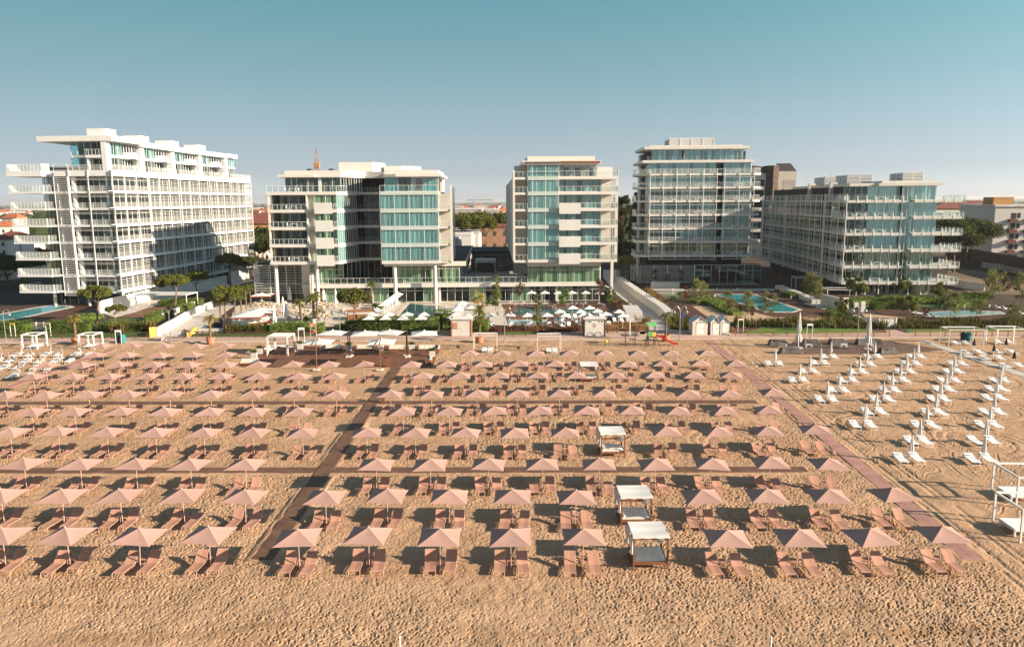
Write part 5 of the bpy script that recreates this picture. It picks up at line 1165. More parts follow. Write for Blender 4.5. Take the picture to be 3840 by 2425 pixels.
# ---- furniture standing on terraces and balconies
def build_ter():
    r = thing('terrace_chair', 'x', 'chair'); m = MB().box(-.3, .3, -.3, .3, .3, .42).box(-.3, .3, .22, .3, .421, .85); mk('seat', m, 'wplastic', r); l = MB()
    for x in (-.26, .26):
        for y in (-.26, .26): l.box(x - .03, x + .03, y - .03, y + .03, 0, .299)
    mk('legs', l, 'wplastic', r); return r
def build_tt():
    r = thing('terrace_table', 'x', 'table'); mk('top', MB().box(-.7, .7, -.4, .4, .68, .74), 'wplastic', r); l = MB()
    for x in (-.62, .62):
        for y in (-.32, .32): l.box(x - .03, x + .03, y - .03, y + .03, 0, .679)
    mk('legs', l, 'wplastic', r); return r
TCH, TTB = Kind(build_ter), Kind(build_tt)
FN = ['ground', 'first', 'second', 'third', 'fourth', 'fifth', 'sixth', 'seventh']
def furn(b_, th, lv, dz, xs, y, where):
    bm_ = Matrix.Translation(b_.location) @ Matrix.Rotation(th, 4, 'Z')
    for i, z in enumerate(lv):
        for k, x in enumerate(xs):
            if (i * 3 + k) % 4 == 3: continue
            TTB.put(bm_ @ Vector((x, y, z + dz)), th, f'white table on balcony level {FN[i + 1]}, {nth(k, len(xs))}, of {where}', 'tables on the balconies')
            for s in (-1, 1): TCH.put(bm_ @ Vector((x + s * 1.15, y, z + dz)), th - s * PI / 2, f'white chair {"left" if s < 0 else "right"} of the table on balcony level {FN[i + 1]}, {nth(k, len(xs))}, {where}', 'chairs on the balconies')
furn(e, TE, LE, .51, (-12.4, -7.5, 7.6), 1.3, 'right block'); furn(d, TD, LD[:6], .51, (-11.5, -3.5, 6.5), 1.1, 'grid block'); furn(hot, math.radians(1.4), LV, .63, (-46.5,), 1.1, 'hotel')
# ------------------------------------------------------------------ ground sheets behind the promenade
def R1(x, y, z=0): return G(x * .2658, 1000 + y * .2658, z)
def R2(x, y, z=0): return G(600 + x * .2658, 1000 + y * .2658, z)
def R3(x, y, z=0): return G(1200 + x * .2658, 1000 + y * .2658, z)
def R4(x, y, z=0): return G(1800 + x * .2658, 1000 + y * .2658, z)
def R5(x, y, z=0): return G(2400 + x * .2658, 1000 + y * .2658, z)
def R6(x, y, z=0): return G(3000 + x * .6109, 960 + y * .6109, z)
X0 = MB().box(-140, 175, 122.42, 300, -.2, -.012); struct('terrain', X0, MT['soil'])
sheet('lawn', [(-300, 1268), (590, 1266), (560, 1240), (-300, 1240)], .03, MT['lawn'])
sheet('lawn', [(718, 1264), (1178, 1264), (1178, 1252), (735, 1252)], .03, MT['lawn'])
sheet('lawn', [(1870, 1264), (2016, 1264), (2016, 1240), (1905, 1240)], .03, MT['lawnbright'])
sheet('lawn', [(2750, 1260), (3340, 1262), (3240, 1233), (2860, 1228)], .03, MT['lawnbright'])
sheet('lawn', [(3430, 1262), (4000, 1264), (3990, 1228), (3395, 1236)], .03, MT['lawnbright'])
sheet('lawn', [(377, 1216), (416, 1194), (600, 1194), (576, 1214)], .04, MT['lawn'])
sheet('walkway', [(600, 1262), (700, 1197), (749, 1173), (797, 1154), (862, 1138), (885, 1143), (850, 1166), (772, 1230), (704, 1262)], .03, MT['concrete'])
sheet('walkway', [(2262, 1040), (2310, 1100), (2395, 1180), (2437, 1242), (2572, 1242), (2512, 1207), (2400, 1120), (2317, 1061), (2310, 1030), (2300, 1012), (2262, 1012)], .04, MT['concrete'])
sheet('plaza', [(2400, 1262), (2760, 1262), (2735, 1247), (2640, 1238), (2400, 1240)], .05, MT['paving'])
sheet('plaza', [(2070, 1262), (2420, 1262), (2420, 1243), (2060, 1243)], .05, MT['paving'])
sheet('plaza', [(1640, 1262), (1860, 1262), (1860, 1248), (1640, 1248)], .05, MT['paving'])
sheet('path', [(3340, 1263), (3440, 1263), (3360, 1238), (3318, 1238)], .05, MT['paving'])
# left garden: decks and pools
sheet('pool_deck', [(-220, 1196), (-60, 1168), (128, 1140), (372, 1138), (372, 1162), (300, 1183), (280, 1192), (77, 1192), (-120, 1215)], .06, MT['deckdark'])
sheet('pool_deck', [(85, 1194), (272, 1194), (255, 1204), (160, 1222), (120, 1205)], .02, MT['deckdark'])
sheet('pool_edge', [(-140, 1200), (-10, 1180), (126, 1154), (186, 1144), (270, 1147), (282, 1152), (78, 1195), (-6, 1206), (-130, 1222)], .075, MT['concrete'])
sheet('pool', [(-130, 1201), (0, 1182), (128, 1158), (188, 1148), (264, 1151), (76, 1192), (0, 1202), (-120, 1218)], .09, MT['pool'])
sheet('pool', [(300, 1182), (372, 1162), (376, 1182)], .09, MT['pooldark'])
sheet('pool_deck', [(449, 1191), (510, 1170), (560, 1152), (655, 1152), (655, 1191)], .06, MT['deck'])
sheet('walkway', [(372, 1168), (470, 1140), (690, 1098), (950, 1046), (990, 1046), (690, 1110), (520, 1166), (430, 1190)], .02, MT['concrete'])
# hotel pool terraces
sheet('terrace', [(860, 1218), (1185, 1225), (1470, 1215), (1700, 1215), (2010, 1222), (2060, 1130), (1600, 1128), (960, 1128), (880, 1150)], .02, MT['terrace'])
sheet('pool', [(1483, 1196), (1531, 1137), (1604, 1146), (1668, 1147), (1618, 1212), (1483, 1212)], .05, MT['pooldark'])
sheet('pool_deck', [(1905, 1216), (2060, 1216), (2380, 1222), (2400, 1190), (2330, 1150), (2290, 1140), (1880, 1140)], .035, MT['deck'])
sheet('pool', [(1930, 1157), (2250, 1157), (2268, 1180), (1924, 1180)], .06, MT['pooldark'])
sheet('pool', [(1905, 1199), (2052, 1199), (2052, 1212), (1906, 1213)], .06, MT['poolpale'])
for a, b_ in (((1476, 1192), (1530, 1135)), ((1668, 1147), (1618, 1212))):
    strip('pool_edge', G(*a), G(*b_), 1.1, .12, MT['terrace'])
# right gardens
sheet('garden_sand', [(2575, 1148), (2680, 1148), (2730, 1160), (2880, 1178), (3010, 1188), (3330, 1204), (3240, 1206), (3010, 1206), (2730, 1212), (2660, 1190)], .03, MT['sandbed'])
sheet('pool_deck', [(2640, 1092), (2900, 1092), (3060, 1140), (3110, 1172), (3000, 1190), (2900, 1189), (2800, 1164), (2680, 1116)], .05, MT['deckdark'])
sheet('pool_edge', [(2674, 1103), (2832, 1103), (3010, 1162), (2974, 1173), (2870, 1172)], .065, MT['concrete'])
sheet('pool', [(2684, 1105), (2828, 1105), (2994, 1162), (2971, 1170), (2877, 1169)], .08, MT['pool'])
sheet('pool_deck', [(2450, 1090), (2600, 1090), (2570, 1122), (2480, 1122)], .03, MT['deckdark'])
sheet('pool', [(2459, 1095), (2549, 1095), (2545, 1117), (2495, 1117)], .05, MT['poolsand'])
sheet('pool_deck', [(2520, 1145), (2590, 1145), (2665, 1196), (2600, 1200), (2540, 1165)], .04, MT['deckdark'])
sheet('pool_deck', [(3270, 1162), (3480, 1158), (3860, 1166), (3990, 1176), (3990, 1204), (3560, 1198), (3420, 1192), (3300, 1178)], .05, MT['deckdark'])
sheet('pool_edge', [(3468, 1171), (3598, 1163), (3752, 1168), (3772, 1177), (3582, 1190), (3470, 1188)], .065, MT['concrete'])
sheet('pool', [(3483, 1171), (3599, 1165), (3748, 1170), (3760, 1177), (3580, 1187), (3478, 1186)], .08, MT['poolpale'])
sheet('path', [(3010, 1138), (3060, 1138), (3180, 1172), (3335, 1222), (3290, 1226), (3130, 1172)], .06, MT['concrete'])
sheet('garden_sand', [(3230, 1176), (3420, 1192), (3410, 1206), (3260, 1206)], .03, MT['sandbed'])
sheet('lawn', [(3160, 1150), (3280, 1160), (3620, 1156), (3620, 1142), (3300, 1142)], .03, MT['lawn'])
sheet('building_plot', [(3560, 1000), (3960, 1060), (3960, 1110), (3640, 1100), (3540, 1050)], .04, MT['earth'])
# ------------------------------------------------------------------ low white walls
def lowwall(lab, pts, h0, h1, t, m='white', name='garden_wall'):
    mb = MB(); o0 = pts[0].copy(); n = len(pts) - 1
    for i, (a, b_) in enumerate(zip(pts[:-1], pts[1:])): mb.wall(a - o0, b_ - o0, 0, h0 + (h1 - h0) * (i + .5) / n, t)
    o = mk(name, mb, m); o.location = o0; return tag(o, lab, 'wall')
lowwall('white parapet wall rising along the left walkway beside the lawn', [G(592, 1264), G(640, 1236), G(700, 1198), G(749, 1173), G(797, 1154)], 1.7, 1.4, .35)
lowwall('long white wall along the foot of the huge left apartment block', [G(375, 1177), G(470, 1150), G(560, 1126), G(690, 1097), G(850, 1066)], 2.6, 2.4, .4)
lowwall('white wall continuing behind the pines at the far end of the left block', [G(862, 1064), G(932, 1046)], 3.2, 3.2, .5)
lowwall('low white kerb wall before the left deck of the lawn', [G(650, 1178), G(728, 1147)], 1.0, 1.0, .5)
lowwall('thick white wall along the right side of the right walkway', [G(2322, 1060), G(2375, 1100), G(2396, 1118), G(2470, 1170), G(2505, 1200)], 1.6, 1.9, 1.6)
lowwall('white wall block at the far end of the right walkway', [G(2300, 1040), G(2318, 1047)], 2.4, 2.4, 1.2)
lowwall('white planter wall along the left side of the right walkway', [G(2270, 1090), G(2300, 1110), G(2345, 1150), G(2372, 1175)], 1.3, 1.5, .5)
lowwall('white square wall beside the right walkway near the pool umbrellas', [G(2378, 1208), G(2360, 1180)], 1.9, 1.9, 3.0)
lowwall('white terrace wall in front of the louvred podium', [G(2440, 1080), G(2548, 1082)], 1.6, 1.6, .4)
lowwall('thin white kerb running past the spa pool', [G(2440, 1090), G(2650, 1092), G(2905, 1090)], .5, .5, .3)
lowwall('white rectangular garden wall in front of the right glass block', [G(3080, 1142), G(3150, 1160), G(3178, 1158)], 2.3, 2.3, .4)
lowwall('long low white wall along the path left of the right block', [G(2920, 1082), G(2990, 1110), G(3060, 1140)], .9, .9, 1.8)
o = lowwall('pale glass garden fence right of the glass block', [G(3555, 1070), G(3620, 1083), G(3690, 1092)], 1.9, 1.9, .12, 'wshade', 'glass_fence'); o['category'] = 'fence'
o = lowwall('small yellow end block at the foot of the left white wall', [G(562, 1265), G(588, 1263)], 1.7, 1.7, .5, 'yellow')
o = lowwall('yellow ramp kerb right of the walking couple', [G(706, 1264), G(735, 1240)], .9, .6, .35, 'yellow')
lowwall('white curved wall with a round emblem beside the walkway', [G(745, 1247), G(838, 1247)], .75, .75, .25)
# ------------------------------------------------------------------ wooden rail fences
def fence(lab, pts, m='wooddark', hgt=1.05, sp=2.1):
    r = thing('rail_fence', lab, 'fence', pts[0]); o0 = pts[0]; f = MB()
    for a, b_ in zip(pts[:-1], pts[1:]):
        a, b_ = a - o0, b_ - o0; L_ = (b_ - a).length; n = max(1, round(L_ / sp))
        for i in range(n + (b_ == pts[-1] - o0)): c = a.lerp(b_, i / n); mk('post', MB().box(c.x - .06, c.x + .06, c.y - .06, c.y + .06, -.1, hgt), m, r)
        f.bar(a + Vector((0, -.07, hgt - .1)), b_ + Vector((0, -.07, hgt - .1)), .05, .12); f.bar(a + Vector((0, -.07, .45)), b_ + Vector((0, -.07, .45)), .04, .09)
    mk('rails', f, m, r); return r
fence('dark wooden rail fence along the left lawn by the promenade', [G(-60, 1272), G(140, 1271), G(330, 1269), G(555, 1268)])
fence('dark wooden rail fence right of the walking couple', [G(712, 1263), G(860, 1267), G(1010, 1266), G(1180, 1265)])
fence('dark wooden rail fence between the two kiosks', [G(1868, 1264), G(1925, 1263), G(2016, 1262)])
fence('low wooden fence behind the benches right of the white kiosk', [G(2272, 1240), G(2345, 1240), G(2425, 1240)], 'fencew')
fence('light brown rail fence from the beach huts to the paved gate path', [G(2735, 1240), G(2757, 1260), G(2900, 1260), G(3100, 1262), G(3335, 1264)], 'fencew', 1.1, 2.4)
fence('light brown rail fence right of the paved gate path', [G(3432, 1263), G(3600, 1263), G(3900, 1265)], 'fencew', 1.1, 2.4)
r = thing('garden_gate', 'white garden gate between the tall grass beds at the right', 'gate', G(3330, 1228)); mk('gate_panel', MB().box(-1.5, 1.2, -.05, .05, .1, 1.5), 'wshade', r)
for x in (-1.6, 1.3): mk('post', MB().box(x - .1, x + .1, -.12, .12, 0, 1.7), 'wmetal', r)
r = thing('garden_gate', 'white barred gate in the left hedge', 'gate', R1(520, 905)); f = MB()
for x in (-1.6, 0, 1.3): f.box(x - .08, x + .08, -.06, .06, 0, 1.6)
for k in range(5): f.bar((-1.6, 0, .3 + .28 * k), (1.3, 0, .3 + .28 * k), .05)
mk('frame', f, 'wmetal', r)
# ------------------------------------------------------------------ kiosks, huts, signs, benches
def kiosk(lab, xa, xb, y, hgt, dep, m2):
    a, b_ = G(xa, y, .07), G(xb, y, .07); w = (b_ - a).length; r = thing('kiosk', lab, 'kiosk', midp(a, b_))
    mk('wall', MB().box(-w / 2 + .12, w / 2 - .12, .06, dep, 0, hgt), 'wshade', r); s = MB(); z = .12
    while z < hgt - .1: s.add([(-w / 2 + .15, .0, z), (w / 2 - .15, .0, z), (w / 2 - .15, .055, z + .2), (-w / 2 + .15, .055, z + .2)], [(0, 1, 2, 3)]).box(-w / 2 + .15, w / 2 - .15, 0, .055, z - .02, z); z += .22
    mk('cladding', s, 'white', r)
    for x in (-w / 2, w / 2 - .12): mk('corner_post', MB().box(x, x + .12, -.04, dep, 0, hgt + .05), m2, r)
    mk('roof', MB().box(-w / 2 - .15, w / 2 + .15, -.2, dep + .1, hgt + .052, hgt + .25).box(-w / 2 + .3, w / 2 - .3, .5, dep - .4, hgt + .252, hgt + .42), 'roofw', r); return r, w, hgt
k1, w, hg = kiosk('white louvred kiosk with a red and white poster by the beige pergola', 1692, 1768, 1261, 2.75, 2.6, 'fencew')
mk('poster', MB().box(-w / 2 + .3, -w / 2 + 1.05, -.03, -.005, 1.25, 2.3), 'terracotta', k1); mk('poster', MB().box(-w / 2 + 1.06, -w / 2 + 1.85, -.03, -.005, 1.25, 2.3), 'white', k1)
k2, w, hg = kiosk('white louvred kiosk with dark corner posts left of the benches', 2190, 2270, 1260, 2.75, 2.6, 'wooddark')
for x, m_ in ((-1.3, 'stripe'), (-.95, 'tealp'), (-.65, 'tealp'), (.75, 'tealp'), (1.2, 'redcloth')): mk('marking', MB().box(x - .1, x + .1, -.02, -.005, 2.3, 2.5), m_, k2)
for zz in (1.5, 1.68, 1.86, 2.04): mk('marking', MB().box(-.28, -.05, -.02, -.005, zz, zz + .08).box(.0, .22, -.02, -.005, zz, zz + .08), 'steel', k2)
for x in (-.9, .9): mk('roof_vent', MB().lathe([(.0, .5), (.62, .12), (.62, .0)], 4, (x, 1.3, hg + .43)), 'wcanvas', k2)
def hut(lab, xa, xb, y, dep, h0, h1, stripes):
    a, b_ = G(xa, y, .07), G(xb, y, .07); w = (b_ - a).length; r = thing('beach_hut', lab, 'beach hut', midp(a, b_), .0); hw = w / 2
    m = MB().add([(-hw, 0, 0), (hw, 0, 0), (hw, 0, h0), (0, 0, h1), (-hw, 0, h0), (-hw, dep, 0), (hw, dep, 0), (hw, dep, h0), (0, dep, h1), (-hw, dep, h0)], [(0, 1, 2, 3, 4), (9, 8, 7, 6, 5), (0, 4, 9, 5), (1, 6, 7, 2)])
    for i in range(6): m.bar((-hw - .01, dep * (i + .5) / 6, 0), (-hw - .01, dep * (i + .5) / 6, h0), .03)
    mk('wall', m, 'white', r); sl = (h1 - h0) / hw
    for s in (-1, 1): mk('roof', MB().add([(0, -.15, h1 + .03), (s * (hw + .15), -.15, h0 + .03 - sl * .15), (s * (hw + .15), dep + .1, h0 + .03 - sl * .15), (0, dep + .1, h1 + .03), (0, -.15, h1 + .09), (s * (hw + .15), -.15, h0 + .09 - sl * .15), (s * (hw + .15), dep + .1, h0 + .09 - sl * .15), (0, dep + .1, h1 + .09)], [(0, 1, 2, 3), (7, 6, 5, 4), (0, 4, 5, 1), (1, 5, 6, 2), (2, 6, 7, 3)]), 'zinc', r)
    dw = min(.6, hw * .55); d_ = mk('door', MB().box(-dw, dw, -.035, -.002, .12, h0 - .1), 'wmetal', r); mk('handle', MB().box(dw - .12, dw - .06, -.07, -.036, 1., 1.15), 'blackm', d_); mk('hinge_rail', MB().box(-dw, dw, -.06, -.036, h0 - .1, h0 - .02), 'blackm', r)
    mk('gable_window', MB().add([(0, -.02, h0 + .2), (.16, -.02, h0 + .36), (0, -.02, h0 + .52), (-.16, -.02, h0 + .36)], [(0, 1, 2, 3)]), 'blackm', r)
    if stripes:
        for x0, x1, z1 in ((-hw + .45, -hw + .7, 1.5), (hw - .7, hw - .4, h0)): mk('painted_stripe', MB().box(x0, x1, -.02, -.004, .15, z1), 'stripe', r)
    return r
hut('white beach hut with pale blue roof and beige stripes, left of the three huts', 2596, 2653, 1256, 2.6, 2.15, 3.0, True)
hut('white beach hut with pale blue roof, middle one of the three huts', 2664, 2698, 1256, 2.8, 2.15, 2.95, False); hut('white beach hut with pale blue roof, right one of the three huts', 2700, 2734, 1256, 2.8, 2.15, 2.95, False)
def bench(lab, p):
    r = thing('bench', lab, 'bench', p); s = MB(); b2 = MB()
    for k in range(4): s.box(-.95, .95, -.25 + .12 * k, -.15 + .12 * k, .42, .46)
    for k in range(3): b2.box(-.95, .95, .28, .31, .55 + .13 * k, .65 + .13 * k)
    mk('seat', s, 'wood', r); mk('backrest', b2, 'wood', r); l = MB()
    for x in (-.8, .8): l.box(x - .04, x + .04, -.22, -.16, 0, .419).box(x - .04, x + .04, .22, .279, 0, .9)
    mk('legs', l, 'blackm', r)
bench('wooden slatted bench right of the white kiosk', G(2296, 1247, .06)); bench('wooden slatted bench left of the play tower', G(2408, 1247, .06))
r = thing('beach_shower', 'tall white beach shower with four arms on a dark mat', 'shower', G(2361, 1256, .06)); mk('column', MB().tube([(0, 0, 0), (0, 0, 2.7)], .09, 8), 'wmetal', r)
for k in range(4): a = k * PI / 2 + .4; mk('shower_arm', MB().tube([(0, 0, 2.6), (.5 * math.cos(a), .5 * math.sin(a), 2.75), (.62 * math.cos(a), .62 * math.sin(a), 2.6)], .035, 5), 'wmetal', r)
mk('mat', MB().box(-1.4, 1.4, -1, 1, .002, .03), 'tarp', r)
def board(name, lab, p, w, h0, h1, m, legs=2, cat='sign', rz=0):
    r = thing(name, lab, cat, p, rz); mk('panel', MB().box(-w / 2, w / 2, -.03, .03, h0, h1), m, r)
    for x in ((-w / 2 + .05, w / 2 - .05) if legs == 2 else (0,)): mk('post', MB().box(x - .04, x + .04, .032, .10, 0, h1), 'wmetal', r)
    return r
r = board('panel_sign', 'tall white information panel at the start of the left walkway', G(615, 1279, .07), .8, .1, 2.3, 'wmetal', 2, rz=.1); mk('heading', MB().box(-.28, .28, -.04, -.031, 2.1, 2.18), 'stripe', r)
r = board('hotel_sign', 'dark navy billboard with small white lettering beside the restaurant terrace', R2(832, 902), 1.55, .05, 2.15, 'navy', 2)
mk('emblem', MB().lathe([(0, 0), (.09, 0)], 10, (0, 0, 0)).add([(-.06, -.035, 1.72), (.06, -.035, 1.72), (.0, -.035, 1.86)], [(0, 1, 2)]), 'white', r)
def text(body, size, loc, m, parent, name='lettering', rx=PI / 2):
    cu = bpy.data.curves.new(name, 'FONT'); cu.body = body; cu.size = size; cu.align_x = 'CENTER'; cu.extrude = .004; o = bpy.data.objects.new(name, cu); COL.objects.link(o); dg = bpy.context.evaluated_depsgraph_get()
    me = bpy.data.meshes.new_from_object(o.evaluated_get(dg)); bpy.data.objects.remove(o); q = bpy.data.objects.new(name, me); COL.objects.link(q); q.parent = parent; q.location = loc; q.rotation_euler = (rx, 0, 0); me.materials.append(MT[m]); return q
text('FALKENSTEINER', .155, (0, -.036, 1.5), 'white', r)
r = board('map_board', 'colourful map board on two posts in front of the hedge', R2(2165, 985), 1.1, .6, 2.2, 'terracotta', 2)
for (x0, x1, z0, z1, m_) in ((-.35, -.1, 1.75, 2.0, 'white'), (-.3, .3, 1.2, 1.6, 'tealp'), (.0, .35, 1.3, 1.75, 'green'), (-.35, 0, .8, 1.05, 'blackm'), (.1, .3, .8, 1.1, 'yellow')): mk('map_patch', MB().box(x0, x1, -.045, -.031, z0, z1), m_, r)
r = thing('pedestrian_sign', 'round blue pedestrian sign on a pole left of the beach huts', 'sign', R5(600, 895)); mk('pole', MB().tube([(0, 0, 0), (0, 0, 3.0)], .035, 6), 'steel', r); m = MB(); m.add([(.36 * math.cos(2 * PI * k / 20), -.05, 2.55 + .36 * math.sin(2 * PI * k / 20)) for k in range(20)], [tuple(range(20))]); d_ = mk('disc', m, 'blue', r)
mk('walking_figure', MB().bar((0, -.06, 2.55), (.01, -.06, 2.72), .09, .02).bar((0, -.06, 2.55), (-.1, -.06, 2.33), .05, .02).bar((0, -.06, 2.55), (.09, -.06, 2.34), .05, .02).bar((0, -.06, 2.68), (.12, -.06, 2.55), .04, .02).lathe([(0, 0), (.05, .03), (0, .09)], 8, (.02, -.06, 2.76)), 'white', d_)
def frame_sign(lab, p, m='wmetal', top='stripe', rz=0):
    r = thing('entrance_marker', lab, 'sign', p, rz)
    for x in (-.45, .45): mk('post', MB().box(x - .035, x + .035, -.035, .035, 0, 2.05), m, r)
    mk('panel', MB().box(-.48, .48, -.05, .05, 2.052, 2.35), top, r)
frame_sign('thin white marker with yellow panel left of the left hedge gate', R1(190, 990), top='yellow', rz=-.2); frame_sign('thin white marker with cream panel right of the left hedge gate', R1(690, 985), rz=-.25)
frame_sign('thin white marker in front of the turquoise bin', R1(1680, 1100, .05), top='wmetal'); frame_sign('thin white marker in the grass right of the beach huts', R5(1418, 925), top='stripe')
frame_sign('thin white marker at the left end of the lounge deck', z2(697, 310), top='wmetal', rz=.4); frame_sign('small grey marker near the left tall folded parasol', G(3035, 1268, .06), top='wmetal')
# tall black garden lamps along the right walkway
def glamp():
    r = thing('garden_lamp', 'x', 'garden lamp'); mk('pole', MB().tube([(0, 0, 0), (0, 0, 4.6)], .055, 6), 'blackm', r); mk('head', MB().box(-.09, .09, -.09, .09, 4.4, 4.85), 'blackm', r); return r
GL = Kind(glamp)
for i, (x, y) in enumerate(((2424, 1139), (2516, 1206), (2353, 1085), (2305, 1048))): GL.put(G(x, y), 0, f'slim black garden lamp, {("second", "nearest", "third", "farthest")[i]} from the beach along the right walkway', 'black garden lamps')
r = thing('garden_lamp', 'grey garden lamp with bent head behind the left terrace', 'garden lamp', R2(1245, 340)); mk('pole', MB().tube([(0, 0, 0), (0, 0, 5), (-.9, 0, 5.05)], .06, 6), 'steel', r); mk('head', MB().box(-1.3, -.6, -.12, .12, 5.06, 5.14), 'steel', r)
r = thing('garden_lamp', 'white garden lamp with bent head behind the left pines', 'garden lamp', R2(760, 420)); mk('pole', MB().tube([(0, 0, 0), (0, 0, 3.2), (-.7, 0, 3.25)], .06, 6), 'wmetal', r); mk('head', MB().box(-1.3, -.5, -.12, .12, 3.26, 3.34), 'wmetal', r)
def bollard():
    o = mk('light_bollard', MB().lathe([(.09, 0), (.09, .75), (0, .76)], 8).box(-.09, .3, -.09, .09, .62, .74), 'wmetal'); return tag(o, 'x', 'bollard light')
BO = Kind(bollard)
bl = [(462, 350), (1088, 345), (1375, 345), (1770, 370), (1985, 400), (1058, 450), (1113, 515), (2128, 455), (2250, 445)]
for i, (x, y) in enumerate(sorted(bl)): BO.put(R5(x, y), rnd.random() * 6, f'small white bollard light, {nth(i, len(bl))} of the group round the turquoise pool', 'bollard lights round the turquoise pool')
bl = [(102, 320), (158, 310), (318, 330), (508, 325), (717, 325), (870, 322), (1008, 322), (1160, 322), (993, 245), (1045, 250), (1098, 252), (1112, 278)]
for i, (x, y) in enumerate(sorted(bl)): BO.put(R6(x, y), rnd.random() * 6, f'small white bollard light, {nth(i, len(bl))} in the garden of the right block', 'bollard lights in the right garden')
# ------------------------------------------------------------------ restaurant terrace
def build_open(w, val=None):
    def f():
        r = thing('terrace_parasol', 'x', 'parasol'); mk('canopy', canopy_mesh(w, 2.55, 3.2, .05, 4), 'wcanvas', r); mk('pole', MB().tube([(0, 0, 0), (0, 0, 3.3)], .05, 7), 'wplastic', r)
        if val:
            v = MB(); h_ = w / 2
            for a, b_ in (((-h_, -h_), (h_, -h_)), ((h_, -h_), (h_, h_)), ((h_, h_), (-h_, h_)), ((-h_, h_), (-h_, -h_))): v.quad((a[0], a[1], 2.3), (b_[0], b_[1], 2.3), (b_[0] * .995, b_[1] * .995, 2.54), (a[0] * .995, a[1] * .995, 2.54))
            mk('valance', v, val, r)
        mk('base', MB().box(-.4, .4, -.4, .4, 0, .1), 'concrete', r); return r
    return f
RP = Kind(build_open(5.2, 'redcloth'))
for (x, y), lab, sc in (((1440, 365), 'open white parasol with red valance, farthest back of three', .85), ((1245, 632), 'open white parasol with red valance nearest to the hedge', 1.), ((1420, 578), 'open white parasol with red valance, middle of three', 1.)):
    p = R2(x, y, 3.2 * sc); p.z = 0; RP.put(p, .12, lab, 'red-edged restaurant parasols', sc)
SPK = Kind(build_open(2.5))
pool_p = [R3(x, y, 2.75) for x, y in ((900, 505), (940, 472), (980, 440), (1020, 412), (1060, 385), (1098, 357))], [R3(x, y, 2.75) for x, y in ((730, 643), (690, 690), (965, 643), (920, 690), (1230, 638), (1170, 690), (1468, 638), (1420, 690))], \
    [R3(x, y, 2.75) for x, y in ((2010, 483), (1985, 512), (1960, 545), (1940, 580), (1900, 640), (1870, 672), (2130, 540), (2085, 662))], [R4(x, y, 2.75) for x, y in ((125, 648), (415, 648), (665, 650), (945, 648), (1200, 650), (1455, 648), (1775, 633), (1125, 597), (1415, 597), (1655, 592), (1305, 545), (1545, 547), (1960, 598), (2015, 655))], \
    [R4(x, y, 2.75) for x, y in ((725, 338), (915, 338), (1105, 338), (1300, 338), (1490, 338), (1680, 342))]
wh = ('in the slanting row left of the dark pool', 'between the hedge and the dark pool', 'on the terrace right of the dark pool', 'around the shallow pools', 'along the glass front of the right hotel tower')
for ps, w_ in zip(pool_p, wh):
    ps = sorted(ps, key=lambda p: p.x)
    for i, p in enumerate(ps): p.z = 0; SPK.put(p, rnd.gauss(.03, .06), f'white square parasol {w_}, {nth(i, len(ps))}', 'white hotel pool parasols', .86)
def build_rolled():
    r = thing('closed_parasol', 'x', 'closed parasol'); mk('canopy', folded(.42, 3.9, .8, 14), 'wcanvas', r); mk('pole', MB().tube([(0, 0, 0), (0, 0, 3.8)], .05, 7), 'wplastic', r); mk('base', MB().box(-.35, .35, -.35, .35, 0, .1), 'concrete', r); return r
RC = Kind(build_rolled)
rc = [R2(x, y, 3.75) for x, y in ((1550, 255), (1825, 280), (1968, 228), (2303, 280), (1730, 430), (1772, 490), (1605, 570))] + [R3(x, y, 3.75) for x, y in ((150, 255), (178, 218), (535, 280), (645, 222), (737, 178), (215, 320))]
for i, p in enumerate(sorted(rc, key=lambda p: p.x / p.y)): p.z = 0; RC.put(p, rnd.random() * 6, f'folded white parasol on the restaurant terrace, {nth(i, len(rc))}', 'folded restaurant parasols')
def build_chair():
    r = thing('wicker_chair', 'x', 'chair'); mk('seat', MB().lathe([(0, .42), (.3, .42), (.32, .36), (.25, .3), (0, .3)], 9), 'wicker', r); m = MB(); vs = []
    for k in range(9): a = PI * .05 + PI * .9 * k / 8; x, y = .33 * math.cos(a), .3 * math.sin(a); vs += [(x, y, .38), (x * 1.1, y * 1.15, .62 + .25 * math.sin(a))]
    m.add(vs, [(2 * k, 2 * k + 2, 2 * k + 3, 2 * k + 1) for k in range(8)]); mk('backrest', m, 'wicker', r); l = MB()
    for x in (-.2, .2):
        for y in (-.2, .2): l.bar((x, y, .3), (x * 1.2, y * 1.2, 0), .03)
    mk('legs', l, 'blackm', r); return r
def build_cafe():
    r = thing('cafe_table', 'x', 'table'); mk('top', MB().lathe([(0, .72), (.42, .72), (.42, .76), (0, .76)], 12), 'wplastic', r); mk('stem', MB().lathe([(.28, 0), (.04, .05), (.04, .719)], 8), 'wplastic', r); return r
CH, CT = Kind(build_chair), Kind(build_cafe)
spots = [R2(x, y) for x, y in ((1400, 560), (1520, 545), (1620, 560), (1450, 505), (1120, 760), (1330, 770), (1690, 690), (1860, 760), (1880, 660), (2000, 640), (2080, 700), (1930, 600), (1780, 640), (2120, 650), (1600, 620), (1500, 610))] + [R3(x, y) for x, y in ((60, 720), (100, 690), (20, 760), (400, 660), (330, 640), (60, 600), (120, 560), (560, 560), (620, 520), (480, 540))]
while len(spots) < 37:
    c_ = R2(rnd.uniform(1380, 2400), rnd.uniform(520, 780))
    if min((c_ - q_).length for q_ in spots) > 2.3: spots.append(c_)
spots.sort(key=lambda p: p.x / p.y)
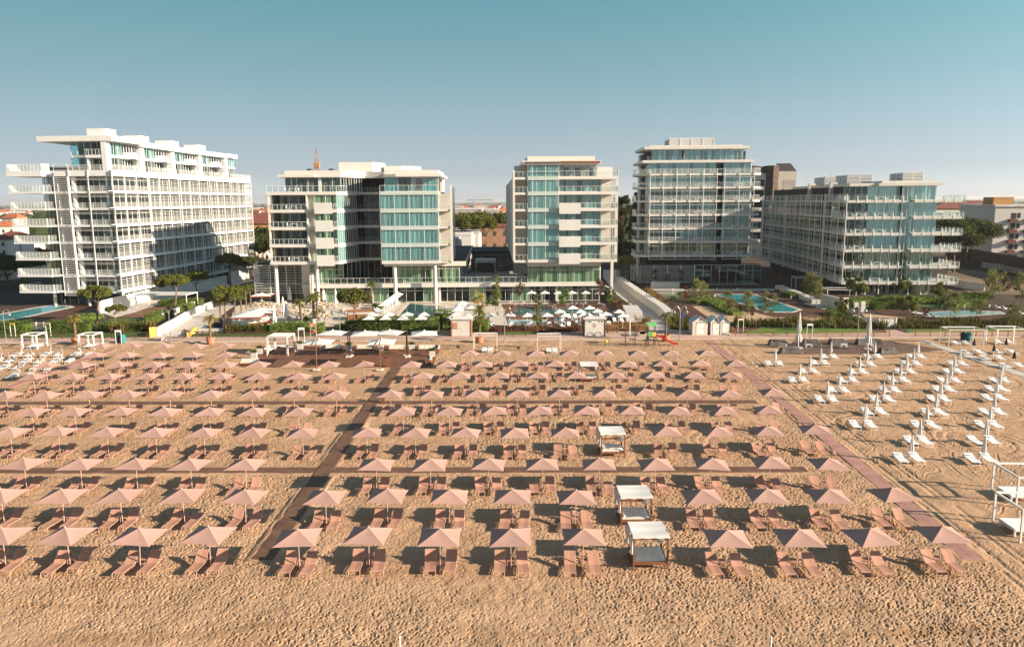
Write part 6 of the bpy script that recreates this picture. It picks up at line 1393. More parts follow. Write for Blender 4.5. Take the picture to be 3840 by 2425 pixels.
for i, p in enumerate(spots):
    CT.put(p, 0, f'round white cafe table on the restaurant terrace, {nth(i, len(spots))}', 'cafe tables on the restaurant terrace')
    for k in range(3): a = rnd.random() * .6 + k * 2.1; CH.put(p + Vector((.8 * math.cos(a), .8 * math.sin(a), 0)), a - PI / 2, f'wicker chair at the {nth(i, len(spots))} restaurant table', 'wicker chairs on the restaurant terrace')
def build_red():
    r = thing('red_daybed', 'x', 'daybed'); mk('base', MB().box(-.9, .9, -.9, .9, .1, .4), 'redcloth', r); m = MB()
    for k in range(4): m.box(-.85, .85, .1 + .19 * k, .24 + .19 * k, .45 + .12 * k, .6 + .12 * k)
    mk('cushion', m, 'cushion', r); return r
RB = Kind(build_red)
for (x, y), lab in (((1340, 830), 'red daybed with striped cushion nearest the hedge'), ((1440, 815), 'red daybed with striped cushion in the middle of three'), ((1520, 790), 'red daybed with striped cushion beside the folded parasol')): RB.put(R2(x, y), .5, lab, 'red daybeds by the hedge')
o = mk('hanging_chair', MB().lathe([(0, .05), (.7, .1), (.85, .7), (.8, 1.3), (.45, 1.8), (0, 1.9)], 12), 'wicker', None, True, R2(958, 850)); tag(o, 'rounded wicker cocoon chair right of the navy billboard', 'chair')
# hotel bar, white loungers round the pools
r = thing('pool_bar', 'wooden pool bar with a white counter top under the round pine', 'bar', R3(585, 740), .25); mk('counter', MB().box(-2.6, 2.2, -1.2, 1.2, 0, 1.15), 'wood', r); mk('counter_top', MB().box(-2.5, 2.1, -1.1, 1.1, 1.152, 1.22), 'white', r); mk('back_panel', MB().box(-2.6, 2.2, 1.25, 1.4, 0, 1.7), 'wood', r)
def build_pl():
    r = thing('pool_lounger', 'x', 'lounger'); mk('seat', MB().box(-.33, .33, -1, .25, .28, .36), 'sling_w', r); mk('backrest', MB().add([(-.33, .25, .32), (.33, .25, .32), (.33, .85, .75), (-.33, .85, .75), (-.33, .25, .40), (.33, .25, .40), (.33, .82, .82), (-.33, .82, .82)], [(3, 2, 1, 0), (4, 5, 6, 7), (0, 1, 5, 4), (1, 2, 6, 5), (2, 3, 7, 6), (3, 0, 4, 7)]), 'sling_w', r); l = MB()
    for x in (-.28, .28):
        for y in (-.8, .5): l.bar((x, y, 0), (x, y, .28), .04)
    mk('legs', l, 'wplastic', r); return r
PL = Kind(build_pl)
pls = [R3(840 + 30 * k, 655 - 19.5 * k) for k in range(10)]
for i, p in enumerate(pls): PL.put(p, PI * .42, f'white pool lounger in the slanting row left of the dark pool, {nth(i, 10)}', 'white loungers left of the dark pool', (1, 1.3, 1))
pls = [R4(x, y) for x, y in ((175, 850), (445, 850), (610, 850), (710, 850), (885, 850), (985, 850), (1070, 795), (1150, 850), (1170, 790), (1250, 735), (1345, 735), (1255, 845), (1360, 795), (1410, 845), (1820, 840), (1905, 790), (2010, 795), (1780, 730), (1880, 735))]; pls.sort(key=lambda p: p.x / p.y)
for i, p in enumerate(pls): PL.put(p, rnd.gauss(0, .15), f'cream sun lounger beside the shallow pools, {nth(i, len(pls))}', 'cream loungers at the shallow pools')
pls = [R4(x, y) for x, y in ((500, 575), (590, 575), (690, 570), (880, 580), (955, 582), (1040, 580), (1240, 565), (1360, 555), (1440, 560), (1740, 570))]
for i, p in enumerate(pls): PL.put(p, PI + rnd.gauss(0, .1), f'white lounger along the far edge of the shallow pools, {nth(i, len(pls))}', 'white loungers at the far pool edge')
pls = [R6(x, y) for x, y in ((690, 358), (725, 362), (785, 378), (825, 382), (1215, 325), (1255, 332), (1365, 364))]
for i, p in enumerate(pls): PL.put(p, PI * .55 + rnd.gauss(0, .1), f'white lounger by the pale right pool, {nth(i, len(pls))}', 'white loungers by the right pool', 1.15)
for i, (x, y) in enumerate(((345, 320), (385, 345))): board('white_stele', ('white upright slab left of the right lamp', 'white upright slab right of the right lamp')[i], R6(x, y), .8, 0, 2.2 if i else 1.2, 'white', 2, 'slab')
pergola('white thin-framed pergola on the left garden deck', midp(R1(2072, 600), R2(250, 570)) + Vector((0, 2.5, 0)), 11., 5, 2.9, 'wmetal', -.05, .14, False, 'slats'); pergola('white thin-framed pergola before the dark left flank of the right block', R6(235, 270), 6, 4, 2.6, 'wmetal', -.1, .12, False); pergola('white thin-framed pergola beside the dark glass podium', R5(2290, 300), 4.4, 4, 2.8, 'wmetal', -.1, .1, False)
# ------------------------------------------------------------------ trees, palms, hedges
def plant(k, p, lab, grp=None, sc=None, cat=None):
    o = k.put(p, rnd.random() * 6, lab, grp, sc); return o
SPb = [Kind(stone_pine(7.0, 6.2, 3.0, s, n=7500)) for s in (1, 2)]
plant(SPb[0], R1(1375, 800), 'tall stone pine on the left lawn in front of the louvred block', 'stone pines'); plant(Kind(stone_pine(3.7, 3.9, 1.7, 5, n=2200, leaf=.2)), R1(1655, 812), 'small stone pine on the left lawn', 'stone pines')
plant(SPb[1], R2(205, 620), 'stone pine right of the white frame pergola by the left walkway', 'stone pines', (1.1, 1.1, 1.08)); plant(SPb[0], R2(545, 480), 'stone pine behind the left walkway wall, thin crown', 'stone pines', (.95, .95, .98))
plant(Kind(stone_pine(6.4, 5.6, 3.8, 7, n=7000)), R2(930, 740), 'bushy pine between the left walkway and the restaurant', 'stone pines'); plant(Kind(stone_pine(6.8, 6.2, 3.9, 9, 'pine', n=5600)), R3(480, 820), 'round dark pine rising from the hedge before the hotel', 'stone pines')
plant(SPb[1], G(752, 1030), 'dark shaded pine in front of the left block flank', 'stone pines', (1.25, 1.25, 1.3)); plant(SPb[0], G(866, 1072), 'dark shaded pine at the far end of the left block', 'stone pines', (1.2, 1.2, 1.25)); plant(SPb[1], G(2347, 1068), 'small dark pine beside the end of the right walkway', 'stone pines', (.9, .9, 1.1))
PM = [Kind(palm(3.6, 1.5, 3)), Kind(palm(4.6, 1.6, 4)), Kind(palm(5.4, 1.5, 8))]
PP, PY, PW = Kind(palm(4.2, 1.35, 5, pot=.85, name='potted_palm', tr=.16)), Kind(palm(4.2, 1.3, 6, 'palmyel', pot=.85, name='potted_palm', tr=.19)), Kind(palm(4.6, 1.5, 9, pot=.62, name='potted_palm', tr=.2))
PY.put(R1(1075, 1082, .07), .3, 'yellowish palm in a terracotta pot between the white pergolas', 'palms in terracotta pots'); PY.put(R2(715, 1082, .07), 1.2, 'yellowish palm in a terracotta pot right of the walking couple', 'palms in terracotta pots')
PP.put(R3(2250, 1064, .07), 2, 'green palm in a terracotta pot behind the left cream pergola', 'palms in terracotta pots', (1, 1, .9)); PP.put(R5(360, 1046, .07), 1, 'green palm in a terracotta pot right of the red slide', 'palms in terracotta pots')
PW.put(R2(2000, 850), 1, 'palm in a low white pot at the terrace edge', 'palms in white pots'); PW.put(R2(2175, 790), 2, 'palm in a white pot behind the map board', 'palms in white pots', 1.1); PW.put(R2(2222, 745), 3, 'slim palm just behind the white-potted palms', 'palms in white pots', 1.05)
pl_ = [((855, 720), 0), ((1055, 665), 2), ((1220, 605), 1), ((1285, 582), 1), ((1150, 640), 0), ((1975, 470), 2), ((2280, 470), 2)]
for i, ((x, y), k) in enumerate(pl_): plant(PM[k], R2(x, y), f'feathery palm on the restaurant terrace, {nth(i, len(pl_))} of seven', 'palms on the restaurant terrace')
plant(PM[2], R3(290, 500), 'tall palm left of the round dark pine, by the glass front', 'palms at the hotel'); plant(PM[2], R3(745, 625), 'tall palm left of the slanting parasol row', 'palms at the hotel', 1.05); plant(PM[0], R3(2250, 935), 'short palm right of the poster kiosk', 'palms at the hotel', (1, 1, 1.15))
YT = {'w': [Kind(tree('willow_tree', 5.2, 3.4, 3.6, s, 'willow', 1300, .13, .05, 18, 'weep')) for s in (21, 22)], 'r': [Kind(tree('red_leaved_tree', 4.6, 2.2, 2.6, s, 'redleaf', 700, .12, .04, 14)) for s in (23, 24)], 'y': [Kind(tree('yellow_tree', 6.2, 2.8, 5.0, 25, 'yellowleaf', 1000, .12, .045, 22))], 'g': [Kind(tree('green_tree', 4.6, 3., 3.6, s, 'hedgelight', 1700, .14, .05, 20)) for s in (26, 27)], 'p': [Kind(tree('young_pine', 4.6, 4.0, 2.4, s, 'pine', 1900, .17, .06, 16)) for s in (28, 29)], 'o': [Kind(tree('slim_tree', 6.2, 2.4, 5.2, 30, 'willow', 1300, .14, .05, 20))]}
yt = [('w', 805, 560, 1.15, 'feathery tree with pale crown left of the turquoise pool'), ('w', 905, 508, .9, 'feathery tree just behind the pale tree left of the pool'), ('r', 645, 565, .95, 'reddish bare tree beside the small spa pool'), ('w', 1230, 745, 1., 'slender willow in front of the turquoise pool, leftmost'), ('w', 1500, 805, 1.1, 'slender willow in front of the turquoise pool, middle'), ('r', 1580, 800, .7, 'small reddish sapling between the pool willows'), ('w', 1790, 808, 1.12, 'slender willow in front of the turquoise pool, rightmost'),
      ('r', 205, 300, 1., 'dark red tree before the louvred podium, leftmost'), ('r', 385, 305, .85, 'dark red tree before the louvred podium, second'), ('r', 575, 310, 1., 'dark red tree before the louvred podium, third'), ('r', 1035, 325, 1.1, 'dark thin tree before the glass podium'), ('r', 1950, 345, 1.1, 'dark thin tree at the right corner of the podium'), ('w', 2395, 515, 1.25, 'broad feathery tree right of the turquoise pool')]
for k, x, y, sc, lab in yt: plant(rnd.choice(YT[k]), R5(x, y), lab, 'young trees in the right gardens', sc)
yt = [('w', 98, 302, 1.15, 'feathery tree beside the broad one right of the pool'), ('p', 262, 405, .95, 'young pine left of the right street lamp'), ('w', 178, 458, .7, 'little willow in the tall grass left of the lamp'), ('p', 345, 292, 1.2, 'young pine at the foot of the glass block, leftmost'), ('p', 620, 272, 1.1, 'young pine at the foot of the glass block, middle'), ('p', 655, 402, 1.0, 'young pine with bare trunk left of the pale pool'), ('p', 850, 305, 1.05, 'leaning young pine right of the glass block'), ('w', 920, 402, 1.1, 'willow in front of the pale right pool'), ('w', 1080, 392, .75, 'small round willow on the rim of the pale pool'), ('w', 1300, 437, .85, 'small willow near the right white pergola'), ('r', 770, 402, .6, 'small reddish sapling left of the pale pool'), ('w', 1165, 292, 1.35, 'tall olive tree behind the pale pool, left one'), ('r', 1265, 292, 1.3, 'brownish tree behind the pale pool'), ('w', 1350, 342, 1.5, 'large olive tree at the right edge behind the pool'), ('w', 1220, 270, 1.2, 'olive tree between the taller two behind the pool'), ('w', 60, 292, 1.2, 'feathery tree at the end of the white garden wall')]
for k, x, y, sc, lab in yt: plant(rnd.choice(YT[k]), R6(x, y), lab, 'young trees in the right gardens', sc)
yt = [('o', 240, 505, 1., 'slim light green tree left of the right hotel tower entrance'), ('r', 570, 575, 1.15, 'dark red tree left of the six glass front parasols'), ('g', 1160, 600, 1., 'round green tree between the pool parasols'), ('o', 800, 905, 1.05, 'tall slender tree in front of the shallow pools'), ('r', 1690, 575, 1.25, 'dark red tree right of the six glass front parasols'), ('g', 1830, 565, .9, 'round green tree right of the dark red one'), ('r', 1975, 805, .8, 'bare young tree at the right end of the pools'), ('g', 220, 625, .95, 'green bush tree beside the orange screen')]
for k, x, y, sc, lab in yt: plant(rnd.choice(YT[k]), R4(x, y), lab, 'young trees at the hotel pools', sc)
plant(YT['y'][0], R3(2235, 745), 'yellow autumn tree behind the poster kiosk', 'young trees at the hotel pools')
# hedges
hedge('clipped dark green hedge at the far left edge', [G(-80, 1252), G(20, 1249), G(112, 1247)], 3.2, 2.0, 'hedge')
hedge('clipped dark green hedge between the left gate and the lawn', [G(182, 1249), G(270, 1246), G(345, 1244)], 3.6, 2.0, 'hedge', name='hedge')
hedge('clipped hedge behind the bronze flax plants', [G(372, 1240), G(460, 1240), G(560, 1238)], 2.0, 1.4, 'hedge')
hedge('sloping grassy bank hedge between the left deck and the lawn', [G(260, 1204), G(330, 1198), G(385, 1192)], 2.4, .9, 'hedgelight')
hedge('low hedge behind the white deck pergola', [R2(0, 540), R2(300, 530), R2(600, 520)], 5, 1.0, 'hedge'); hedge('bright hedge inside the long white planter', [R2(260, 640), R2(440, 580)], 2, 1.2, 'hedgelight')
hedge('bright hedge on top of the left walkway wall', [G(560, 1214), G(600, 1196), G(650, 1184)], 1.8, 1.6, 'hedgelight')
hedge('clipped hedge before the restaurant, left part', [R2(1040, 915), R2(1300, 915), R2(1560, 905)], 1.8, 1.1, 'hedge'); hedge('bright clipped hedge before the restaurant, right part', [R2(1570, 910), R2(1850, 905), R2(2120, 905)], 2.2, 1.5, 'hedgelight')
hedge('round bright hedge right of the map board', [R2(2210, 920), R2(2330, 915)], 2.2, 1.5, 'hedgelight'); hedge('tall leafy hedge behind the white cantilever parasols, left half', [R3(560, 900), R3(850, 905), R3(1150, 900)], 2.8, 2.3, 'hedge', 62); hedge('tall leafy hedge behind the white cantilever parasols, right half', [R3(1160, 905), R3(1450, 905), R3(1680, 905)], 2.8, 2.2, 'hedgelight', 62)
hedge('low clipped hedge beside the round dark pine', [R3(360, 830), R3(620, 830)], 2.0, 1.0, 'hedge'); hedge('dark hedge left of the poster kiosk', [R3(1680, 870), R3(1840, 850)], 3.5, 3.0, 'hedge'); hedge('dark hedge right of the poster kiosk', [R3(2170, 900), R3(2380, 905)], 2.5, 2.2, 'hedge')
hedge('narrow green hedge strip between the pool deck and garden sand', [R5(760, 520), R5(900, 490), R5(1060, 545), R5(1200, 630), R5(1380, 690)], 2.6, .8, 'hedgelight'); hedge('green planting along the edge of the turquoise pool deck', [R5(930, 450), R5(1060, 490), R5(1180, 520)], 1.8, .7, 'hedgelight'); hedge('dark green hedge at the right corner of the turquoise pool', [R5(2040, 400), R5(2200, 445)], 2.4, 1.0, 'hedge')
hedge('low dark hedge along the white path before the right block', [R6(190, 350), R6(280, 385), R6(350, 420)], 2.4, .9, 'hedge')
for i, pts in enumerate(([(300, 300), (420, 290), (560, 292)], [(440, 325), (540, 322), (640, 325)], [(560, 282), (700, 285), (820, 282)], [(860, 300), (1000, 290), (1120, 285)], [(930, 318), (1050, 310), (1130, 312)], [(960, 268), (1100, 262), (1180, 262)])):
    hedge(f'clipped garden hedge below the glass block, {nth(i, 6)} of six', [R6(*q) for q in pts], 2.6, 1.3, 'hedge' if i % 2 else 'hedgelight', group='garden hedges of the right block')
# long grasses: one mass per bed
grass_band('', [(2760, 1228), (2870, 1226), (3100, 1232), (3320, 1234), (3330, 1216), (3050, 1210), (2750, 1208)], 26, 1.5, 'grassy'); grass_band('', [(3350, 1232), (3960, 1230), (3960, 1208), (3370, 1210)], 26, 1.5, 'grassy')
grass_band('', [(2512, 1236), (2590, 1240), (2585, 1215), (2525, 1190), (2500, 1190)], 26, 1.5, 'grassy'); grass_band('', [(2415, 1090), (2440, 1090), (2530, 1180), (2515, 1190), (2460, 1140)], 24, 1.1, 'dryleaf'); grass_band('', [(1825, 1246), (2190, 1246), (2190, 1232), (1825, 1230)], 24, 1.0, 'redleaf'); grass_band('', [(1900, 1240), (2190, 1240), (2190, 1226), (1900, 1226)], 22, .8, 'dryleaf'); grass_band('', [(2275, 1238), (2430, 1238), (2420, 1215), (2280, 1218)], 24, 1.0, 'dryleaf'); grass_band('', [(2985, 1196), (3220, 1200), (3200, 1190), (3000, 1188)], 8, .5, 'dryleaf')
FL_ = Kind(bush('flax_plant', 1.1, 1.9, 41, 'flax', 330, spiky=True)); FY = Kind(bush('flax_plant', 1.0, 1.6, 42, 'hedgelight', 300, spiky=True)); DB = Kind(bush('dry_bush', 1.5, 2.0, 43, 'dryleaf', 700)); RBs = Kind(bush('round_bush', 1.1, 1.3, 44, 'hedge', 500))
fl = [(1600, 930), (1720, 935), (1800, 905), (1930, 900), (2020, 905), (2110, 915), (2160, 900)]
for i, (x, y) in enumerate(fl): plant(FL_, R1(x, y), f'bronze flax plant by the left white wall, {nth(i, len(fl))} of seven', 'bronze flax plants')
fl = [(960, 930), (1020, 925), (1100, 925), (1280, 925), (1380, 925)]
for i, (x, y) in enumerate(fl): plant(FL_, R2(x, y), f'bronze flax plant before the restaurant, {nth(i, len(fl))} of five', 'bronze flax plants', .8)
for i, (x, y) in enumerate(((270, 895), (330, 890))): plant(FY, R3(x, y), f'yellow-green flax plant behind the left cantilever parasol, {"left" if i == 0 else "right"} one', 'green flax plants')
for (x, y), lab in (((2050, 640), 'round dry golden bush left of the right walkway, back one'), ((2120, 620), 'round dry golden bush touching the right walkway'), ((2280, 830), 'dry bush left of the walkway end by the shower'), ((1940, 560), 'dark dry bush behind the pools')): plant(DB, R4(x, y), lab, 'dry bushes at the right walkway')
rb = [R2(2240, 690), R2(2060, 800), R3(800, 600), R3(850, 620), R4(100, 560), R4(30, 900), R5(470, 505), R5(560, 430), R5(700, 480), R6(480, 270), R6(740, 275), R6(800, 285), R6(900, 275)]
for i, p in enumerate(rb): plant(RBs, p, f'round green bush in the hotel gardens, {nth(i, len(rb))}', 'round garden bushes')
# ------------------------------------------------------------------ people
def person(lab, p, rz, shirt, trousers, sc=1., step=.12):
    def skin(name, verts, edges, rad, m, parent):
        me = bpy.data.meshes.new(name); me.from_pydata(verts, edges, []); o = bpy.data.objects.new(name, me); COL.objects.link(o); md = o.modifiers.new('s', 'SKIN'); sv = me.skin_vertices[0].data
        for i, r_ in enumerate(rad): sv[i].radius = (r_, r_)
        sv[0].use_root = True; s2 = o.modifiers.new('u', 'SUBSURF'); s2.levels = 1; dg = bpy.context.evaluated_depsgraph_get(); m2 = bpy.data.meshes.new_from_object(o.evaluated_get(dg)); bpy.data.objects.remove(o)
        m2.materials.clear(); m2.materials.append(MT[m]); m2.polygons.foreach_set('use_smooth', [True] * len(m2.polygons)); q = bpy.data.objects.new(name, m2); COL.objects.link(q)
        if parent: q.parent = parent
        return q
    s = step
    V = [(0, 0, .95), (0, 0, 1.15), (0, -.01, 1.38), (0, 0, 1.5), (0, -.02, 1.6), (0, -.03, 1.72), (-.19, 0, 1.42), (-.23, .03, 1.15), (-.23, -.06, .92), (-.23, -.09, .80), (.19, 0, 1.42), (.23, -.03, 1.15), (.23, -.1, .93), (.23, -.13, .81), (-.1, 0, .9), (-.1, -s, .5), (-.1, -s * .6, .09), (-.1, -s * .6 - .16, .04), (.1, 0, .9), (.1, s * .4, .5), (.1, s, .09), (.1, s - .16, .04)]
    E = [(0, 1), (1, 2), (2, 3), (3, 4), (4, 5), (2, 6), (6, 7), (7, 8), (8, 9), (2, 10), (10, 11), (11, 12), (12, 13), (0, 14), (14, 15), (15, 16), (16, 17), (0, 18), (18, 19), (19, 20), (20, 21)]
    Rr = [.13, .12, .14, .06, .085, .09, .06, .045, .038, .04, .06, .045, .038, .04, .085, .06, .045, .04, .085, .06, .045, .04]
    body = skin('person', V, E, Rr, 'skin', None); body.location = p; body.rotation_euler = (0, 0, rz); body.scale = (sc,) * 3; tag(body, lab, 'person')
    skin('shirt', [V[i] for i in (0, 1, 2, 6, 7, 8, 10, 11, 12)], [(0, 1), (1, 2), (2, 3), (3, 4), (4, 5), (2, 6), (6, 7), (7, 8)], [.15, .145, .165, .08, .062, .052, .08, .062, .052], shirt, body)
    skin('trousers', [V[i] for i in (0, 14, 15, 16, 18, 19, 20)], [(0, 1), (1, 2), (2, 3), (0, 4), (4, 5), (5, 6)], [.15, .105, .08, .065, .105, .08, .065], trousers, body)
    skin('hair', [(0, .0, 1.66), (0, -.005, 1.77)], [(0, 1)], [.085, .085], 'hair', body)
    return body
person('person in black shirt and black trousers walking at the foot of the left walkway', R2(357, 1012, .07), .3, 'black', 'black', 1.05); person('person in white shirt walking beside the one in black', R2(336, 1005, .07), .3, 'wcanvas', 'taupe', 1.0)
person('person in black standing at the wooden pool bar', R3(517, 782), 2.5, 'black', 'black'); person('person in a light shirt standing by the left block ground floor', R1(1775, 505), 1., 'cushion', 'taupe'); person('person in a white shirt sweeping beside the left pool', R1(925, 552), -1, 'wcanvas', 'tarp')
# ------------------------------------------------------------------ background
PO = [Kind(tree('poplar_tree', 25, 9., 23.5, s, 'poplar', 9000, .42, .28, 60, 'column')) for s in (51, 52)]
plant(PO[0], G(2330, 1000), 'tall dark poplar between the hotel and the grid block, left one', 'tall poplars', (.85, .85, .95)); plant(PO[1], G(2392, 985), 'tall dark poplar between the hotel and the grid block, front one', 'tall poplars', (1., 1., 1.02)); plant(PO[0], G(2440, 965), 'tall dark poplar half hidden by the grid block', 'tall poplars', (1.15, 1.15, 1.12)); plant(PO[1], G(2300, 980), 'tall dark poplar half hidden by the hotel tower', 'tall poplars', (.9, .9, .85)); plant(PO[0], G(2850, 960), 'tall poplar between the grid block and the right block', 'tall poplars', (1., 1., .8))
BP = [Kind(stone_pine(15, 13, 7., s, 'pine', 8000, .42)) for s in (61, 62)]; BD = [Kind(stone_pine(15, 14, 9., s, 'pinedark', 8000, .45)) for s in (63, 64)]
def bgp(lst, kinds, word, grp):
    for i, (x, y, D, sc) in enumerate(lst):
        z_t = AT(x, y, D); kk = kinds[i % len(kinds)]; s_ = sc; hh = max(.55, z_t.z / (15 * s_)); plant(kk, Vector((z_t.x, D, 0)), f'{word}, {nth(i, len(lst))} of {len(lst)}'.replace('of 10', 'of ten'), grp, (s_, s_, s_ * hh))
bgp([(955, 880, 235, .9), (985, 848, 250, 1.), (1012, 885, 225, .7), (940, 960, 215, .7)], BD, 'dense stone pine between the left block and hotel', 'pines left of the hotel')
bgp([(1685, 795, 300, 1.15), (1740, 802, 285, 1.2), (1800, 790, 310, 1.), (1822, 808, 290, .75), (1898, 790, 320, 1.05)], BP, 'domed stone pine behind the hotel court', 'pines behind the hotel')
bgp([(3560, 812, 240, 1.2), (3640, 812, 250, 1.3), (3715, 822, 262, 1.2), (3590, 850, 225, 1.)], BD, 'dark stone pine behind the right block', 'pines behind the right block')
bgp([(20, 985, 200, .9), (75, 1000, 215, .9), (-40, 975, 215, 1.), (-120, 960, 230, 1.2), (120, 1010, 240, 1.)], BD, 'dark pine at the far left behind the block', 'pines at the far left')
def house(kind, m_wall, m_roof, w, d, hw, hr, nf, nw):
    def f():
        r = thing(kind, 'x', 'house'); mk('wall', MB().box(-w / 2, w / 2, -d / 2, d / 2, 0, hw), m_wall, r); o_ = .5
        if hr > 0: mk('roof', MB().add([(-w / 2 - o_, -d / 2 - o_, hw), (w / 2 + o_, -d / 2 - o_, hw), (w / 2 + o_, d / 2 + o_, hw), (-w / 2 - o_, d / 2 + o_, hw), (-w / 4, 0, hw + hr), (w / 4, 0, hw + hr)], [(0, 1, 5, 4), (1, 2, 5), (2, 3, 4, 5), (3, 0, 4), (3, 2, 1, 0)]), m_roof, r)
        else: mk('roof', MB().box(-w / 2 - .2, w / 2 + .2, -d / 2 - .2, d / 2 + .2, hw + .002, hw + .5), m_roof, r)
        for j in range(nf):
            for i in range(nw): x = -w / 2 + w * (i + .5) / nw; z = .9 + j * (hw / nf); mk('window', MB().box(x - .55, x + .55, -d / 2 - .06, -d / 2 - .004, z, z + 1.35), 'dark', r)
        return r
    return f
HS_ = [Kind(house('village_house', 'cream', 'tile', 12, 10, 6.5, 2.6, 2, 3)), Kind(house('village_house', 'white', 'tile', 15, 11, 9, 2.8, 3, 4)), Kind(house('village_house', 'ochre', 'tiledark', 14, 10, 7, 2.4, 2, 4)), Kind(house('village_house', 'greywall', 'roofw', 22, 12, 9.5, 0, 3, 6)), Kind(house('village_villa', 'villa', 'tiledark', 14, 10, 7, 2.4, 2, 4)), Kind(house('village_house', 'cream', 'tile', 12, 10, 17, 2., 5, 3)), Kind(house('village_house', 'white', 'tiledark', 14, 10, 17, 2., 5, 4))]
# left: terracotta-roofed houses beside the block
for (x, y, D, k, s, lab) in ((52, 800, 320, 5, .6, 'village house with bright orange roof left of the block, farthest'), (20, 830, 260, 5, .6, 'village house with orange roof at the left edge'), (55, 868, 232, 6, .55, 'white village house with brown roof beside the balconies'), (-10, 880, 222, 6, .6, 'grey village house with brown roof cut by the left edge'), (105, 900, 250, 5, .6, 'cream village house behind the balcony columns')):
    q = AT(x, y, D); hs = (9.1, 11.8, 9.4, 10, 9.4, 19, 19)[k]; HS_[k].put(Vector((q.x, D, 0)), rnd.uniform(-.3, .3), lab, 'houses left of the block', (s, s, max(.5, q.z / hs)))
q = AT(985, 798, 330); HS_[2].put(Vector((q.x, 330, 0)), .05, 'large ochre apartment house with dark roof between block and hotel', None, (2.6, 1.4, q.z / 9.4)); q = AT(958, 870, 280); HS_[0].put(Vector((q.x, 280, 0)), .4, 'small orange-roofed house under the ochre one', None, (.8, .8, q.z / 9.1))
# white modern buildings and the dark roofed villa behind the hotel court
def modern():
    r = thing('white_villa', 'x', 'villa'); mk('wall', MB().box(-9, 9, 0, 16, 0, 10.5), 'white', r); mk('roof', MB().box(-9.2, 9.2, -.2, 16.2, 10.502, 10.9), 'roofw', r)
    for x in (-7, -1.5): mk('window', MB().box(x, x + 4, -.06, -.005, 4.5, 8.8), 'dark', r)
    for y in (1.5, 6, 10.5): w_ = mk('bay_window', MB().box(9.002, 9.8, y, y + 2.4, .5, 10.), 'grey_glass', r); mk('window_frame', MB().box(9.002, 9.85, y - .12, y, .3, 10.2).box(9.002, 9.85, y + 2.4, y + 2.52, .3, 10.2).box(9.802, 9.85, y + .002, y + 2.398, 5., 5.3), 'wmetal', w_)
    return r
MV = Kind(modern); MV.put(Vector((-26, 236, 0)), .02, 'white flat-roofed villa with glazed bays behind the hotel court, nearest', 'white villas behind the court', (1., 1, .98)); MV.put(Vector((-23, 262, 0)), .02, 'white flat-roofed villa with glazed bays behind the hotel court, second', 'white villas behind the court', (1., 1, 1.0)); MV.put(Vector((-21.5, 286, 0)), .02, 'white flat-roofed villa with glazed bays behind the hotel court, farthest', 'white villas behind the court', (1., 1, 1.0))
q = AT(1858, 818, 340); HS_[4].put(Vector((q.x, 340, 0)), .3, 'brown villa with a wide dark red roof under the pines', None, (1.4, 1.4, q.z / 9.4))
q = AT(1712, 780, 480); HS_[3].put(Vector((q.x, 480, 0)), 0, 'long white office building above the court pines', None, (1.5, 1.2, q.z / 10)); q = AT(1790, 783, 520); HS_[3].put(Vector((q.x, 520, 0)), 0, 'pale flat building right of the long white one', None, (1.3, 1.2, q.z / 10))
# apartment tower behind the grid block
a = thing('apartment_tower', 'pinkish concrete apartment tower with dark shaft and solar roof behind the grid block', 'apartment block', (AT(2903, 700, 290).x, 290, 0), -.1); a.scale = (.6, .8, 1)
zt = AT(2925, 643, 290).z; mk('wall', MB().box(-14.5, -5.5, 0, 14, 0, zt - .6).box(2.4, 13.5, 0, 14, 0, zt), 'terrace', a); mk('shaft', MB().poly([(-5.3, .5), (-1.5, -2.2), (2.2, -.6), (2.2, 8), (-5.3, 8)], 0, zt + 2.2), 'brownwall', a)
mk('roof', MB().add([(2.4, 0, zt + .01), (13.5, 0, zt + .01), (11.5, 6, zt + 3.2), (2.4, 6, zt + 3.2)], [(0, 1, 2, 3)]).add([(-14.5, 0, zt - .5), (-5.5, 0, zt - .5), (-5.5, 6, zt + 2), (-13, 6, zt + 2.6)], [(0, 1, 2, 3)]), 'darkroof', a)
for k in range(6):
    z = zt - 5.5 - 4 * k
    mk('loggia', MB().box(-13.5, -6.2, -.05, -.01, z, z + 2.4), 'dark', a); mk('loggia', MB().box(5.5, 12.8, -.05, -.01, z - 1, z + 2.2), 'dark' if k else 'greywall', a); mk('balcony', MB().box(-13.6, -6.1, -1.2, -.06, z - 1.3, z - .1).box(5.4, 12.9, -1.2, -.06, z - 2.3, z - 1.1), 'terrace', a)
# right edge: white balcony block, brown hoarding, flat-roofed buildings
a = thing('balcony_block', 'white apartment block with rows of small reddish balconies at the right edge', 'apartment block', (AT(3722, 900, 255).x, 255, 0), -.12); zt = AT(3760, 775, 255).z
mk('wall', MB().box(0, 34, 0, 26, 0, zt), 'white', a); mk('roof', MB().box(-.4, 34.4, -.4, 26.4, zt + .002, zt + .7), 'roofw', a); mk('roof_shed', MB().box(.5, 7, 3, 10, zt + .702, zt + 3.2), 'ochre', a)
for j in range(5):
    for i in range(4):
        z = zt - 4 - 3.5 * j; x = 5.2 + 5.1 * i; mk('window', MB().box(x, x + 1.5, -.06, -.004, z, z + 1.9), 'dark', a); mk('window', MB().box(x + 1.9, x + 2.9, -.06, -.004, z + .2, z + 1.9), 'dark', a); mk('balcony', MB().box(x - .8, x + 1.8, -1.1, -.062, z - 1.2, z - .1), 'tiledark', a)
hd = [G(3545, 985), G(3640, 990), G(3720, 1008), G(3960, 1062)]; mb = MB(); o0 = hd[0].copy()
for p_, q_ in zip(hd[:-1], hd[1:]): mb.wall(p_ - o0, q_ - o0, 0, 5.2, .3)
o = mk('site_hoarding', mb, 'brownwall', None, False, o0); tag(o, 'dark brown hoarding round the building plot at the right', 'fence')
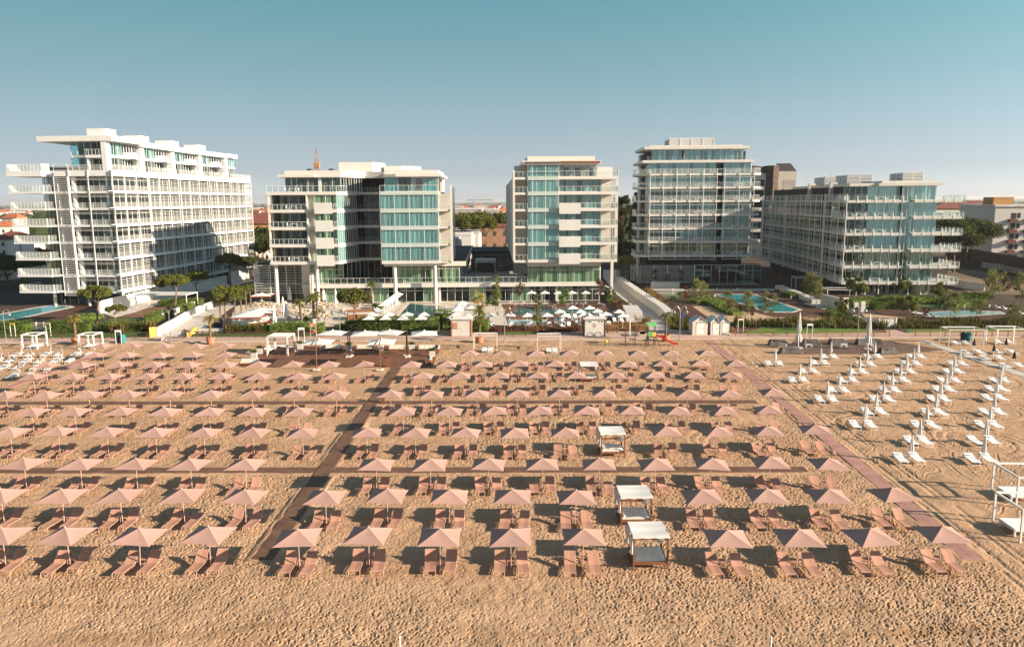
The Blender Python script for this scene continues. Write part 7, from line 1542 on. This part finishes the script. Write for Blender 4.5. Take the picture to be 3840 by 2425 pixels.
mb = MB(); pts = [G(3600, 1003), G(3680, 1006), G(3760, 1018), G(3960, 1068)]; o0 = pts[0].copy()
for p_, q_ in zip(pts[:-1], pts[1:]):
    n = max(2, int((q_ - p_).length / 1.1))
    for k in range(n): c = p_.lerp(q_, k / n) - o0; mb.box(c.x - .12, c.x + .12, c.y - .06, c.y + .06, 0, 2.6)
    mb.bar(p_ - o0 + Vector((0, 0, 2.5)), q_ - o0 + Vector((0, 0, 2.5)), .1)
r = thing('site_fence', 'pale panel fence with dark uprights before the brown hoarding', 'fence', o0); mk('uprights', mb, 'wooddark', r); mb = MB()
for p_, q_ in list(zip(pts[:-1], pts[1:]))[1:]: mb.wall(p_ - o0, q_ - o0, .3, 2.1, .05)
mk('panels', mb, 'wshade', r)
q = AT(3560, 790, 330); HS_[3].put(Vector((q.x, 330, 0)), -.05, 'flat-roofed white hall behind the right balconies', None, (2.2, 1.3, q.z / 10)); q = AT(3610, 752, 520); HS_[2].put(Vector((q.x, 520, 0)), -.05, 'long building with dark red roof on the right horizon', None, (3.2, 1.4, q.z / 9.4)); q = AT(3690, 775, 430); HS_[2].put(Vector((q.x, 430, 0)), .1, 'red-roofed building right of the white hall', None, (2.2, 1.4, q.z / 9.4)); q = AT(3710, 800, 330); HS_[0].put(Vector((q.x, 330, 0)), .1, 'yellowish house left of the white balcony block', None, (1, 1, q.z / 9.1))
# far town: houses spread over the plain
fh = []
for i in range(150):
    D = rnd.uniform(520, 1900); px = rnd.choice([rnd.uniform(1672, 1905)] * 6 + [rnd.uniform(-60, 140), rnd.uniform(935, 1015), rnd.uniform(2810, 3000), rnd.uniform(3480, 3900), rnd.uniform(1672, 1905)]); fh.append((D, px))
fh.sort()
for i, (D, px) in enumerate(fh):
    k = rnd.choice([0, 0, 1, 1, 2, 3]); s = rnd.uniform(.8, 1.35); x = AT(px, 760, D).x; o = HS_[k].put(Vector((x, D, 0)), rnd.uniform(-.5, .5), 'small tile-roofed house of the distant town beyond the hotels', 'houses of the distant town', s)
q = random.Random(5); mb = MB()
for _ in range(1500):
    D = 420 * (30 ** (q.random())); x = q.uniform(-.78, .78) * D
    if 520 < D < 1900 and -.10 < x / D < 0 and q.random() < .75: continue
    hgt = q.uniform(6, 12); rad = q.uniform(5, 11) * (1 + D / 6000); n = 12
    vs = []; 
    for j in range(4):
        for k in range(n): t = 2 * PI * k / n; f_ = (.8, 1., .7, .2)[j] * q.uniform(.75, 1.2); vs.append((x + rad * f_ * math.cos(t), D + rad * f_ * math.sin(t), (0, .45, .8, 1.)[j] * hgt * q.uniform(.85, 1.1)))
    mb.add(vs, [(j * n + k, j * n + (k + 1) % n, (j + 1) * n + (k + 1) % n, (j + 1) * n + k) for j in range(3) for k in range(n)] + [tuple(range(3 * n, 4 * n))])
o = mk('woods', mb, MT['poplar']); tag(o, kind='stuff')
r = thing('tower_crane', 'orange lattice crane mast rising behind the hotel roof', 'crane', (AT(1189, 640, 420).x, 420, 0)); zt = AT(1189, 568, 420).z; m = MB(); w_ = .8
for x in (-w_, w_):
    for y in (-w_, w_): m.box(x - .12, x + .12, y - .12, y + .12, 0, zt - 4)
z = 30.
while z < zt - 5: m.bar((-w_, -w_, z), (w_, -w_, z + 2), .15); m.bar((w_, -w_, z), (-w_, -w_, z + 2), .15); z += 2
mk('mast', m, 'dish', r); mk('cab', MB().box(-1.5, 1.5, -1.4, 1.4, zt - 9, zt - 6.2), 'dish', r); mk('peak', MB().bar((-w_, 0, zt - 4), (0, 0, zt + 1.5), .3).bar((w_, 0, zt - 4), (0, 0, zt + 1.5), .3), 'dish', r)
for x, D, lab in ((1775, 1500, 'distant construction crane on the horizon behind the court'), (1010, 1600, 'distant pale crane on the horizon left of the hotel')):
    q_ = AT(x, 752, D); r = thing('distant_crane', lab, 'crane', (q_.x, D, 0)); m = MB(); zt = AT(x, 752 if x > 1500 else 740, D).z; m.box(-1, 1, -1, 1, 0, zt); mk('mast', m, 'steel', r); mk('jib', MB().box(-14, 40 if x > 1500 else -60, -.7, .7, zt + .01, zt + 1.6) if x > 1500 else MB().box(-10, 26, -.7, .7, zt + .01, zt + 1.6), 'steel', r)

# ------------------------------------------------------------------ sea haze
hz = bpy.data.materials.new('haze_air'); hz.use_nodes = True; nn = hz.node_tree.nodes; nn.remove(nn['Principled BSDF'])
pv = nn.new('ShaderNodeVolumePrincipled'); pv.inputs['Color'].default_value = (.93, .95, .97, 1); pv.inputs['Density'].default_value = .8e-4; pv.inputs['Anisotropy'].default_value = .2
hz.node_tree.links.new(pv.outputs[0], nn['Material Output'].inputs['Volume'])
tag(mk('haze', MB().box(-16000, 16000, -10000, 14000, -3., 45.), hz), kind='stuff')
